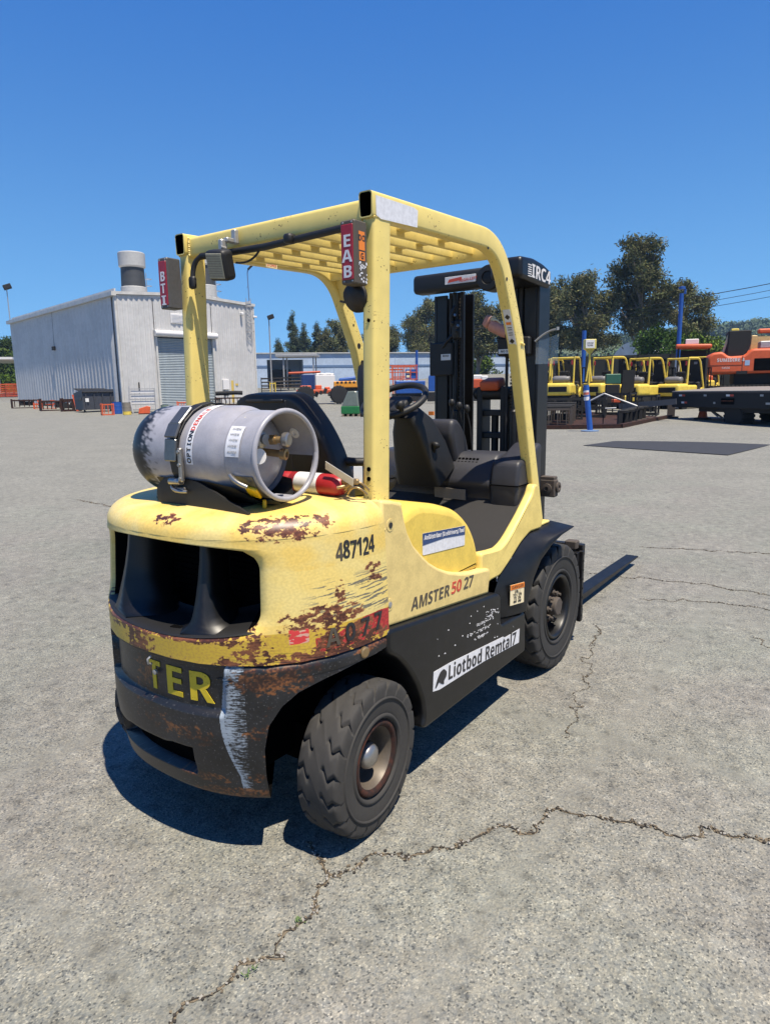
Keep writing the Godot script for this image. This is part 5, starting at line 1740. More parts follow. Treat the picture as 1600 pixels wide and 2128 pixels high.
func build_gas_cylinder():
	# cradle and strap belong to the truck, the cylinder does not
	var ax := Vector3(0, 0, 1)
	var c := Vector3(-0.145, 1.298, 0.0)
	var cr := MB.new()
	var rows := []
	for q in [[-0.13, 1.0], [-0.08, 1.0], [0.12, 1.0], [0.24, 0.9], [0.30, 0.45]]:
		var row := []
		for i in 15:
			var a := lerpf(-PI * 0.5 - 1.05 * q[1], -PI * 0.5 + 1.05 * q[1], i / 14.0)
			row.append(c + Vector3(cos(a) * 0.161, sin(a) * 0.161, q[0]))
		rows.append(row)
	cr.grid(rows, [])
	for sx in [-1.0, 1.0]:
		cr.prism(rpoly(v2([-0.13, 1.125, 0.33, 1.125, 0.22, 1.165, 0.09, 1.215, -0.07, 1.225, -0.13, 1.19]), 0.03, 3), Vector3(c.x + 0.138 * sx + 0.005, 0, 0), Vector3(0, 0, 1), Vector3(0, 1, 0), 0.010)
	cr.bb(Vector3(-0.13, 1.138, 0.02), Vector3(0.24, 0.012, 0.42), 0.004)
	var cradle := obj("tank_cradle", cr, M.black_mat, truck)
	var ring := MB.new()
	var segs := []
	for a in [-0.62, -0.35, 0.05, 0.45, 0.72, 1.0, 1.25, 1.52, 1.8, 2.05, 2.3, 2.6, 2.9, 3.2, 3.5]:
		segs.append(c + Vector3(-cos(a) * 0.164, sin(a) * 0.164, 0.0))
	ring.sweep(segs, MB.rrect(0.045, 0.007, 0.002, 1), Vector3(0, 0, 1).cross(Vector3(0, 1, 0)), true, false)
	obj("tank_strap", ring, M.black_mat, cradle)
	var plate := MB.new()
	for q in [[-0.10, 0.30, 0.172, 0.056], [0.34, 0.60, 0.176, 0.058], [0.60, 1.02, 0.176, 0.052]]:
		var p0 := c + Vector3(-cos(q[0]) * q[2], sin(q[0]) * q[2], -0.005)
		var p1 := c + Vector3(-cos(q[1]) * q[2], sin(q[1]) * q[2], -0.005)
		var d := (p1 - p0)
		var nn := d.normalized().cross(Vector3(0, 0, 1))
		plate.bb((p0 + p1) * 0.5, Vector3(0.010, d.length() + 0.004, q[3]), 0.003, Basis(nn, d.normalized(), nn.cross(d.normalized())))
	obj("strap_plate", plate, mat(lin(0.16, 0.165, 0.17), 0.32, 0.7, grime, 6.0), cradle)
	var cl := MB.new()
	cl.bb(c + Vector3(-0.163, -0.03, 0.035), Vector3(0.014, 0.11, 0.016), 0.003)
	for y in [-0.075, -0.03, 0.012]: cl.lathe(c + Vector3(-0.168, y, 0.035), Vector3(-1, 0, 0), [[0.007, 0.0], [0.006, 0.006], [0.0, 0.007]], 8)
	cl.tube([c + Vector3(-0.155, -0.088, -0.035), c + Vector3(-0.158, -0.085, 0.025)], 0.012, 8)
	cl.tube(bez(c + Vector3(-0.155, -0.105, -0.03), c + Vector3(-0.175, -0.12, 0.0), c + Vector3(-0.15, -0.118, 0.04), 6), 0.006, 8)
	cl.bb(c + Vector3(-0.150, -0.115, 0.005), Vector3(0.018, 0.02, 0.05), 0.004)
	obj("strap_latch", cl, M.steel, cradle)
	# cylinder
	var t := thing("gas_cylinder", "grey steel gas cylinder with black dome strapped across the rear of the forklift", "gas cylinder", Vector3(c.x, c.y, c.z))
	var mb := MB.new()
	var prof := []
	for k in 15:
		var q := PI * 0.5 * k / 14.0
		prof.append([0.155 * pow(sin(q), 0.92), -0.195 - 0.130 * cos(q)])
	for k in 30: prof.append([0.155, lerpf(-0.19, 0.148, k / 29.0)])
	prof.append_array([[0.154, 0.165], [0.150, 0.180], [0.1455, 0.192], [0.143, 0.205], [0.141, 0.215]])
	var spray := noise(FastNoiseLite.TYPE_SIMPLEX, 14.0, 8, 4)
	var patch := noise(FastNoiseLite.TYPE_SIMPLEX_SMOOTH, 3.0, 9, 2)
	var gp := []
	var gc := []
	for q in prof:
		var row := []
		var tint := []
		for i in 161:
			var a := TAU * i / 160.0
			var p := Vector3(cos(a) * q[0], sin(a) * q[0], q[1])
			row.append(p)
			# the dome is sprayed black, feathering out along the shell
			var edge: float = -0.170 + 0.035 * patch.get_noise_3dv(p) - 0.02 * sin(a)
			var k := clampf((edge - q[1]) / 0.075 + 0.5 + 0.95 * spray.get_noise_3dv(p * 3.2), 0.0, 1.0)
			if q[1] > edge + 0.05: k = 0.0
			tint.append(Color(0.33, 0.335, 0.385).lerp(Color(0.012, 0.0125, 0.014), smoothstep(0.2, 0.8, k)))
		gp.append(row)
		gc.append(tint)
	mb.grid_col(gp, gc, true)
	var mt: StandardMaterial3D = M.tank.duplicate()
	mt.albedo_color = Color(1, 1, 1)
	mt.vertex_color_use_as_albedo = true
	obj("cylinder_body", mb, mt, t)
	var pr := []
	for q in prof: pr.append(q)
	var rng := RandomNumberGenerator.new()
	rng.seed = 31
	var wsp := MB.new()
	for i in 26:
		var a := rng.randf_range(2.4, 4.2)
		var z := rng.randf_range(-0.31, -0.24)
		var rad := 0.0
		for k in pr.size() - 1:
			if z >= pr[k][1] and z <= pr[k + 1][1]: rad = lerpf(pr[k][0], pr[k + 1][0], (z - pr[k][1]) / (pr[k + 1][1] - pr[k][1]))
		var n := Vector3(cos(a), sin(a), -0.7).normalized()
		wsp.box(Vector3(cos(a) * rad, sin(a) * rad, z) + n * 0.0007, Vector3(0.001, rng.randf_range(0.001, 0.004), rng.randf_range(0.001, 0.004)), Basis(n, Vector3(-sin(a), cos(a), 0), n.cross(Vector3(-sin(a), cos(a), 0))))
	struct(obj("paint_fleck", wsp, M.white, t), "stuff")
	# inner head with its weld and holes
	mb = MB.new()
	mb.lathe(Vector3.ZERO, ax, [[0.139, 0.19], [0.12, 0.215], [0.08, 0.236], [0.04, 0.244], [0.0, 0.246]], 40, false, false)
	obj("cylinder_head", mb, M.tank, t)
	# collar: an open cylinder with a rolled rim, cut away on its low side
	mb = MB.new()
	var rows2 := []
	for zq in [[0.19, 0.141], [0.215, 0.1405], [0.26, 0.140], [0.30, 0.1395], [0.335, 0.1391], [0.345, 0.139]]:
		var row := []
		for i in 73:
			var a := TAU * i / 72.0
			row.append(Vector3(cos(a) * zq[1], sin(a) * zq[1], zq[0]))
		rows2.append(row)
	hole_grid(mb, rows2, true)
	var in_rows := []
	for zq in [[0.19, 0.1372], [0.215, 0.137], [0.26, 0.1365], [0.30, 0.136], [0.335, 0.1356], [0.345, 0.1355]]:
		var row := []
		for i in 73:
			var a := TAU * i / 72.0
			row.append(Vector3(cos(a) * zq[1], sin(a) * zq[1], zq[0]))
		in_rows.append(row)
	hole_grid(mb, in_rows, false)
	var rim := []
	for i in 57:
		var a := TAU * i / 56.0
		var rg := PackedVector3Array()
		for q in MB.circle(0.0085, 10): rg.append(Vector3(cos(a), sin(a), 0) * (0.1385 + q.x) + Vector3(0, 0, 0.347 + q.y))
		rim.append(rg)
	mb.loft(rim, false)
	var collar := obj("collar", mb, M.tank, t)
	mb = MB.new()
	mb.lathe(Vector3(0.122, 0.062, 0.27), Vector3(-0.89, -0.45, 0), [[0.019, -0.002], [0.019, 0.003], [0.009, 0.004], [0.007, 0.001], [0.0, 0.001]], 16)
	obj("collar_grommet", mb, M.white, collar)
	# a hand hole in the collar's near lower side
	mb = MB.new()
	var hp := []
	for i in 7:
		var row := []
		for j in 9:
			var a := lerpf(3.55, 4.25, j / 8.0)
			var z := lerpf(0.215, 0.318, i / 6.0) - 0.05 * pow(1.0 - i / 6.0, 1.0) * (1.0 - pow(j / 4.0 - 1.0, 2.0)) * 0.0
			var lo := 0.245 + 0.05 * pow(j / 8.0, 0.8)
			z = lerpf(lo, 0.325, i / 6.0)
			row.append(Vector3(cos(a) * 0.1420, sin(a) * 0.1420, z))
		hp.append(row)
	mb.grid(hp, [], true)
	var hatch := obj("collar_opening", mb, mat(lin(0.10, 0.10, 0.085), 0.35, 0.3, grime, 9.0), collar)
	mb = MB.new()
	mb.bb(Vector3(-0.095, -0.108, 0.29), Vector3(0.012, 0.055, 0.045), 0.005, Basis(Vector3(0, 0, 1), 0.85) * Basis(Vector3(1, 0, 0), 0.35), 2)
	obj("yellow_tag", mb, mat(lin(0.72, 0.46, 0.01), 0.35), collar)
	mb = MB.new()
	mb.tube(bez(Vector3(-0.137, -0.055, 0.235), Vector3(-0.150, -0.075, 0.27), Vector3(-0.128, -0.088, 0.30), 6), 0.007, 8)
	obj("foil_wrap", mb, M.steel, collar)
	# valves
	mb = MB.new()
	mb.lathe(Vector3(-0.055, 0.052, 0.225), ax, [[0.027, 0.0], [0.027, 0.03], [0.034, 0.035], [0.034, 0.06], [0.026, 0.075], [0.016, 0.08], [0.016, 0.09], [0.0, 0.09]], 20)
	mb.lathe(Vector3(-0.075, 0.0, 0.22), Vector3(-0.2, 0, 1).normalized(), [[0.018, 0.0], [0.018, 0.06], [0.026, 0.062], [0.026, 0.09], [0.0, 0.092]], 18)
	var valve := obj("service_valve", mb, M.zinc, t)
	mb = MB.new()
	mb.rod(Vector3(-0.045, 0.05, 0.27), Vector3(-0.02, 0.05, 0.345), 0.011, 10)
	mb.lathe(Vector3(-0.028, 0.05, 0.318), Vector3(0.3, 0, 1).normalized(), [[0.017, -0.008], [0.017, 0.010], [0.0, 0.010]], 6)
	mb.rod(Vector3(-0.03, 0.012, 0.26), Vector3(-0.012, 0.005, 0.335), 0.012, 10)
	mb.lathe(Vector3(-0.012, 0.005, 0.335), Vector3(0.3, -0.1, 1).normalized(), [[0.018, 0.0], [0.018, 0.018], [0.010, 0.02], [0.008, 0.01], [0.0, 0.01]], 14)
	obj("valve_coupling", mb, M.brass, valve)
	mb = MB.new()
	mb.lathe(Vector3(-0.016, 0.05, 0.350), Vector3(0.3, 0, 1).normalized(), [[0.021, 0.0], [0.023, 0.004], [0.023, 0.018], [0.017, 0.022], [0.0, 0.020]], 16)
	obj("valve_knob", mb, M.steel, valve)
	mb = MB.new()
	mb.lathe(Vector3(-0.083, 0.002, 0.310), Vector3(-0.2, 0, 1).normalized(), [[0.024, 0.0], [0.024, 0.004], [0.007, 0.005], [0.0, 0.006]], 18)
	obj("fill_gauge", mb, M.white, valve)
	mb = MB.new()
	mb.bb(Vector3(-0.06, 0.105, 0.245), Vector3(0.03, 0.035, 0.02), 0.008, Basis(), 2)
	obj("relief_cap", mb, M.cream, valve)
	# labels wrapped on the shell
	for q in [[0.052, 0.085, 3.32, 1.25, 0.1556, M.white_sticker, "wrap_label"], [0.225, 0.285, 3.12, 2.42, 0.1418, M.white_sticker, "fill_label"]]:
		mb = MB.new()
		var rw := []
		for i in 2:
			var row := []
			for j in 17:
				var a := lerpf(q[2], q[3], j / 16.0)
				var rad: float = q[4] + 0.0008 + (0.0016 if q[0] > 0.1 and i == 0 else 0.0)
				row.append(Vector3(cos(a) * rad, sin(a) * rad, q[0] if i == 0 else q[1]))
			rw.append(row)
		mb.grid(rw, [])
		var lb := obj(q[6], mb, q[5], t)
		if q[6] == "wrap_label":
			var s := "OPTIONS DENALER 840"
			s = "OPTIONDENALE"
			for i in s.length():
				var a := lerpf(3.24, 2.0, i / 11.0)
				var n := Vector3(cos(a), sin(a), 0)
				lettering(s[i], 0.019, M.ink if i < 6 else M.red_print, lb, n * 0.1568 + Vector3(0, 0, 0.069), Vector3(-sin(a), cos(a), 0) * -1.0, Vector3(0, 0, -1), true, 1.0, 0.0008)
		else:
			for i in 5:
				var a := lerpf(3.02, 2.50, i / 4.0)
				var n := Vector3(cos(a), sin(a), 0)
				lettering("HHIEM", 0.007, M.galv, lb, n * 0.1445 + Vector3(0, 0, 0.255), Vector3(0, 0, 1), n.cross(Vector3(0, 0, 1)), false, 1.3, 0.0006)
	var ft := MB.new()
	ft.bb(Vector3(-0.06, -0.150, 0.30), Vector3(0.012, 0.028, 0.012), 0.003)
	obj("yellow_plug", ft, mat(lin(0.6, 0.4, 0.01), 0.5), t)

func hole_grid(mb: MB, rows: Array, flip: bool):
	# the collar is cut away low on its far side
	mb.smooth()
	for i in rows.size() - 1:
		for j in rows[i].size() - 1:
			if i >= 1 and i <= 3 and j >= 57 and j <= 70: continue
			if flip: mb.quad(rows[i][j], rows[i + 1][j], rows[i + 1][j + 1], rows[i][j + 1])
			else: mb.quad(rows[i][j], rows[i][j + 1], rows[i + 1][j + 1], rows[i + 1][j])

func build_extinguisher():
	var t := thing("fire_extinguisher", "small red extinguisher lying behind the gas cylinder's open collar", "extinguisher", Vector3(0.07, 1.178, 0.27))
	var ax := Vector3(0.0, 0.0, 1)
	var mb := MB.new()
	mb.lathe(Vector3.ZERO, ax, [[0.0, -0.165], [0.028, -0.163], [0.036, -0.15], [0.0365, -0.115], [0.030, -0.108], [0.030, -0.104], [0.037, -0.098], [0.0375, 0.06], [0.037, 0.10], [0.030, 0.125], [0.016, 0.135], [0.0, 0.137]], 28, false)
	obj("bottle", mb, M.red, t)
	mb = MB.new()
	mb.lathe(Vector3(0, 0, -0.07), ax, [[0.0382, 0.0], [0.0382, 0.105]], 28, true, false)
	obj("bottle_label", mb, M.white, t)
	mb = MB.new()
	mb.lathe(Vector3(0, 0, 0.125), ax, [[0.014, 0.0], [0.014, 0.03], [0.0, 0.03]], 12)
	mb.tube(bez(Vector3(0, 0, 0.15), Vector3(-0.03, 0.01, 0.17), Vector3(-0.05, 0.0, 0.14), 6), 0.006, 8)
	mb.bb(Vector3(-0.01, 0.02, 0.165), Vector3(0.015, 0.02, 0.07), 0.004)
	obj("valve_head", mb, M.brass, t)
	mb = MB.new()
	mb.bb(Vector3(-0.03, 0.045, 0.135), Vector3(0.0015, 0.034, 0.13), 0.0004, Basis(Vector3(1, 0, 0), 0.42) * Basis(Vector3(0, 0, 1), 0.4))
	var tg := obj("inspection_tag", mb, M.white, t)
	mb = MB.new()
	mb.bb(Vector3(0.02, 0.04, 0.175), Vector3(0.002, 0.055, 0.03), 0.0005, Basis(Vector3(0, 1, 0), 0.5))
	obj("folded_card", mb, M.paper, t)
	mb = MB.new()
	mb.tube(bez(Vector3(-0.02, -0.01, 0.15), Vector3(-0.02, 0.05, 0.19), Vector3(0.02, -0.01, 0.22), 8), 0.004, 6)
	mb.tube(bez(Vector3(-0.03, -0.02, 0.17), Vector3(-0.05, 0.03, 0.21), Vector3(-0.01, -0.02, 0.235), 8), 0.004, 6)
	obj("wire_clip", mb, M.brass, t)

# ---------------------------------------------------------------- far setting
func face(p: Vector3, extra := 0.0) -> float:      # turn that shows a thing's local x across the line of sight
	return -(PI * 0.5 + atan2(p.z - EYE.z, p.x - EYE.x)) + extra

func leaf_clump(sd: int, n: int, r: float, lw: float, ll: float, droop := 0.0) -> ArrayMesh:
	var rng := RandomNumberGenerator.new()
	rng.seed = sd
	var mb := MB.new()
	mb.flat()
	for i in n:
		var c := Vector3(rng.randf_range(-1, 1), rng.randf_range(-1, 1), rng.randf_range(-1, 1)) * r
		var d := Vector3(rng.randf_range(-1, 1), rng.randf_range(-0.8, 0.8) - droop, rng.randf_range(-1, 1)).normalized() * ll
		var s := d.cross(Vector3(rng.randf_range(-1, 1), rng.randf_range(-1, 1), rng.randf_range(-1, 1))).normalized() * lw
		mb.quad(c - d, c + s, c + d, c - s)
	return mb.mesh()

func scatter(called: String, host: Node, mesh: Mesh, xf: Array, cols: Array) -> MultiMeshInstance3D:
	var mm := MultiMesh.new()
	mm.transform_format = MultiMesh.TRANSFORM_3D
	mm.use_colors = true
	mm.mesh = mesh
	mm.instance_count = xf.size()
	for i in xf.size():
		mm.set_instance_transform(i, xf[i])
		mm.set_instance_color(i, cols[i])
	var o := MultiMeshInstance3D.new()
	o.multimesh = mm
	o.material_override = M.leaf
	put(o, called, host)
	struct(o, "stuff")
	return o

# clusters: [x, y, z, rx, ry, rz] in metres about the trunk's foot; limbs run from the trunk to each cluster
func tree(called: String, label: String, at: Vector3, clusters: Array, trunk: Array, r0: float, col: Color, per: int, clump: Mesh, size: float, sd: int, group := "") -> Node3D:
	var rng := RandomNumberGenerator.new()
	rng.seed = sd
	var t := thing(called, label, "tree" if not called.contains("bush") else "bush", at, 0.0, group)
	var mb := MB.new()
	if trunk.size() > 1:
		mb.tube(trunk, r0, 8, 0.3)
		for i in clusters.size():
			if i % 2 and clusters.size() > 8: continue
			var c: Array = clusters[i]
			var p := Vector3(c[0], c[1], c[2])
			var k := clampi(int(trunk.size() * clampf(p.y / trunk[-1].y * 0.62, 0.2, 0.9)), 1, trunk.size() - 1)
			var a: Vector3 = trunk[k]
			var mid := a.lerp(p, 0.55) + Vector3(rng.randf_range(-0.4, 0.4), -0.25, rng.randf_range(-0.4, 0.4))
			mb.tube(bez(a, mid, p, 5), r0 * 0.42, 6, 0.25)
		obj("trunk", mb, M.bark, t)
	var xf := []
	var cols := []
	for c in clusters:
		var vol: float = c[3] * c[4] * c[5]
		var n := int(per * pow(vol, 0.67))
		var tint := rng.randf_range(0.75, 1.3)
		for i in n:
			var d := Vector3(rng.randfn(), rng.randfn(), rng.randfn()).normalized() * pow(rng.randf(), 0.45) * rng.randf_range(0.75, 1.12)
			var p := Vector3(c[0] + d.x * c[3], c[1] + d.y * c[4], c[2] + d.z * c[5])
			var b := Basis(Vector3(rng.randf_range(-1, 1), 1.5, rng.randf_range(-1, 1)).normalized(), rng.randf() * TAU).scaled(Vector3.ONE * size * rng.randf_range(0.6, 1.35))
			xf.append(Transform3D(b, p))
			var f := tint * rng.randf_range(0.7, 1.35)
			cols.append(Color(col.r * f * rng.randf_range(0.9, 1.2), col.g * f, col.b * f * rng.randf_range(0.8, 1.1)))
	scatter("crown", t, clump, xf, cols)
	return t

func blob_clusters(sd: int, n: int, w: float, y0: float, y1: float, r: float, lean := 0.0) -> Array:
	var rng := RandomNumberGenerator.new()
	rng.seed = sd
	var out := []
	for i in n:
		var f := (i + rng.randf()) / n
		var y := lerpf(y0, y1, f)
		var prof := sqrt(maxf(0.08, 1.0 - pow((f - 0.45) / 0.60, 2.0)))
		var a := rng.randf() * TAU
		var q := sqrt(rng.randf()) * w * prof
		var k := r * rng.randf_range(0.65, 1.25) * (1.0 - 0.35 * f)
		out.append([cos(a) * q + lean * f, y, sin(a) * q, k * 1.15, k * rng.randf_range(0.65, 0.95), k * 1.15])
	return out

func build_trees():
	var euc := leaf_clump(1, 18, 0.46, 0.050, 0.17, 0.5)
	var broad := leaf_clump(2, 18, 0.44, 0.075, 0.14)
	var needle := leaf_clump(3, 18, 0.40, 0.045, 0.20, 0.1)
	var ec := Color(0.088, 0.096, 0.048)
	var g := "tall trees beyond the yard"
	# [x, z, base y, height, width, clusters, cluster radius, seed, lean, label]
	var eucs := [
		[82.8, -20.9, 1.6, 17.6, 3.5, 40, 1.5, 101, -0.8, "tallest gum tree with two dark crowns above the row of forklifts"],
		[79.5, -26.6, 1.4, 13.9, 3.4, 34, 1.55, 102, 0.6, "broad rounded gum tree left of the tallest one, behind the yellow sign box"],
		[82.0, -31.6, 1.2, 14.4, 2.6, 26, 1.4, 103, 0.3, "gum tree whose top shows just right of the forklift mast"],
		[90.6, -17.8, 2.0, 12.8, 2.6, 26, 1.3, 104, 1.2, "smaller gum tree with pale leaning stems by the tall blue post"],
		[81.0, -41.6, 1.4, 13.2, 2.8, 30, 1.45, 105, 0.0, "olive gum tree seen between the two mast uprights"],
		[84.0, -37.2, 1.4, 12.2, 2.6, 24, 1.4, 109, 0.0, "dark gum tree partly behind the forklift's right front leg"],
		[97.4, -60.4, 2.4, 14.6, 3.2, 34, 1.6, 106, 0.3, "wide gum tree left of the mast, above the round green bush"],
		[99.0, -70.5, 2.6, 11.0, 3.0, 24, 1.5, 107, 0.0, "low gum tree just right of the forklift's rear post"],
		[97.1, -80.0, 2.6, 12.2, 2.6, 26, 1.3, 108, 0.2, "thin airy gum tree right of the conifers over the blue building"]]
	for e in eucs:
		var rng := RandomNumberGenerator.new()
		rng.seed = e[7]
		var h: float = e[3]
		var trunk := []
		for k in 8: trunk.append(Vector3(e[8] * k / 7.0 + rng.randf_range(-0.2, 0.2), h * 0.82 * k / 7.0, rng.randf_range(-0.25, 0.25)))
		trunk[0] = Vector3(0, -1.0, 0)
		tree("gum_tree", e[9], Vector3(e[0], e[2], e[1]), blob_clusters(e[7], e[5], e[4], h * 0.40, h * 0.95, e[6], e[8]), trunk, 0.34, ec * rng.randf_range(0.85, 1.2), 26, euc, 1.25, e[7], g)
	# the tallest one forks into a second leaning crown: bare pale limbs show below it
	var con := [[100.5, -93.4, 15.0, "tall pointed conifer, highest of the clump over the blue building"], [100.8, -90.6, 12.4, "dark conifer just right of the highest one over the blue building"], [101.5, -87.8, 12.6, "narrow pointed conifer second from the right of the clump"], [101.0, -84.9, 11.4, "blunt conifer at the right end of the clump over the blue building"], [99.5, -96.6, 9.6, "low spreading conifer at the left end of the clump by the light pole"]]
	for i in con.size():
		var c: Array = con[i]
		var rng := RandomNumberGenerator.new()
		rng.seed = 200 + i
		var cl := []
		for k in 40:
			var f := k / 39.0
			var w := (1.0 - f) * 3.1 + 0.22
			var a := rng.randf() * TAU
			cl.append([cos(a) * w * 0.5, c[2] * (0.12 + 0.86 * f), sin(a) * w * 0.5, w * 0.62, 0.55, w * 0.62])
		tree("conifer", c[3], Vector3(c[0], 2.6, c[1]), cl, [Vector3(0, -1, 0), Vector3(0.05, c[2] * 0.5, 0), Vector3(0, c[2] * 0.97, 0)], 0.25, Color(0.062, 0.082, 0.050), 44, needle, 1.05, 200 + i, g)
	var bushes := [[101.0, -64.9, 2.3, 5.3, 3.4, Color(0.10, 0.19, 0.03), "round bright green bush behind the blue lifts"], [74.0, -15.6, 2.2, 5.8, 3.2, Color(0.045, 0.085, 0.020), "dense dark green bush left of the excavator"], [77.9, -13.0, 2.6, 4.6, 3.6, Color(0.075, 0.115, 0.022), "lighter green bush touching the excavator's left side"],
		[88.0, -45.0, 2.6, 4.0, 3.0, Color(0.06, 0.10, 0.025), "low olive bush seen between the mast uprights"], [80.0, -32.6, 2.0, 4.8, 2.4, Color(0.08, 0.125, 0.03), "mid green bush right of the mast behind the first yellow forklift"],
		[53.2, -113.0, 1.6, 10.2, 3.6, Color(0.045, 0.075, 0.02), "large dark round tree at the left edge behind the grey warehouse"], [50.8, -107.0, 1.2, 4.2, 3.4, Color(0.07, 0.12, 0.02), "green hedge below the canopy at the left edge"], [97.5, -76.0, 2.4, 4.6, 2.6, Color(0.055, 0.09, 0.03), "small green bush right above the blue building roof"]]
	for i in bushes.size():
		var b: Array = bushes[i]
		tree("green_bush", b[6], Vector3(b[0], b[2], b[1]), blob_clusters(300 + i, 22, b[4], 0.6, b[3] * 0.85, b[3] * 0.24), [], 0.2, b[5], 34, broad, 1.1, 300 + i, "bushes along the far fence")

func build_hills():
	var mb := MB.new()
	var n := noise(FastNoiseLite.TYPE_SIMPLEX_SMOOTH, 0.006, 88, 4)
	var rows := []
	var hill := func(x: float, z: float) -> float:
		var az := rad_to_deg(atan2(z, x))
		var amp := smoothstep(-38.0, -22.0, az)
		var d := Vector2(x, z).length()
		return 2.0 + amp * (0.0 + 37.0 * smoothstep(230.0, 620.0, d)) * (1.0 + 0.22 * n.get_noise_2d(x, z)) - 6.0 * (1.0 - smoothstep(200.0, 260.0, d))
	for i in 40:
		var row := []
		for j in 90:
			var az := deg_to_rad(lerpf(-60.0, 35.0, j / 89.0))
			var d := lerpf(200.0, 900.0, i / 39.0)
			row.append(Vector3(cos(az) * d, hill.call(cos(az) * d, sin(az) * d), sin(az) * d))
		rows.append(row)
	mb.grid(rows, [], true)
	struct(obj("hills", mb, mat(lin(0.075, 0.10, 0.04), 0.95, 0.0, grime, 0.02)))
	var rng := RandomNumberGenerator.new()
	rng.seed = 404
	var xf := []
	var cols := []
	var clump := leaf_clump(9, 44, 0.66, 0.085, 0.15)
	for i in 15000:
		var az := deg_to_rad(rng.randf_range(-32.0, 6.0))
		var d := 240.0 + 400.0 * pow(rng.randf(), 0.8)
		var x := cos(az) * d
		var z := sin(az) * d
		var wood := n.get_noise_2d(x * 1.6 + 400.0, z * 1.6)
		if wood < -0.12 and d < 560.0: continue
		var s := rng.randf_range(3.5, 8.0) * (1.25 if d > 590.0 else 1.0)
		xf.append(Transform3D(Basis(Vector3.UP, rng.randf() * TAU).scaled(Vector3(s, s * rng.randf_range(0.7, 1.0), s)), Vector3(x, hill.call(x, z) + s * 0.35, z)))
		var f := rng.randf_range(0.6, 1.35)
		var green := clampf(0.5 + wood * 2.0, 0.0, 1.0)
		cols.append(Color(0.095, 0.150, 0.055).lerp(Color(0.07, 0.095, 0.055), green) * f)
	struct(scatter("hillside_wood", self, clump, xf, cols), "stuff")

func corrugated(mb: MB, o: Vector3, along: Vector3, out: Vector3, length: float, y0: float, y1: float, pitch: float, deep: float):
	var n := int(length / pitch)
	mb.flat()
	var prev := Vector3.ZERO
	for i in n:
		var a := o + along * (i * pitch)
		var pts := [a, a + along * pitch * 0.20, a + along * pitch * 0.34 + out * deep, a + along * pitch * 0.52 + out * deep, a + along * pitch]
		for k in 4:
			var p: Vector3 = pts[k]
			var q: Vector3 = pts[k + 1]
			mb.quad(Vector3(p.x, y0, p.z), Vector3(q.x, y0, q.z), Vector3(q.x, y1, q.z), Vector3(p.x, y1, p.z))

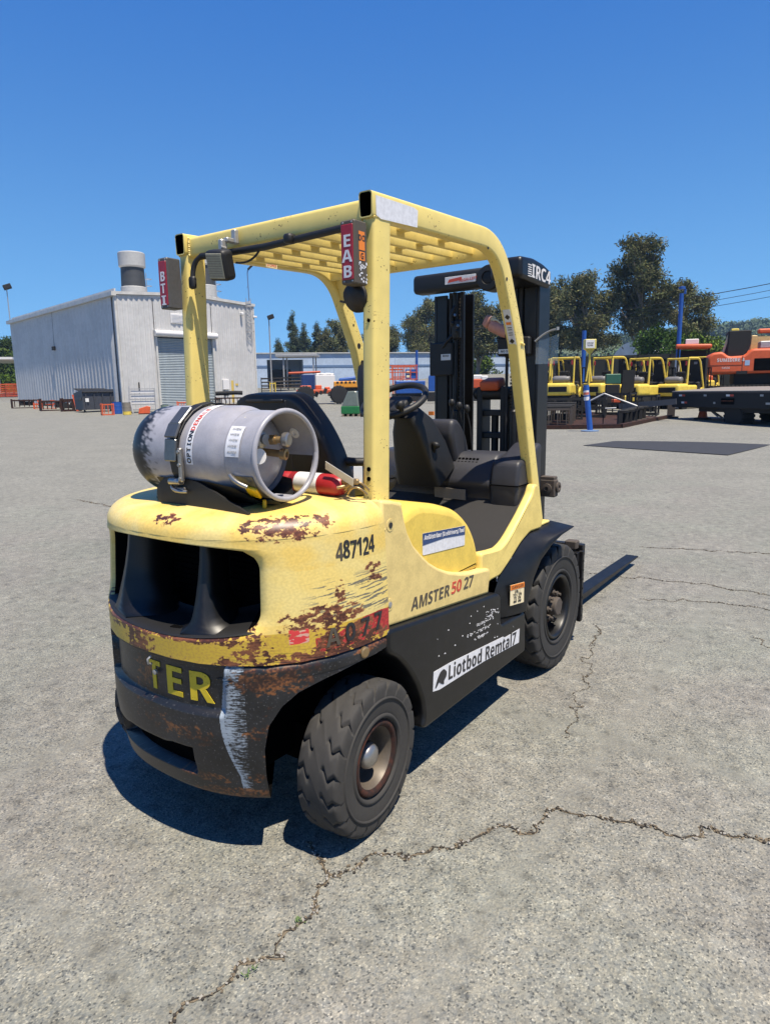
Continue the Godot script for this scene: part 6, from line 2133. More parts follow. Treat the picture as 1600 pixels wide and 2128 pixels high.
func build_warehouse():
	var t := thing("warehouse", "grey ribbed metal warehouse with roller door and two round roof stacks", "building", Vector3(29.4, 0.0, -45.2), -0.18)
	var L := 12.17
	var D := 25.9
	var y1 := 9.05
	var mb := MB.new()
	corrugated(mb, Vector3(0, 0, -D), Vector3(0, 0, 1), Vector3(-1, 0, 0), D, -0.5, y1, 0.72, 0.12)
	mb.box(Vector3(L - 0.1, y1 * 0.5, -D * 0.5), Vector3(0.1, y1 + 1.0, D - 0.2))
	mb.box(Vector3(L * 0.5, y1 * 0.5, -D + 0.1), Vector3(L - 0.4, y1 + 1.0, 0.1))
	mb.box(Vector3(0.15, y1 * 0.5, -D * 0.5), Vector3(0.1, y1 + 1.0, D - 0.4))
	obj("side_wall", mb, M.siding, t)
	mb = MB.new()
	corrugated(mb, Vector3(0.0, 0, 0), Vector3(1, 0, 0), Vector3(0, 0, 1), 3.0, -0.5, y1, 0.42, 0.06)
	corrugated(mb, Vector3(8.1, 0, 0), Vector3(1, 0, 0), Vector3(0, 0, 1), 4.2, -0.5, y1, 0.42, 0.06)
	corrugated(mb, Vector3(3.0, 0, 0), Vector3(1, 0, 0), Vector3(0, 0, 1), 5.1, 6.1, y1, 0.42, 0.06)
	# low gable above the eaves
	mb.flat()
	var gx := [0.0, 2.0, 4.5, 6.1, 8.0, 10.0, L]
	for i in 6:
		var h0: float = y1 + 0.38 * (1.0 - absf(gx[i] - 6.1) / 6.1)
		var h1: float = y1 + 0.38 * (1.0 - absf(gx[i + 1] - 6.1) / 6.1)
		mb.quad(Vector3(gx[i], y1, 0.02), Vector3(gx[i + 1], y1, 0.02), Vector3(gx[i + 1], h1, 0.02), Vector3(gx[i], h0, 0.02))
	obj("end_wall", mb, M.siding, t)
	mb = MB.new()
	mb.box(Vector3(-0.02, 4.3, 0.03), Vector3(0.16, 9.6, 0.16))
	mb.box(Vector3(L + 0.05, 4.3, 0.03), Vector3(0.14, 9.6, 0.14))
	mb.box(Vector3(-0.15, y1 + 0.06, -D * 0.5), Vector3(0.36, 0.30, D + 0.5))
	mb.beam(Vector3(-0.2, y1 + 0.12, 0.08), Vector3(6.1, y1 + 0.50, 0.08), 0.20, 0.22)
	mb.beam(Vector3(6.1, y1 + 0.50, 0.08), Vector3(L + 0.2, y1 + 0.12, 0.08), 0.20, 0.22)
	obj("roof_trim", mb, M.trim, t)
	mb = MB.new()
	mb.flat()
	mb.quad(Vector3(0, y1 + 0.12, 0), Vector3(6.1, y1 + 0.50, 0), Vector3(6.1, y1 + 0.50, -D), Vector3(0, y1 + 0.12, -D))
	mb.quad(Vector3(6.1, y1 + 0.50, 0), Vector3(L, y1 + 0.12, 0), Vector3(L, y1 + 0.12, -D), Vector3(6.1, y1 + 0.50, -D))
	var roof := obj("roof", mb, M.trim, t)
	# roller door, its barrel and guides
	mb = MB.new()
	mb.flat()
	var k := 46
	for i in k:
		var a := 0.0 + 6.05 * i / k
		var b := 0.0 + 6.05 * (i + 1) / k
		var m := (a + b) * 0.5
		mb.quad(Vector3(3.1, a, -0.10), Vector3(8.0, a, -0.10), Vector3(8.0, m, -0.045), Vector3(3.1, m, -0.045))
		mb.quad(Vector3(3.1, m, -0.045), Vector3(8.0, m, -0.045), Vector3(8.0, b, -0.10), Vector3(3.1, b, -0.10))
	var door := obj("roller_door", mb, M.door, t)
	for x in [3.02, 8.08]:
		mb = MB.new()
		mb.box(Vector3(x, 3.0, 0.05), Vector3(0.16, 6.2, 0.20))
		obj("door_guide", mb, M.trim, door)
	mb = MB.new()
	mb.lathe(Vector3(2.85, 6.36, 0.27), Vector3(1, 0, 0), [[0.24, 0.0], [0.24, 5.5]], 16)
	mb.box(Vector3(5.6, 6.42, 0.13), Vector3(5.5, 0.36, 0.22))
	obj("door_barrel", mb, M.white, door)
	mb = MB.new()
	mb.bb(Vector3(5.0, 7.6, 0.07), Vector3(1.25, 0.75, 0.14), 0.02)
	for i in 6: mb.box(Vector3(5.0, 7.33 + i * 0.1, 0.15), Vector3(1.1, 0.02, 0.02))
	obj("wall_louvre", mb, M.white, t)
	mb = MB.new()
	mb.bb(Vector3(-0.16, 5.85, -13.5), Vector3(0.26, 0.34, 0.52), 0.03)
	mb.rod(Vector3(-0.10, 6.0, -13.5), Vector3(-0.10, 9.0, -13.3), 0.035)
	obj("wall_lamp", mb, M.machine_dark, t)
	mb = MB.new()
	mb.bb(Vector3(9.05, 2.35, 0.12), Vector3(0.62, 0.85, 0.22), 0.02)
	mb.rod(Vector3(9.05, 1.0, 0.1), Vector3(9.05, 2.0, 0.1), 0.05)
	obj("electrical_box", mb, M.white, t)
	mb = MB.new()
	mb.box(Vector3(9.05, 1.55, 0.10), Vector3(0.4, 0.28, 0.1))
	obj("meter_box", mb, M.machine_dark, t)
	mb = MB.new()
	mb.box(Vector3(9.75, 1.6, 0.045), Vector3(0.24, 2.2, 0.006))
	mb.box(Vector3(10.2, 2.35, 0.045), Vector3(0.55, 0.18, 0.006))
	obj("yellow_paint_mark", mb, mat(lin(0.55, 0.40, 0.10), 0.7), t)
	mb = MB.new()
	mb.box(Vector3(1.35, 2.2, 0.06), Vector3(0.09, 0.7, 0.05))
	obj("wall_bracket", mb, M.machine_dark, t)
	mb = MB.new()
	mb.bb(Vector3(10.95, 8.35, 0.2), Vector3(0.22, 0.22, 0.4), 0.04)
	obj("security_camera", mb, M.white, t)
	mb = MB.new()
	mb.bb(Vector3(12.35, 8.2, 0.1), Vector3(0.4, 0.16, 0.16), 0.03)
	obj("security_camera", mb, M.white, t)
	# roof ladder with its cage
	mb = MB.new()
	for x in [11.45, 11.9]: mb.rod(Vector3(x, 6.2, 0.22), Vector3(x, 9.7, 0.22), 0.03, 6)
	for i in 11: mb.rod(Vector3(11.45, 6.3 + i * 0.3, 0.22), Vector3(11.9, 6.3 + i * 0.3, 0.22), 0.02, 6)
	for i in 4:
		var hoop := []
		for j in 9: hoop.append(Vector3(11.675 - 0.34 * cos(PI * j / 8.0), 6.9 + i * 0.7, 0.22 + 0.5 * sin(PI * j / 8.0)))
		mb.tube(hoop, 0.02, 5)
	obj("roof_ladder", mb, M.galv, t)
	var stack_m := mat(lin(0.42, 0.43, 0.44), 0.6, 0.0, grime, 0.8)
	for q in [[6.0, -9.7, 1.0], [10.5, -5.0, 0.95]]:
		var o := Vector3(q[0], 9.0, q[1])
		var f: float = q[2]
		mb = MB.new()
		mb.lathe(o, Vector3.UP, [[1.30 * f, 0.0], [1.24 * f, 1.05], [1.26 * f, 1.15], [1.14 * f, 1.2], [1.12 * f, 2.2], [1.08 * f, 2.25]], 28)
		for i in 12:
			var a := TAU * i / 12.0
			mb.box(o + Vector3(cos(a) * 1.30 * f, 1.0, sin(a) * 1.30 * f), Vector3(0.14, 0.5, 0.14), Basis(Vector3.UP, -a))
		var st := obj("vent_stack", mb, stack_m, roof)
		mb = MB.new()
		mb.lathe(o + Vector3(0, 2.2, 0), Vector3.UP, [[1.06 * f, 0.0], [1.0 * f, 1.75]], 28)
		obj("stack_neck", mb, M.stack_dark, st)
		mb = MB.new()
		mb.lathe(o + Vector3(0, 3.9, 0), Vector3.UP, [[1.02 * f, 0.0], [1.16 * f, 0.12], [1.18 * f, 1.25], [1.12 * f, 1.32], [1.02 * f, 1.3], [1.0 * f, 0.6], [0.0, 0.6]], 28)
		obj("stack_cap", mb, stack_m, st)
		mb = MB.new()
		for s in [-0.2, 0.2]: mb.rod(o + Vector3(1.15 * f, 1.4, s), o + Vector3(1.15 * f, 3.6, s), 0.03, 5)
		for i in 3:
			var hoop := []
			for j in 9: hoop.append(o + Vector3(1.15 * f + 0.6 * sin(PI * j / 8.0), 1.9 + i * 0.6, 0.34 * cos(PI * j / 8.0)))
			mb.tube(hoop, 0.025, 5)
		obj("stack_ladder", mb, M.galv, st)

func build_blue_building():
	var a := Vector3(70.0, 0, -74.0)
	var b := Vector3(96.0, 0, -50.0)
	var d := (b - a)
	var L := d.length() + 10.0
	var t := thing("long_building", "long low pale blue building with a dark stripe, beyond the yard", "building", Vector3(a.x, 2.0, a.z), -atan2(d.z, d.x))
	var mb := MB.new()
	# local x along the front, the front faces +z
	var h := 5.45
	mb.box(Vector3(1.3, h * 0.5, -4.0), Vector3(2.6, h, 8.0))
	mb.box(Vector3(8.0 + (L - 8.0) * 0.5, h * 0.5, -4.0), Vector3(L - 8.0, h, 8.0))
	mb.box(Vector3(5.3, h - 0.45, -0.2), Vector3(5.4, 0.9, 0.4))
	mb.box(Vector3(5.3, h * 0.5, -6.0), Vector3(5.4, h, 0.3))
	for i in 9: mb.box(Vector3(9.5 + i * 3.2, h * 0.5, 0.02), Vector3(0.05, h, 0.06))
	obj("wall", mb, M.paleblue, t)
	mb = MB.new()
	mb.box(Vector3(1.3, 3.55, 0.03), Vector3(2.6, 0.30, 0.06))
	mb.box(Vector3(8.0 + (L - 8.0) * 0.5, 3.55, 0.03), Vector3(L - 8.0, 0.30, 0.06))
	obj("wall_stripe", mb, M.stripe, t)
	mb = MB.new()
	mb.box(Vector3(L * 0.5, h + 0.06, -4.0), Vector3(L + 0.4, 0.14, 8.5))
	obj("roof", mb, M.trim, t)
	mb = MB.new()
	mb.box(Vector3(4.7, 1.6, -3.0), Vector3(3.2, 3.2, 0.2))
	obj("loading_door", mb, M.machine_dark, t)
	mb = MB.new()
	for x in [16.6, 18.2]: mb.tube(bez(Vector3(x, 0.3, 0.25), Vector3(x, 5.6, 0.25), Vector3(x + 0.9, 4.6, 0.25), 8), 0.05, 6)
	obj("wall_conduit", mb, M.stripe, t)
	# open shelter in front of it
	var c := Vector3(63.5, 2.2, -61.2)
	var s := thing("loading_canopy", "flat white canopy on thin posts before the pale blue building", "canopy", c, -atan2(-57.5 + 61.2, 65.9 - 63.5))
	mb = MB.new()
	mb.bb(Vector3(2.1, 4.15, -0.8), Vector3(5.4, 0.32, 3.2), 0.04)
	obj("canopy_roof", mb, M.galv, s)
	for q in [[0.4, 0.4], [4.3, 0.4], [0.4, -2.0], [4.3, -2.0]]:
		mb = MB.new()
		mb.box(Vector3(q[0], 2.0, q[1]), Vector3(0.16, 4.2, 0.16))
		obj("post", mb, M.galv, s)
	# flat canopy at the far left edge
	s = thing("shelter_roof", "thin flat shelter roof at the left edge beyond the warehouse", "shelter", Vector3(46.0, 1.4, -97.0), 0.9)
	mb = MB.new()
	mb.box(Vector3(0, 5.3, 0), Vector3(12.0, 0.3, 4.0))
	obj("roof_slab", mb, M.white, s)
	for x in [-5.5, 5.5]:
		mb = MB.new()
		mb.box(Vector3(x, 2.5, 0), Vector3(0.2, 5.6, 0.2))
		obj("post", mb, M.galv, s)
	# a pale roof among the trees on the right
	s = thing("distant_shed", "pale grey curved roof shed among the trees below the hill", "building", Vector3(150.0, 4.5, -37.0), -0.25 + PI * 0.5)
	mb = MB.new()
	mb.box(Vector3(0, 2.2, 0), Vector3(9.0, 4.4, 12.0))
	obj("wall", mb, M.siding, s)
	mb = MB.new()
	mb.lathe(Vector3(0, 1.0, -6.2), Vector3(0, 0, 1), [[5.6, 0.0], [5.6, 12.4]], 28)
	obj("roof", mb, M.siding, s)

func light_pole(called: String, label: String, at: Vector3, h: float, arm: float, tall_lamp: float, turn: float):
	var t := thing(called, label, "light pole", at, turn, "yard light poles")
	var mb := MB.new()
	mb.tube([Vector3(0, -0.3, 0), Vector3(0, h, 0)], 0.10, 8, 0.6)
	obj("pole", mb, M.galv, t)
	mb = MB.new()
	mb.bb(Vector3(arm, h + 0.12, 0), Vector3(0.55 * tall_lamp, 0.34 * tall_lamp, 0.5 * tall_lamp), 0.05, Basis(Vector3(0, 0, 1), 0.35))
	mb.rod(Vector3(0, h - 0.1, 0), Vector3(arm, h + 0.1, 0), 0.04, 6)
	obj("lamp_head", mb, M.machine_dark, t)

func build_small_things():
	light_pole("light_pole", "thin light pole with one boxy lamp in front of the conifers", Vector3(53.1, 2.0, -52.7), 7.7, 0.2, 1.3, face(Vector3(53, 0, -52.7)))
	light_pole("light_pole", "light pole whose lamp shows above the left end of the warehouse roof", Vector3(47.7, 3.0, -98.4), 13.8, 0.1, 1.9, face(Vector3(47.7, 0, -98.4)))
	var p := Vector3(41.35, 8.9, -43.3)
	var t := thing("roof_floodlight", "slim floodlight mast standing on the warehouse's right roof corner", "floodlight", p, face(p))
	var mb := MB.new()
	mb.tube([Vector3(0, 0, 0), Vector3(-0.05, 3.0, 0), Vector3(0.0, 3.25, 0)], 0.045, 6)
	mb.rod(Vector3(-0.04, 1.9, 0), Vector3(-0.16, 1.8, 0), 0.03, 5)
	obj("mast", mb, M.stripe, t)
	mb = MB.new()
	mb.bb(Vector3(0.22, 3.5, 0), Vector3(0.62, 0.16, 0.3), 0.04, Basis(Vector3(0, 0, 1), 0.75))
	obj("lamp_head", mb, M.machine_dark, t)
	# power lines and their far poles
	for q in [[150.0, -14.0, 30.5, "right-hand distant power pole on the hill"], [160.0, -26.0, 33.0, "left-hand distant power pole behind the gum trees"]]: pass
	var wire: Material = M.machine_dark
	for q in [[Vector3(70, 9.0, -42.0), Vector3(44.3, 6.9, -8.2), Vector3(40, 10.2, 14.0)], [Vector3(78, 10.2, -44.0), Vector3(70, 9.0, -18.0), Vector3(60, 12.0, 14.0)], [Vector3(78, 9.8, -44.0), Vector3(70, 8.5, -18.0), Vector3(60, 11.4, 14.0)]]:
		mb = MB.new()
		for i in 2:
			var a: Vector3 = q[i]
			var b: Vector3 = q[i + 1]
			mb.tube(bez(a, a.lerp(b, 0.5) - Vector3(0, 1.2, 0), b, 12), 0.022, 5)
		tag(obj("power_line", mb, wire), ["power line fixed to the top of the tall blue post", "upper of two parallel power lines right of the gum trees", "lower of two parallel power lines right of the gum trees"][[Vector3(70, 9.0, -42.0), Vector3(78, 10.2, -44.0), Vector3(78, 9.8, -44.0)].find(q[0])], "power line", "overhead lines")
	# weeds rooted in the near crack
	var rng := RandomNumberGenerator.new()
	rng.seed = 17
	for q in [[-0.66, 0.64, "small green weed growing in the crack at the bottom"], [-0.47, 0.635, "tiny weed in the crack nearest the rear wheel"]]:
		mb = MB.new()
		mb.flat()
		for i in 14:
			var a := rng.randf() * TAU
			var l := rng.randf_range(0.008, 0.022)
			var o := Vector3(rng.randf_range(-0.02, 0.02), 0.004, rng.randf_range(-0.01, 0.01))
			var d := Vector3(cos(a), rng.randf_range(0.4, 1.2), sin(a)).normalized() * l
			var s := Vector3(-sin(a), 0, cos(a)) * 0.0022
			mb.quad(o - s, o + d * 0.6 + s, o + d, o + d * 0.6 - s)
		var w := obj("weed", mb, mat(lin(0.07, 0.12, 0.03), 0.7))
		w.position = Vector3(q[0], 0, q[1])
		tag(w, q[2], "weed", "weeds in the cracks")

# ---------------------------------------------------------------- yard things
func frame_rack(called: String, label: String, cat: String, at: Vector3, turn: float, w: float, h: float, d: float, bars: int, m: Material, r: float, group := "", shelves := 1) -> Node3D:
	var t := thing(called, label, cat, at, turn, group)
	for x in [-0.5, 0.5]:
		for z in [-0.5, 0.5]:
			var mb := MB.new()
			mb.box(Vector3(x * w, h * 0.5, z * d), Vector3(r, h, r))
			obj("upright", mb, m, t)
	for k in shelves + 1:
		var y := h * (0.15 + 0.85 * k / shelves) - r
		for z in [-0.5, 0.5]:
			var mb := MB.new()
			mb.box(Vector3(0, y, z * d), Vector3(w, r, r * 0.7))
			obj("rail", mb, m, t)
		for x in [-0.5, 0.5]:
			var mb := MB.new()
			mb.box(Vector3(x * w, y, 0), Vector3(r * 0.7, r, d))
			obj("cross_rail", mb, m, t)
	for i in bars:
		var mb := MB.new()
		mb.box(Vector3(lerpf(-0.5, 0.5, (i + 0.5) / bars) * w, h * 0.55, d * 0.5), Vector3(r * 0.6, h * 0.8, r * 0.5))
		obj("bar", mb, m, t)
	return t

func drum(called: String, label: String, at: Vector3, r: float, h: float, m: Material, band: Material, group := "") -> Node3D:
	var t := thing(called, label, "drum", at, 0.0, group)
	var mb := MB.new()
	mb.lathe(Vector3.ZERO, Vector3.UP, [[r * 0.94, 0.0], [r, 0.02], [r, h * 0.32], [r * 1.04, h * 0.335], [r, h * 0.35], [r, h * 0.65], [r * 1.04, h * 0.665], [r, h * 0.68], [r, h * 0.97], [r * 1.03, h], [r * 0.95, h], [r * 0.94, h * 0.97], [0.0, h * 0.97]], 20)
	obj("shell", mb, m, t)
	if band:
		mb = MB.new()
		mb.lathe(Vector3(0, 0.02, 0), Vector3.UP, [[r * 1.02, 0.0], [r * 1.02, h * 0.26]], 20, true, false)
		obj("painted_band", mb, band, t)
	return t

func build_yard_left():
	var p := at_ground(26.9, -45.0)
	# dumpster with sloping lid
	var t := thing("dumpster", "dark grey steel dumpster with black lid against the warehouse's ribbed wall", "dumpster", p, face(p, 0.35))
	var mb := MB.new()
	mb.prism(PackedVector2Array([Vector2(-0.80, 0.15), Vector2(0.75, 0.15), Vector2(0.95, 1.35), Vector2(-0.80, 1.62)]), Vector3(-1.15, 0, 0), Vector3(0, 0, -1), Vector3(0, 1, 0), 2.3, 0.02)
	for s in [-1.0, 1.0]: mb.box(Vector3(1.19 * s, 0.95, 0), Vector3(0.10, 0.22, 1.2))
	for i in 4: mb.box(Vector3(-0.9 + i * 0.6, 0.75, 0.84), Vector3(0.07, 1.05, 0.06))
	obj("bin_body", mb, M.dumpster, t)
	mb = MB.new()
	mb.bb(Vector3(-0.57, 1.55, 0.0), Vector3(1.12, 0.06, 1.85), 0.02, Basis(Vector3(1, 0, 0), 0.145))
	obj("lid", mb, M.machine_dark, t)
	mb = MB.new()
	mb.bb(Vector3(0.57, 1.55, 0.0), Vector3(1.12, 0.06, 1.85), 0.02, Basis(Vector3(1, 0, 0), 0.145))
	obj("lid", mb, M.machine_dark, t)
	mb = MB.new()
	mb.box(Vector3(-0.85, 0.85, 0.89), Vector3(0.24, 0.26, 0.01))
	obj("label", mb, M.paper, t)
	for x in [-0.95, 0.95]:
		mb = MB.new()
		mb.lathe(Vector3(x - 0.04, 0.08, 0.5), Vector3(1, 0, 0), [[0.09, 0.0], [0.09, 0.08]], 12)
		obj("caster", mb, M.machine_dark, t)
	p = at_ground(25.1, -40.6)
	frame_rack("barrier_cart", "small orange framed cart standing alone before the dumpster", "cart", p, face(p, 0.2), 0.72, 0.80, 0.5, 3, M.orange, 0.07)
	p = at_ground(26.7, -41.9)
	drum("blue_drum", "open blue plastic drum between the dumpster and the metal rack", p, 0.33, 0.85, M.blue, null, "drums along the warehouse")
	p = at_ground(25.9, -39.55)
	drum("grey_barrel", "dented grey barrel with yellow foot beside the blue drum", p, 0.27, 0.85, mat(lin(0.22, 0.20, 0.17), 0.6, 0.0, grime, 2.0), M.fleet, "drums along the warehouse")
	p = at_ground(28.4, -41.3)
	t = frame_rack("pipe_rack", "tall galvanised pipe rack with pale sheets before the roller door", "rack", p, face(p), 1.75, 1.75, 0.6, 0, M.galv, 0.05, "", 4)
	mb = MB.new()
	for y in [0.75, 1.15, 1.5]: mb.box(Vector3(0.05, y, 0), Vector3(1.6, 0.16, 0.5))
	obj("stored_sheet", mb, M.white, t)
	mb = MB.new()
	mb.beam(Vector3(-0.95, 0.0, 0.5), Vector3(-0.85, 1.9, 0.35), 0.09, 0.09)
	mb.beam(Vector3(-0.7, 0.0, 0.7), Vector3(-0.85, 0.9, 0.4), 0.07, 0.07)
	obj("leaning_pipe", mb, M.galv, t)
	p = at_ground(27.2, -39.45)
	t = thing("orange_trough", "low orange steel trough on the ground right of the pipe rack", "trough", p, face(p))
	mb = MB.new()
	mb.prism(PackedVector2Array([Vector2(-0.4, 0.05), Vector2(0.35, 0.05), Vector2(0.42, 0.5), Vector2(0.2, 0.56), Vector2(-0.34, 0.40)]), Vector3(0, 0, -0.3), Vector3(1, 0, 0), Vector3(0, 1, 0), 0.6, 0.02)
	obj("trough_body", mb, M.orange, t)
	mb = MB.new()
	mb.box(Vector3(0, 0.03, 0.0), Vector3(0.8, 0.06, 0.5))
	obj("skid", mb, M.iron, t)
	p = at_ground(28.2, -38.5)
	drum("green_tub", "faded green tub between the orange trough and orange frames", p, 0.26, 0.6, mat(lin(0.16, 0.22, 0.17), 0.7, 0.0, grime, 2.0), null, "drums along the warehouse")
	p = at_ground(29.6, -38.0)
	frame_rack("slatted_stand", "bright orange slatted stand left of the yellow drum", "frame", p, face(p), 1.1, 0.85, 0.5, 6, M.orange, 0.08, "steel frames stored on the ground")
	p = at_ground(30.2, -37.2)
	drum("yellow_drum", "yellow drum by the forklift's left rear post", p, 0.24, 0.85, M.fleet, null, "drums along the warehouse")
	p = at_ground(31.2, -36.9)
	frame_rack("dark_stand", "dark rusty frame stored right of the yellow drum", "frame", p, face(p), 1.0, 1.05, 0.7, 5, M.machine_dark, 0.09, "steel frames stored on the ground")
	p = at_ground(33.6, -37.4)
	t = frame_rack("rusty_rack", "long dark rusty rack under the roller door's right side", "rack", p, face(p), 2.6, 1.15, 0.8, 9, M.rust_dark, 0.10, "steel frames stored on the ground", 2)
	mb = MB.new()
	mb.tube([Vector3(-1.3, 1.4, 0.1), Vector3(0.2, 1.45, 0.1), Vector3(0.7, 1.42, 0.1)], 0.16, 10)
	obj("black_roll", mb, M.machine_dark, t)
	p = at_ground(37.6, -37.5)
	frame_rack("orange_rack", "orange and brown rack left of the forklift seat", "rack", p, face(p), 2.4, 1.0, 0.8, 6, M.orange_deep, 0.11, "steel frames stored on the ground")
	var rng := RandomNumberGenerator.new()
	rng.seed = 61
	var q := [[28.1, -57.4, 2.2, "rusty steel beam rack at the far left foot of the warehouse"], [27.9, -54.0, 1.6, "low orange crate between the two rusty racks on the left"], [27.3, -51.0, 2.4, "brown rusty rack with posts left of the dumpster"], [27.0, -48.4, 1.3, "short rack with a leaning orange post just left of the dumpster"]]
	for i in 4:
		p = at_ground(q[i][0], q[i][1])
		var m: Material = [M.rust_dark, M.orange_deep, M.rust_dark, M.rust_dark][i]
		t = frame_rack("steel_rack", q[i][3], "rack", p, face(p, rng.randf_range(-0.2, 0.2)), q[i][2], [0.78, 0.5, 0.85, 1.0][i], 0.7, [6, 4, 8, 4][i], m, 0.12, "steel frames stored on the ground")
		mb = MB.new()
		for k in 3: mb.box(Vector3(rng.randf_range(-0.5, 0.5) * q[i][2] * 0.7, 0.45, rng.randf_range(-0.2, 0.2)), Vector3(0.5, 0.45, 0.4), Basis(Vector3.UP, rng.randf()))
		obj("stored_part", mb, M.machine_dark, t)
		mb = MB.new()
		for k in 2: mb.box(Vector3(rng.randf_range(-0.4, 0.4) * q[i][2], 0.62, 0.3), Vector3(0.35, 0.16, 0.05))
		obj("loose_sheet", mb, M.white if i != 1 else M.orange, t)
		if i == 3:
			mb = MB.new()
			mb.beam(Vector3(0.5, 0, 0.5), Vector3(0.25, 1.25, 0.4), 0.14, 0.14)
			obj("leaning_post", mb, M.orange_deep, t)
	for i in 3:
		p = at_ground(42.2 + i * 0.6, -91.6 + i * 2.1)
		t = thing("scaffold_stack", ["stack of orange scaffold frames at the left edge of the picture", "stack of orange frames second from the left edge", "stack of orange frames nearest the warehouse corner"][i], "frame stack", p, face(p, 0.1 * i), "orange frames stacked beyond the warehouse")
		for k in 7:
			mb = MB.new()
			var y := 0.18 + k * 0.25
			mb.box(Vector3(0, y, 0.5), Vector3(2.0, 0.12, 0.10))
			mb.box(Vector3(0, y, -0.5), Vector3(2.0, 0.12, 0.10))
			for x in [-0.9, 0.0, 0.9]: mb.box(Vector3(x, y - 0.08, 0), Vector3(0.12, 0.10, 1.0))
			obj("frame", mb, M.orange_deep if k % 2 else M.orange, t)

func big_wheel(host: Node, at: Vector3, r: float, w: float, m: Material, hub: Material, axis := Vector3(0, 0, 1)):
	var mb := MB.new()
	mb.lathe(at - axis * w * 0.5, axis, [[r * 0.55, 0.0], [r * 0.92, 0.01], [r, w * 0.15], [r, w * 0.85], [r * 0.92, w - 0.01], [r * 0.55, w]], 28)
	for i in 18:
		var a := TAU * i / 18.0
		var d := Vector3(cos(a), sin(a), 0) if axis.z != 0 else Vector3(0, sin(a), cos(a))
		mb.box(at + d * r, Vector3(0.05, 0.10, w * 0.9) if axis.z != 0 else Vector3(w * 0.9, 0.10, 0.05), Basis(axis, a if axis.z != 0 else -a))
	var t := obj("tyre", mb, m, host)
	mb = MB.new()
	mb.lathe(at - axis * w * 0.5, axis, [[0.0, w * 0.2], [r * 0.5, w * 0.2], [r * 0.56, 0.0], [r * 0.56, w], [r * 0.5, w * 0.8], [0.0, w * 0.8]], 20, true, false)
	obj("rim", mb, hub, t)

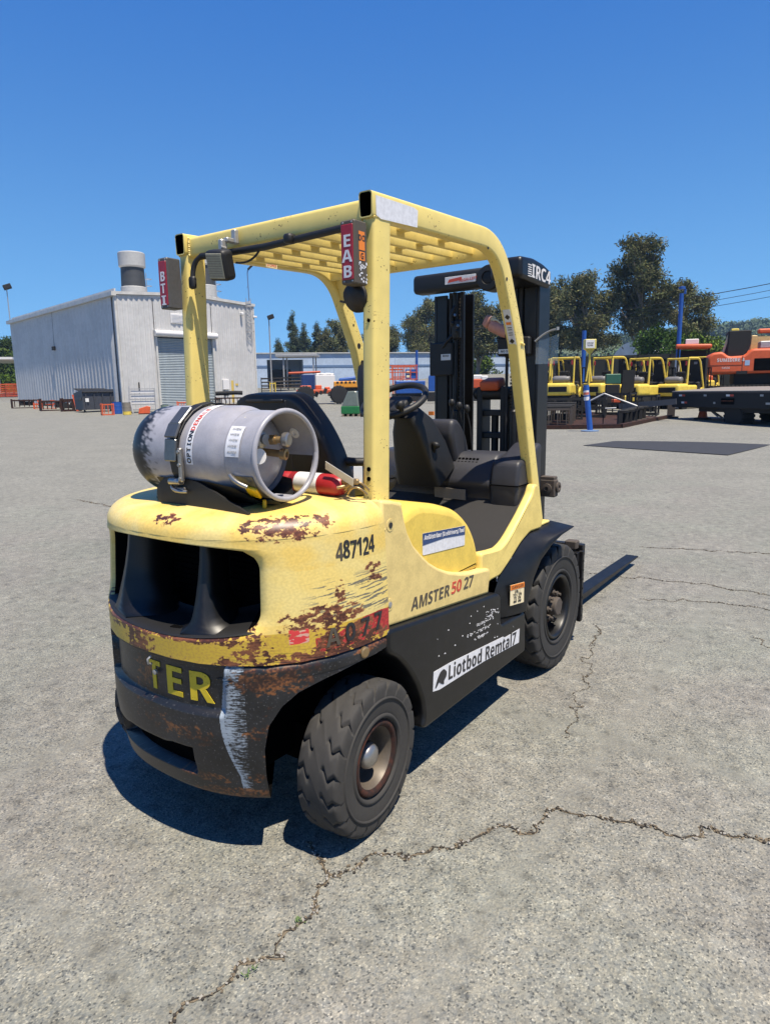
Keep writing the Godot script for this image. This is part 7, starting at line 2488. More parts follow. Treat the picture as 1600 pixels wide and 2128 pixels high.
func build_yard_middle():
	var mb: MB
	# pallet of goods under a tarpaulin
	var p := at_ground(31.6, -24.4)
	var t := thing("tarped_load", "pallet load under a grey green tarpaulin with a bright green skirt", "load", p, face(p, -0.25))
	mb = MB.new()
	mb.prism(PackedVector2Array([Vector2(-0.58, 0.62), Vector2(0.52, 0.62), Vector2(0.40, 1.50), Vector2(0.30, 1.55), Vector2(-0.15, 1.53)]), Vector3(0, 0, -0.5), Vector3(1, 0, 0), Vector3(0, 1, 0), 1.0, 0.04)
	obj("tarpaulin", mb, M.tarp, t)
	mb = MB.new()
	mb.bb(Vector3(-0.02, 0.40, 0), Vector3(1.16, 0.48, 1.04), 0.04)
	obj("green_skirt", mb, M.green, t)
	for i in 4:
		mb = MB.new()
		mb.box(Vector3(-0.48 + i * 0.33, 0.07, 0), Vector3(0.12, 0.14, 1.1))
		obj("pallet_runner", mb, M.wood, t)
	p = at_ground(32.6, -23.2)
	t = thing("timber_crate", "brown crate half hidden behind the forklift's rear post", "crate", p, face(p, -0.2))
	mb = MB.new()
	mb.prism(PackedVector2Array([Vector2(-0.35, 0.15), Vector2(0.35, 0.15), Vector2(0.35, 1.0), Vector2(-0.05, 1.25)]), Vector3(0, 0, -0.4), Vector3(1, 0, 0), Vector3(0, 1, 0), 0.8, 0.02)
	obj("crate_body", mb, M.cream, t)
	mb = MB.new()
	mb.box(Vector3(0, 0.07, 0), Vector3(0.9, 0.14, 0.9))
	obj("skid", mb, M.wood, t)
	# orange rough-terrain machine and the yellow-orange one behind it
	p = at_ground(40.2, -34.4)
	t = thing("telehandler", "low orange machine with big dark tyres behind the forklift seat", "telehandler", p, face(p, 0.15))
	mb = MB.new()
	mb.bb(Vector3(-0.3, 0.95, 0), Vector3(3.2, 0.35, 1.4), 0.06)
	mb.bb(Vector3(-1.2, 1.25, 0), Vector3(0.8, 0.4, 1.0), 0.06)
	obj("chassis_frame", mb, M.orange_deep, t)
	mb = MB.new()
	for i in 9: mb.box(Vector3(-1.5 + i * 0.35, 0.75 + 0.12 * (i % 3), 0.78), Vector3(0.2, 0.3 + 0.1 * (i % 2), 0.2), Basis(Vector3(0.2, 1, 0).normalized(), i * 0.7))
	obj("axle_gear", mb, M.machine_dark, t)
	mb = MB.new()
	mb.bb(Vector3(-0.2, 1.3, 0.2), Vector3(0.5, 0.35, 0.4), 0.05)
	mb.bb(Vector3(0.5, 1.2, 0.3), Vector3(0.4, 0.25, 0.4), 0.05)
	obj("engine_cover", mb, M.orange, t)
	big_wheel(t, Vector3(1.35, 0.70, 0.75), 0.70, 0.45, M.machine_dark, M.iron)
	big_wheel(t, Vector3(-1.35, 0.70, 0.75), 0.70, 0.45, M.machine_dark, M.iron)
	p = at_ground(45.7, -36.2)
	t = thing("yellow_orange_machine", "yellow orange machine with slotted side behind the dark tyre", "machine", p, face(p))
	mb = MB.new()
	mb.bb(Vector3(0.2, 1.55, 0), Vector3(2.5, 0.55, 1.3), 0.06)
	obj("hood", mb, mat(lin(0.72, 0.30, 0.02), 0.5, 0.0, grime, 1.0), t)
	for i in 6:
		mb = MB.new()
		mb.box(Vector3(-0.7 + i * 0.36, 1.72, 0.66), Vector3(0.20, 0.16, 0.02))
		obj("slot", mb, M.machine_dark, t)
	mb = MB.new()
	mb.box(Vector3(0.2, 0.9, 0), Vector3(2.3, 0.8, 1.1))
	obj("undercarriage", mb, M.machine_dark, t)
	mb = MB.new()
	mb.bb(Vector3(0.2, 2.0, -0.3), Vector3(1.6, 0.35, 0.6), 0.1, Basis(Vector3(0, 0, 1), 0.12), 2)
	obj("blue_sheet", mb, M.blue, t)
	# white generator box, blue bin, racks of pipe
	p = at_ground(52.7, -44.6)
	t = thing("white_generator", "pale grey box generator with bagged goods on its roof", "generator", p, face(p, 0.1))
	mb = MB.new()
	mb.bb(Vector3(0, 0.75, 0), Vector3(2.0, 1.4, 1.3), 0.03)
	obj("cabinet", mb, M.white, t)
	mb = MB.new()
	for i in 5: mb.bb(Vector3(-0.75 + i * 0.36, 1.55 + 0.04 * (i % 2), 0.1), Vector3(0.36, 0.2, 0.6), 0.08, Basis(Vector3.UP, i * 0.6), 2)
	obj("bag", mb, M.white, t)
	p = at_ground(53.2, -47.2)
	t = thing("blue_bin", "dark blue bin with an orange red cover left of the white generator", "bin", p, face(p, 0.1))
	mb = MB.new()
	mb.bb(Vector3(0, 0.8, 0), Vector3(1.7, 1.6, 1.2), 0.05)
	for i in 5: mb.box(Vector3(-0.7 + i * 0.35, 0.8, 0.62), Vector3(0.07, 1.5, 0.05))
	obj("bin_body", mb, M.blue_dark, t)
	mb = MB.new()
	mb.bb(Vector3(-0.5, 1.80, 0), Vector3(3.4, 0.22, 1.0), 0.08, Basis(Vector3(0, 0, 1), 0.03), 2)
	obj("cover", mb, M.orange_deep, t)
	for i in 3:
		p = at_ground(57.5 - i * 0.4, -57.2 + i * 2.6)
		t = frame_rack("material_rack", ["dark rack of pipes beneath the left end of the canopy", "middle dark rack of pipes under the canopy", "dark rack of pipes beside the blue bin"][i], "rack", p, face(p), 2.3, 1.75, 0.9, 0, M.machine_dark, 0.09, "racks of pipe before the pale blue building", 3)
		mb = MB.new()
		for k in 8: mb.rod(Vector3(-1.1, 0.45 + (k % 4) * 0.38, -0.3 + 0.2 * (k / 4)), Vector3(1.1, 0.5 + (k % 4) * 0.38, -0.3 + 0.2 * (k / 4)), 0.07, 6)
		obj("stored_pipe", mb, M.iron, t)
	p = at_ground(46.0, -45.5)
	frame_rack("yellow_guard", "yellow post guard at the warehouse's right corner", "guard", p, face(p), 0.5, 1.5, 0.3, 1, M.fleet, 0.08)
	# lifts behind the steering wheel
	p = at_ground(49.0, -31.9)
	t = thing("scissor_lift", "blue lift with orange basket rails seen through the forklift cab", "lift", p, face(p, 0.1))
	mb = MB.new()
	mb.bb(Vector3(0.3, 1.4, 0), Vector3(2.6, 1.1, 1.2), 0.05)
	obj("lift_body", mb, M.blue, t)
	mb = MB.new()
	for i in 6: mb.box(Vector3(-1.9 + i * 0.55, 2.7, 0.5), Vector3(0.07, 1.3, 0.07))
	for y in [2.1, 2.7, 3.3]: mb.box(Vector3(-0.5, y, 0.5), Vector3(2.9, 0.07, 0.07))
	obj("basket_rail", mb, M.orange, t)
	mb = MB.new()
	mb.box(Vector3(0.35, 2.5, 0.3), Vector3(0.9, 0.9, 0.3))
	obj("control_box", mb, M.blue, t)
	mb = MB.new()
	mb.box(Vector3(0.1, 2.7, 0.47), Vector3(0.3, 0.25, 0.02))
	mb.box(Vector3(0.1, 2.35, 0.47), Vector3(0.3, 0.2, 0.02))
	obj("sign_plate", mb, M.cream, t)
	mb = MB.new()
	mb.box(Vector3(0, 0.5, 0), Vector3(2.6, 0.7, 1.0))
	obj("base_frame", mb, M.machine_dark, t)
	p = at_ground(49.6, -28.4)
	t = thing("boom_lift", "bright blue boom lift body between the mast uprights", "lift", p, face(p, -0.1))
	mb = MB.new()
	mb.prism(rpoly(v2([-1.3, 1.0, 1.3, 1.0, 1.3, 2.35, 0.9, 2.55, -1.0, 2.55, -1.3, 2.3]), 0.15, 3), Vector3(0, 0, -0.6), Vector3(1, 0, 0), Vector3(0, 1, 0), 1.2, 0.05)
	obj("turret", mb, M.blue, t)
	lettering("C72", 0.42, M.white, t, Vector3(0.1, 2.0, 0.61), Vector3(1, 0, 0), Vector3.UP, true, 1.0, 0.01)
	mb = MB.new()
	mb.box(Vector3(0, 0.55, 0), Vector3(2.8, 0.8, 1.1))
	obj("chassis", mb, M.machine_dark, t)
	mb = MB.new()
	mb.box(Vector3(0.6, 3.2, 0), Vector3(0.12, 1.4, 0.12))
	mb.box(Vector3(0.3, 3.3, 0), Vector3(0.6, 0.5, 0.3))
	obj("boom_end", mb, M.blue, t)
	p = at_ground(46.5, -23.8)
	t = thing("orange_boom_basket", "orange and grey machine seen low between the mast and the front leg", "machine", p, face(p))
	mb = MB.new()
	mb.bb(Vector3(0, 1.5, 0), Vector3(2.0, 0.7, 1.0), 0.05)
	obj("body", mb, M.orange_deep, t)
	mb = MB.new()
	mb.bb(Vector3(0.1, 2.0, 0), Vector3(1.0, 0.35, 0.8), 0.05)
	mb.bb(Vector3(0.8, 1.7, 0.3), Vector3(0.5, 0.8, 0.4), 0.05)
	obj("white_panel", mb, M.white, t)
	mb = MB.new()
	mb.box(Vector3(0, 0.65, 0), Vector3(2.2, 1.0, 1.0))
	obj("undercarriage", mb, M.machine_dark, t)
	for q in [[49.3, -31.0, 4.6, "blue steel post rising behind the steering wheel"], [49.9, -27.3, 4.2, "blue steel post seen right of the mast's left upright"]]:
		p = at_ground(q[0], q[1])
		t = thing("blue_post", q[3], "post", p, 0.0, "blue steel posts in the yard")
		mb = MB.new()
		mb.box(Vector3(0, q[2] * 0.5, 0), Vector3(0.16, q[2], 0.16))
		obj("post_shaft", mb, M.blue, t)
	for i in 2:
		p = at_ground(50.6 + i * 0.5, -34.6 + i * 1.0)
		frame_rack("orange_scaffold", ["orange scaffold cage left of the steering wheel", "second orange scaffold cage behind the blue lift"][i], "scaffold", p, face(p), 2.0, 3.0 + 0.3 * i, 1.2, 4, M.orange, 0.08, "orange scaffold cages", 3)

func yard_forklift(label: String, at: Vector3, turn: float) -> Node3D:
	# x forwards, origin on the ground below the rear axle
	var t := thing("yard_forklift", label, "forklift", at, turn, "yellow forklifts parked in a row")
	var mb := MB.new()
	mb.prism(rpoly(v2([-0.68, -0.62, -0.68, 0.62, -0.30, 0.68, 0.25, 0.68, 0.25, -0.68, -0.30, -0.68]), 0.16, 3), Vector3(0, 0.62, 0), Vector3(0, 0, 1), Vector3(1, 0, 0), 0.62, 0.06, 2) if false else mb.bb(Vector3(-0.20, 0.93, 0), Vector3(0.96, 0.60, 1.26), 0.14, Basis(), 3)
	mb.bb(Vector3(0.62, 0.90, 0), Vector3(0.90, 0.52, 1.22), 0.08, Basis(), 2)
	obj("counterweight", mb, M.fleet, t)
	mb = MB.new()
	mb.bb(Vector3(-0.66, 0.93, 0), Vector3(0.06, 0.28, 0.92), 0.02)
	for i in 4: mb.box(Vector3(-0.692, 0.84 + i * 0.06, 0), Vector3(0.01, 0.015, 0.86))
	obj("rear_grille", mb, M.machine_dark, t)
	mb = MB.new()
	mb.bb(Vector3(-0.15, 0.45, 0), Vector3(0.86, 0.38, 1.10), 0.06)
	mb.bb(Vector3(0.75, 0.45, 0), Vector3(1.0, 0.42, 1.20), 0.05)
	obj("lower_body", mb, M.machine_dark, t)
	for sgn in [-1.0, 1.0]:
		mb = MB.new()
		var z: float = 0.54 * sgn
		mb.sweep([Vector3(0.18, 1.15, z), Vector3(0.22, 2.42, z)], MB.rrect(0.07, 0.10, 0.015, 1), Vector3(1, 0, 0))
		obj("rear_post", mb, M.fleet, t)
		mb = MB.new()
		var path := [Vector3(0.16, 2.44, z), Vector3(0.9, 2.46, z)]
		path.append_array(bez(Vector3(1.0, 2.46, z), Vector3(1.25, 2.46, z), Vector3(1.34, 2.2, z), 6))
		path.append_array([Vector3(1.55, 1.6, z), Vector3(1.78, 0.9, z)])
		mb.sweep(path, MB.rrect(0.065, 0.09, 0.015, 1), Vector3(0, 1, 0))
		obj("front_leg", mb, M.fleet, t)
		mb = MB.new()
		mb.prism(rpoly(v2([1.1, 0.55, 1.55, 0.55, 1.85, 0.9, 1.6, 1.05, 1.4, 0.85, 1.1, 0.78]), 0.05, 2), Vector3(0, 0, z - 0.04), Vector3(1, 0, 0), Vector3(0, 1, 0), 0.08)
		obj("front_frame", mb, M.fleet, t)
		big_wheel(t, Vector3(0.0, 0.32, 0.50 * sgn), 0.32, 0.2, M.machine_dark, M.iron)
		big_wheel(t, Vector3(1.9, 0.40, 0.52 * sgn), 0.40, 0.26, M.machine_dark, M.iron)
	mb = MB.new()
	mb.sweep([Vector3(0.22, 2.43, -0.52), Vector3(0.22, 2.43, 0.52)], MB.rrect(0.08, 0.09, 0.015, 1))
	mb.sweep([Vector3(1.15, 2.43, -0.52), Vector3(1.15, 2.43, 0.52)], MB.rrect(0.05, 0.07, 0.015, 1))
	for i in 7: mb.sweep([Vector3(0.25, 2.42, -0.42 + i * 0.14), Vector3(1.14, 2.44, -0.42 + i * 0.14)], MB.rrect(0.03, 0.05, 0.01, 1))
	obj("roof_grid", mb, M.fleet, t)
	mb = MB.new()
	mb.lathe(Vector3(-0.15, 1.40, -0.42), Vector3(0, 0, 1), [[0.0, 0.0], [0.12, 0.03], [0.17, 0.12], [0.175, 0.20], [0.175, 0.66], [0.15, 0.72], [0.155, 0.86], [0.0, 0.84]], 20, false)
	obj("gas_tank", mb, mat(lin(0.15, 0.15, 0.16), 0.5, 0.0, grime, 1.0), t)
	mb = MB.new()
	mb.bb(Vector3(0.55, 1.55, 0), Vector3(0.14, 0.55, 0.5), 0.06, Basis(Vector3(0, 0, 1), 0.15), 2)
	mb.bb(Vector3(0.78, 1.27, 0), Vector3(0.5, 0.14, 0.52), 0.05, Basis(), 2)
	obj("seat", mb, M.machine_dark, t)
	mb = MB.new()
	mb.bb(Vector3(1.55, 1.05, 0), Vector3(0.35, 0.55, 0.95), 0.06)
	mb.rod(Vector3(1.5, 1.2, -0.1), Vector3(1.25, 1.65, -0.1), 0.05, 8)
	mb.lathe(Vector3(1.25, 1.65, -0.1), Vector3(-0.5, 0.86, 0), [[0.19, 0.0], [0.19, 0.03], [0.15, 0.03], [0.15, 0.0]], 16, true, false)
	obj("dashboard", mb, M.machine_dark, t)
	for sgn in [-1.0, 1.0]:
		mb = MB.new()
		mb.box(Vector3(2.15, 1.35, 0.36 * sgn), Vector3(0.2, 2.3, 0.14))
		obj("mast_upright", mb, M.machine_dark, t)
	mb = MB.new()
	mb.box(Vector3(2.15, 2.4, 0), Vector3(0.14, 0.14, 0.7))
	mb.box(Vector3(2.2, 1.4, 0), Vector3(0.1, 2.0, 0.12))
	mb.box(Vector3(2.32, 0.4, 0), Vector3(0.06, 0.5, 1.0))
	obj("mast_crosshead", mb, M.machine_dark, t)
	mb = MB.new()
	for i in 9: mb.box(Vector3(2.38, 1.25, -0.56 + i * 0.14), Vector3(0.03, 1.5, 0.05))
	for y in [0.5, 1.25, 2.0]: mb.box(Vector3(2.38, y, 0), Vector3(0.035, 0.06, 1.16))
	obj("load_backrest", mb, M.machine_dark, t)
	mb = MB.new()
	mb.box(Vector3(1.98, 1.45, 0), Vector3(0.05, 1.5, 0.62))
	obj("mast_dark_panel", mb, M.machine_dark, t)  # one solid panel between the uprights, added as a dark mass
	for z in [-0.45, 0.45]:
		mb = MB.new()
		mb.bb(Vector3(0.16, 2.2, z), Vector3(0.06, 0.2, 0.07), 0.01)
		obj("tail_lamp", mb, M.red_lens, t)
	return t

func build_yard_right():
	var mb: MB
	var p := Vector3.ZERO
	# row of forklifts: [x, z, turn, label]
	var row := [[32.7, -7.55, -0.33, "yellow forklift with a white gas tank and black grille, centre of the parked row"], [33.9, -6.05, -0.30, "rightmost yellow forklift of the row, partly behind the black trailer"], [31.6, -9.0, -0.33, "yellow forklift behind the leaning blue bollard, with a green box beside it"], [30.6, -10.55, 0.10, "leftmost complete yellow forklift, low rounded body and thin posts, right of the mast"], [31.6, -12.15, -0.25, "yellow forklift mostly hidden behind the big forklift's mast"],
		[38.6, -9.4, -0.2, "yellow forklift in the second row, seen through the gap over the green box"], [39.8, -6.2, -0.2, "second row forklift showing between the centre and rightmost forklifts"]]
	var proto: Node3D
	for i in row.size():
		var q: Array = row[i]
		var at := at_ground(q[0], q[1])
		if i == 0: proto = yard_forklift(q[3], at, q[2])
		else: copy(proto, "yard_forklift", q[3], at, q[2])
	# loads round the third one
	p = at_ground(30.4, -8.0)
	var t := thing("tool_cabinet", "green cabinet with black base standing between two yellow forklifts", "cabinet", p, face(p, 0.1))
	mb = MB.new()
	mb.bb(Vector3(0, 1.45, 0), Vector3(0.66, 0.46, 0.5), 0.03)
	obj("green_box", mb, mat(lin(0.03, 0.12, 0.075), 0.5, 0.0, grime, 2.0), t)
	mb = MB.new()
	mb.bb(Vector3(0, 0.85, 0), Vector3(0.62, 0.7, 0.5), 0.03)
	mb.prism(PackedVector2Array([Vector2(0.36, 0.5), Vector2(0.95, 0.9), Vector2(0.95, 1.85), Vector2(0.45, 1.85)]), Vector3(0, 0, -0.1), Vector3(1, 0, 0), Vector3(0, 1, 0), 0.2)
	obj("black_base", mb, M.machine_dark, t)
	mb = MB.new()
	mb.bb(Vector3(0.05, 0.45, 0.12), Vector3(0.6, 0.16, 0.4), 0.03)
	obj("orange_drawer", mb, M.orange_deep, t)
	mb = MB.new()
	mb.bb(Vector3(0.78, 0.55, 0.2), Vector3(0.62, 0.26, 0.4), 0.03)
	obj("yellow_battery", mb, M.fleet, t)
	# yellow sign box on its post
	p = at_ground(31.0, -9.35)
	t = thing("sign_box", "yellow and white notice box on a bent yellow post above the forklifts", "sign", p, face(p, 0.3))
	mb = MB.new()
	mb.bb(Vector3(0, 3.05, 0), Vector3(0.52, 0.46, 0.40), 0.02)
	obj("box_body", mb, mat(lin(0.66, 0.58, 0.16), 0.5, 0.0, grime, 2.0), t)
	mb = MB.new()
	mb.box(Vector3(-0.04, 3.06, 0.202), Vector3(0.42, 0.38, 0.006))
	var fc := obj("white_face", mb, M.white, t)
	lettering("STOP", 0.09, M.ink, fc, Vector3(-0.04, 3.08, 0.207), Vector3(1, 0, 0), Vector3.UP, true, 1.0, 0.004)
	lettering("HONK", 0.07, M.ink, fc, Vector3(-0.04, 2.98, 0.207), Vector3(1, 0, 0), Vector3.UP, true, 1.0, 0.004)
	mb = MB.new()
	mb.prism(PackedVector2Array([Vector2(-0.22, 2.82), Vector2(0.22, 2.82), Vector2(0.06, 2.62), Vector2(-0.02, 2.62)]), Vector3(0, 0, -0.1), Vector3(1, 0, 0), Vector3(0, 1, 0), 0.2)
	mb.rod(Vector3(0.03, -0.1, 0), Vector3(0.02, 2.65, 0), 0.05, 8)
	mb.beam(Vector3(-0.12, 1.3, 0), Vector3(0.02, 2.3, 0), 0.06, 0.06)
	mb.beam(Vector3(0.15, 1.3, 0), Vector3(0.02, 2.3, 0), 0.06, 0.06)
	obj("post", mb, M.fleet, t)
	for q in [[44.1, -8.2, 6.6, "tall blue post with a white foot between the row and the excavator"], [40.6, -13.0, 4.4, "short blue post behind the yellow notice box"]]:
		p = at_ground(q[0], q[1])
		t = thing("blue_post", q[3], "post", p, 0.0, "blue steel posts in the yard")
		mb = MB.new()
		mb.tube([Vector3(0, 2.4 if q[2] > 5 else 0.0, 0), Vector3(0, q[2] - 0.3, 0)], 0.13, 10)
		obj("post_shaft", mb, M.blue, t)
		if q[2] > 5:
			mb = MB.new()
			mb.tube([Vector3(0, -0.2, 0), Vector3(0, 2.4, 0)], 0.16, 10)
			obj("post_foot", mb, M.white, t)
			mb = MB.new()
			mb.lathe(Vector3(0, q[2], 0), Vector3.UP, [[0.2, -0.05], [0.2, 0.1], [0.0, 0.14]], 12)
			mb.box(Vector3(0, q[2] - 0.2, 0.2), Vector3(0.1, 0.3, 0.1))
			obj("post_cap", mb, M.blue, t)
	# leaning bollard
	p = at_ground(21.2, -5.94)
	t = thing("leaning_bollard", "leaning blue bollard with a paper notice on a flat steel foot", "bollard", p, face(p))
	mb = MB.new()
	mb.tube([Vector3(0.06, 0.02, 0), Vector3(-0.13, 1.56, 0)], 0.095, 14)
	obj("tube", mb, M.blue, t)
	mb = MB.new()
	mb.tube([Vector3(-0.105, 1.22, 0.012), Vector3(-0.118, 1.38, 0.012)], 0.098, 14)
	mb.tube([Vector3(-0.085, 1.05, 0.012), Vector3(-0.098, 1.17, 0.012)], 0.098, 14)
	obj("paper_notice", mb, M.white, t)
	mb = MB.new()
	mb.tube([Vector3(-0.107, 1.24, 0.016), Vector3(-0.113, 1.32, 0.016)], 0.099, 14)
	obj("red_mark", mb, mat(lin(0.5, 0.12, 0.08), 0.6), t)
	mb = MB.new()
	mb.lathe(Vector3(0.05, 0.0, 0), Vector3.UP, [[0.30, 0.0], [0.30, 0.03], [0.13, 0.05], [0.0, 0.05]], 20)
	obj("foot_plate", mb, M.stripe, t)
	# rubber mat lying on the asphalt
	mb = MB.new()
	mb.prism(rpoly(v2([15.9, -4.26, 19.3, -3.75, 18.05, -0.10, 14.65, -0.60]), 0.05, 1), Vector3(0, 0.0, 0), Vector3(1, 0, 0), Vector3(0, 0, 1), 0.016) if false else mb.prism(PackedVector2Array([Vector2(15.9, 4.26), Vector2(14.65, 0.60), Vector2(18.05, 0.10), Vector2(19.3, 3.75)]), Vector3(0, 0.004, 0), Vector3(1, 0, 0), Vector3(0, 0, -1), 0.014)
	tag(obj("rubber_mat", mb, M.mat_rubber), "large black rubber mat lying flat on the asphalt at right", "mat")
	# flat trailer
	var a := at_ground(27.8, -4.75)
	var along := Vector3(-0.614, 0, 0.789)
	t = thing("flatbed_trailer", "black flatbed trailer with red and white tape at the right edge", "trailer", Vector3(27.8, -0.02, -4.75), -atan2(along.z, along.x))
	t.rotation.x = 0.055
	# local x along the side facing the camera, +z away... local z points to the camera side
	mb = MB.new()
	mb.bb(Vector3(4.2, 1.02, -1.3), Vector3(8.4, 0.60, 2.58), 0.03)
	mb.bb(Vector3(4.6, 0.66, -1.3), Vector3(6.6, 0.20, 2.2), 0.03)
	obj("trailer_frame", mb, M.machine_dark, t)
	for i in 6:
		mb = MB.new()
		mb.bb(Vector3(4.2, 1.345, -0.24 - i * 0.43), Vector3(8.4, 0.04, 0.415), 0.006)
		obj("deck_plank", mb, mat(lin(0.20 + 0.02 * (i % 3), 0.185 + 0.02 * (i % 2), 0.175), 0.8, 0.0, grime, 1.0), t)
	for q in [[0.62, 1.20, 0.34, true, true], [1.95, 1.20, 0.30, false, true], [3.1, 1.20, 0.36, true, true], [4.6, 1.20, 0.30, false, true], [5.9, 1.20, 0.38, true, true], [0.75, 0.92, 0.32, true, true], [2.4, 0.92, 0.2, false, true], [4.9, 0.92, 0.4, false, true], [5.9, 0.92, 0.4, true, true]]:
		mb = MB.new()
		mb.box(Vector3(q[0] - q[2] * 0.25, q[1], -0.005), Vector3(q[2] * 0.48, 0.07, 0.012))
		var tp := obj("white_tape", mb, M.white if q[3] else M.galv, t)
		if q[3]:
			mb = MB.new()
			mb.box(Vector3(q[0] + q[2] * 0.25, q[1], -0.005), Vector3(q[2] * 0.48, 0.07, 0.012))
			obj("red_tape", mb, M.red_print, tp)
	mb = MB.new()
	mb.bb(Vector3(3.0, 0.98, 0.0), Vector3(0.62, 0.22, 0.03), 0.01)
	obj("light_recess", mb, M.dark, t)
	mb = MB.new()
	mb.box(Vector3(3.0, 1.0, 0.02), Vector3(0.56, 0.03, 0.01))
	obj("recess_bar", mb, M.rust, t)
	for q in [[3.1, -0.45], [3.1, -2.1], [5.4, -0.45], [5.4, -2.1]]:
		mb = MB.new()
		big_wheel(t, Vector3(q[0], 0.42, q[1]), 0.45, 0.6, M.machine_dark, M.machine_dark)
	mb = MB.new()
	mb.rod(Vector3(0.9, 0.95, -0.6), Vector3(1.9, 0.35, -0.6), 0.035, 6)
	mb.rod(Vector3(0.6, 0.85, -0.9), Vector3(1.8, 0.28, -0.9), 0.035, 6)
	obj("ramp_strut", mb, M.galv, t)
	# cone
	p = at_ground(28.1, -3.62)
	t = thing("traffic_cone", "orange traffic cone under the trailer's near edge", "cone", p, 0.2)
	mb = MB.new()
	mb.lathe(Vector3(0, 0.05, 0), Vector3.UP, [[0.19, 0.0], [0.06, 0.68], [0.045, 0.70], [0.0, 0.70]], 20)
	obj("cone_body", mb, M.orange, t)
	mb = MB.new()
	mb.lathe(Vector3.ZERO, Vector3.UP, [[0.33, 0.0], [0.33, 0.05], [0.22, 0.07], [0.0, 0.07]], 20)
	obj("cone_base", mb, M.machine_dark, t)
	# excavator on the ground behind the trailer
	p = at_ground(38.6, -3.95)
	t = thing("excavator", "orange excavator with black cab back and cream boom behind the trailer", "excavator", p, face(p, 0.12))
	mb = MB.new()
	mb.prism(rpoly(v2([-1.55, 1.55, 3.2, 1.55, 3.2, 2.75, 0.4, 2.78, 0.05, 2.45, -0.65, 2.42, -0.95, 2.68, -1.45, 2.62, -1.62, 2.35]), 0.14, 3), Vector3(0, 0, -1.3), Vector3(1, 0, 0), Vector3(0, 1, 0), 2.6, 0.12, 3)
	obj("upper_body", mb, M.orange, t)
	mb = MB.new()
	mb.prism(rpoly(v2([-0.72, 2.3, 0.10, 2.3, 0.36, 3.0, 0.36, 3.72, -0.68, 3.72]), 0.06, 2), Vector3(0, 0, -0.2), Vector3(1, 0, 0), Vector3(0, 1, 0), 1.2, 0.04)
	obj("cab_back", mb, M.machine_dark, t)
	mb = MB.new()
	mb.bb(Vector3(-0.35, 3.78, 0.4), Vector3(0.36, 0.14, 0.3), 0.03)
	obj("beacon", mb, M.fleet, t)
	mb = MB.new()
	mb.beam(Vector3(-0.9, 2.5, 0.6), Vector3(-0.66, 3.5, 0.6), 0.10, 0.10)
	obj("grab_rail", mb, M.cream, t)
	mb = MB.new()
	mb.prism(rpoly(v2([0.5, 2.75, 3.4, 2.80, 3.4, 3.30, 0.55, 3.55]), 0.06, 2), Vector3(0, 0, -0.9), Vector3(1, 0, 0), Vector3(0, 1, 0), 0.5, 0.03)
	obj("boom", mb, mat(lin(0.62, 0.46, 0.20), 0.5, 0.0, grime, 1.0), t)
	mb = MB.new()
	mb.bb(Vector3(1.3, 3.75, -0.6), Vector3(0.9, 0.22, 0.5), 0.06)
	obj("boom_cylinder", mb, M.orange, t)
	mb = MB.new()
	mb.bb(Vector3(1.7, 2.98, 0.4), Vector3(1.8, 0.36, 0.8), 0.04)
	obj("tool_chest", mb, M.galv, t)
	mb = MB.new()
	mb.bb(Vector3(0.95, 1.98, 1.30), Vector3(0.85, 0.62, 0.04), 0.02)
	obj("hatch", mb, M.dark, t)
	mb = MB.new()
	mb.box(Vector3(0.0, 2.1, 1.304), Vector3(0.02, 0.9, 0.012))
	mb.box(Vector3(-0.75, 1.98, 1.304), Vector3(1.5, 0.015, 0.012))
	obj("panel_joint", mb, M.ink, t)
	lettering("SUMIDIRE 4", 0.17, M.white, t, Vector3(-0.55, 2.24, 1.302), Vector3(1, 0, 0), Vector3.UP, true, 0.95, 0.008)
	lettering("S4500", 0.10, M.paper, t, Vector3(-0.75, 1.85, 1.302), Vector3(1, 0, 0), Vector3.UP, false, 1.0, 0.008)
	lettering("DEE", 0.18, M.white, t, Vector3(1.95, 2.15, 1.302), Vector3(1, 0, 0), Vector3.UP, true, 1.0, 0.008)
	lettering("OVAL", 0.10, M.white, t, Vector3(1.6, 1.9, 1.302), Vector3(1, 0, 0), Vector3.UP, true, 1.0, 0.008)
	lettering("BL  OUTA'R", 0.11, M.white, t, Vector3(1.75, 1.75, 1.325), Vector3(1, 0, 0), Vector3.UP, true, 1.0, 0.008)
	mb = MB.new()
	mb.box(Vector3(0.22, 2.08, 1.302), Vector3(0.22, 0.26, 0.01))
	obj("blue_badge", mb, mat(lin(0.30, 0.42, 0.60), 0.5), t)
	mb = MB.new()
	mb.box(Vector3(0.0, 1.60, 1.31), Vector3(0.5, 0.16, 0.05))
	obj("rear_step", mb, M.machine_dark, t)
	mb = MB.new()
	mb.bb(Vector3(0.8, 1.3, 0), Vector3(2.2, 0.6, 1.6), 0.05)
	obj("turntable", mb, M.machine_dark, t)
	for z in [-1.15, 1.15]:
		mb = MB.new()
		mb.prism(rpoly(v2([-1.5, 0.02, 3.4, 0.02, 3.75, 0.45, 3.45, 0.92, -1.45, 0.92, -1.75, 0.45]), 0.3, 4), Vector3(0, 0, z - 0.28), Vector3(1, 0, 0), Vector3(0, 1, 0), 0.56)
		var tr := obj("track", mb, M.machine_dark, t)
		mb = MB.new()
		for i in 26: mb.box(Vector3(-1.5 + i * 0.19, 0.94, z), Vector3(0.10, 0.05, 0.60))
		for i in 4:
			var an := -0.9 + i * 0.55
			mb.box(Vector3(3.35 + cos(an) * 0.42, 0.47 + sin(an) * 0.46, z), Vector3(0.06, 0.14, 0.6), Basis(Vector3(0, 0, 1), an))
		obj("track_shoe", mb, M.iron, tr)
	# orange cabbed machine between the row and the excavator
	p = at_ground(41.5, -6.8)
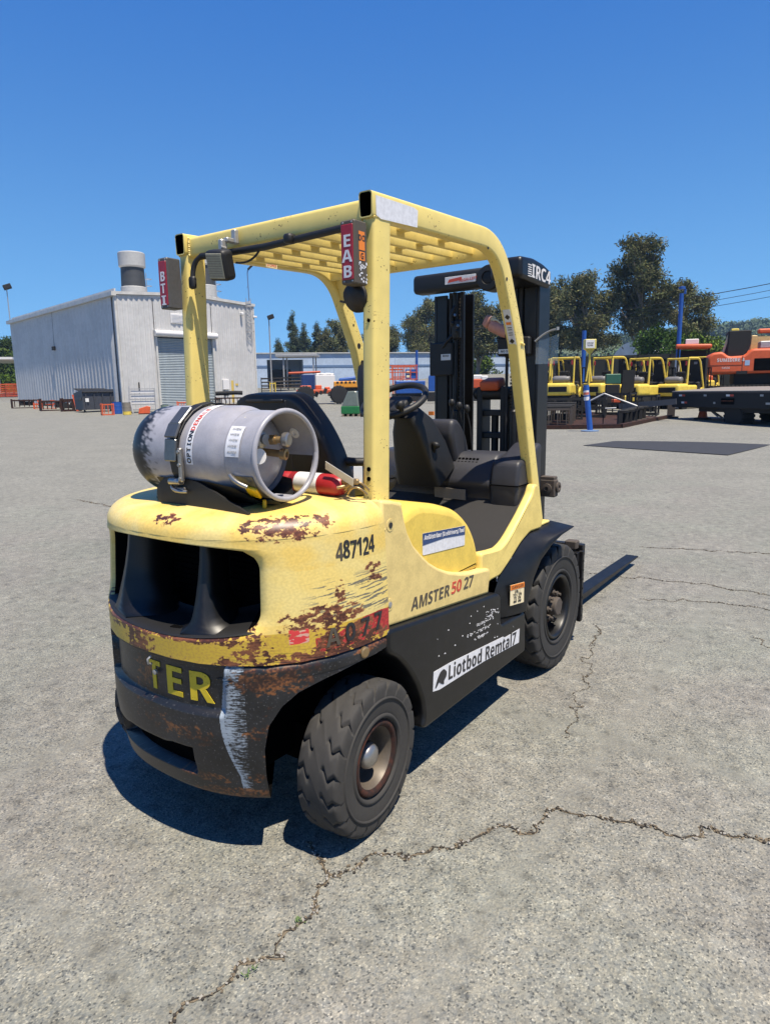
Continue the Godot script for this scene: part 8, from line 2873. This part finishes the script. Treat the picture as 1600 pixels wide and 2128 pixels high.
	t = thing("orange_tractor", "orange roofed machine with dark cab between the forklifts and the excavator", "tractor", p, face(p))
	mb = MB.new()
	mb.bb(Vector3(0, 2.95, 0), Vector3(1.9, 0.24, 1.6), 0.08, Basis(Vector3(0, 0, 1), -0.03), 2)
	obj("cab_roof", mb, M.orange, t)
	for x in [-0.8, 0.8]:
		for z in [-0.6, 0.6]:
			mb = MB.new()
			mb.box(Vector3(x, 2.1, z), Vector3(0.1, 1.6, 0.1))
			obj("cab_post", mb, M.machine_dark, t)
	mb = MB.new()
	mb.bb(Vector3(0, 2.0, -0.2), Vector3(1.4, 1.5, 0.6), 0.05)
	obj("cab_interior", mb, M.machine_dark, t)
	mb = MB.new()
	mb.bb(Vector3(0.25, 1.9, 0.35), Vector3(0.5, 0.5, 0.1), 0.05)
	obj("side_window", mb, mat(lin(0.25, 0.30, 0.33), 0.2), t)
	mb = MB.new()
	mb.bb(Vector3(0.5, 1.55, 0.6), Vector3(0.5, 0.26, 0.2), 0.08, Basis(), 2)
	obj("headlight", mb, M.white, t)
	mb = MB.new()
	mb.bb(Vector3(0.4, 0.95, 0.4), Vector3(1.4, 0.7, 1.0), 0.08)
	obj("bonnet", mb, M.orange, t)
	mb = MB.new()
	mb.bb(Vector3(-0.1, 3.25, -0.2), Vector3(0.7, 0.3, 0.5), 0.03)
	obj("roof_unit", mb, M.white, t)
	for x in [-0.9, 1.0]: big_wheel(t, Vector3(x, 0.45, 0.5), 0.45, 0.35, M.machine_dark, M.iron)
	# timber kerbed bed of attachments
	var c0 := at_ground(21.9, -7.9)
	var c1 := at_ground(22.9, -5.35)
	var c2 := at_ground(28.3, -4.9)

	for e in [[c0, c1, "dark timber edging a storage bed behind the blue bollard"], [c1, c2, "timber edging running back from the bollard towards the trailer"]]:
		mb = MB.new()
		mb.beam(e[0] + Vector3(0, 0.06, 0), e[1] + Vector3(0, 0.06, 0), 0.16, 0.17)
		tag(obj("timber_sleeper", mb, M.rust_dark), e[2], "timber", "timber edging of the storage bed")
	mb = MB.new()
	mb.flat()
	mb.quad(Vector3(22.0, ground_y(22.0, -8.0) + 0.03, -8.0), Vector3(23.0, ground_y(23.0, -5.4) + 0.03, -5.4), Vector3(28.3, ground_y(28.3, -5.0) + 0.03, -5.0), Vector3(29.0, ground_y(29.0, -9.5) + 0.03, -9.5))
	struct(obj("storage_bed", mb, M.rust_dark))  # bed colour darkened to hold the shade among the stored frames
	# black fork attachments stood in a row
	var rng := RandomNumberGenerator.new()
	rng.seed = 71
	for i in 6:
		var at := at_ground(24.1 + i * 0.55, -5.75 + 0.02 * i)
		t = thing("fork_attachment", "black steel fork attachment on a skid, number %s in the row behind the bollard" % ["one", "two", "three", "four", "five", "six"][i], "attachment", at, face(at, 0.2 + rng.randf_range(-0.2, 0.2)), "black attachments on the storage bed")
		t.set_meta("label", ["black attachment at the near left end of the row on the timber bed", "second black attachment from the left on the timber bed", "third black attachment from the left on the timber bed", "black attachment under the pale bent pipe's right end", "second black attachment from the trailer end of the timber bed", "black attachment nearest the trailer on the timber bed"][i])
		mb = MB.new()
		mb.bb(Vector3(0, 0.28, 0), Vector3(0.16, 0.56, 0.5), 0.02)
		mb.bb(Vector3(0.12, 0.52, 0), Vector3(0.36, 0.12, 0.5), 0.02)
		obj("bracket", mb, M.machine_dark, t)
		mb = MB.new()
		mb.bb(Vector3(0.25, 0.05, 0.1), Vector3(0.5, 0.07, 0.12), 0.01)
		obj("tine", mb, M.iron, t)
	var at := at_ground(26.3, -5.4)
	t = thing("steel_girder", "long dark steel girder lying over the attachments towards the trailer", "girder", at, face(at))
	mb = MB.new()
	mb.beam(Vector3(-1.0, 0.55, -0.3), Vector3(1.1, 0.75, 0.2), 0.18, 0.22)
	obj("girder_body", mb, M.dumpster, t)
	at = at_ground(24.4, -6.3)
	t = thing("bent_pipe_rail", "pale bent pipe rail forming a low gable behind the blue bollard", "pipe rail", at, face(at))
	mb = MB.new()
	mb.rod(Vector3(-0.75, 0.86, 0), Vector3(-0.16, 1.18, 0), 0.035, 8)
	mb.rod(Vector3(-0.16, 1.18, 0), Vector3(1.05, 0.70, 0), 0.035, 8)
	mb.rod(Vector3(-0.1, 0.62, 0.1), Vector3(0.3, 0.64, 0.1), 0.03, 8)
	obj("pipe", mb, M.galv, t)
	for x in [-0.16, 0.5, 1.05, -0.7]:
		mb = MB.new()
		mb.box(Vector3(x, 0.5, 0), Vector3(0.04, 1.1, 0.04))
		obj("stake", mb, M.machine_dark, t)
	for i in 3:
		at = at_ground(23.2 + i * 0.9, -8.0 - i * 0.25)
		t = frame_rack("steel_stand", ["dark steel stand just right of the mast on the storage bed", "dark steel stand in front of the leftmost forklift's wheel", "dark low stand behind the blue bollard"][i], "stand", at, face(at), 1.3, 0.75, 0.7, 4, M.iron, 0.07, "steel stands on the storage bed")
		mb = MB.new()
		mb.bb(Vector3(0.1, 0.75, 0), Vector3(1.2, 0.12, 0.6), 0.02)
		obj("stand_top", mb, M.machine_dark, t)
	var extra := [[25.6, -8.6, 1.5, 0.95, "open black frame before the green cabinet"], [27.0, -7.9, 1.3, 0.85, "tangle of black steel in front of the centre forklift"], [28.4, -7.2, 1.4, 1.0, "black steel frame right of the centre forklift's rear"], [29.3, -6.3, 1.2, 0.9, "black steel frame left of the trailer's end"], [26.2, -9.9, 1.4, 0.8, "dark steel frame under the leftmost forklift's tyre"]]
	for q in extra:
		at = at_ground(q[0], q[1])
		t = frame_rack("steel_stand", q[4], "stand", at, face(at, rng.randf_range(-0.4, 0.4)), q[2], q[3], 0.9, 3, M.machine_dark, 0.08, "steel stands on the storage bed", 2)
		mb = MB.new()
		for kk in 5: mb.box(Vector3(rng.randf_range(-0.5, 0.5), rng.randf_range(0.15, 0.6), rng.randf_range(-0.3, 0.3)), Vector3(0.3, 0.22, 0.3), Basis(Vector3.UP, rng.randf()))
		obj("stored_part", mb, M.machine_dark, t)
	at = at_ground(28.6, -4.95)
	t = thing("jack_post", "grey steel jack standing at the left end of the trailer", "jack", at, 0.2)
	mb = MB.new()
	mb.box(Vector3(0, 0.35, 0), Vector3(0.3, 0.7, 0.3))
	mb.box(Vector3(0, 0.03, 0), Vector3(0.6, 0.06, 0.6))
	obj("jack_leg", mb, M.iron, t)
	# dark fence behind the row
	t = thing("yard_fence", "dark mesh fence behind the parked forklifts", "fence", at_ground(46.0, -9.0), face(Vector3(46, 0, -9)))
	for i in 9:
		mb = MB.new()
		mb.box(Vector3(-8.0 + i * 2.0, 1.5, 0), Vector3(0.1, 3.0, 0.1))
		obj("fence_post", mb, M.machine_dark, t)
	for i in 8:
		mb = MB.new()
		mb.box(Vector3(-7.0 + i * 2.0, 1.45, -0.02), Vector3(1.9, 2.7, 0.03))
		obj("fence_panel", mb, mat(lin(0.018, 0.02, 0.018), 0.9), t)
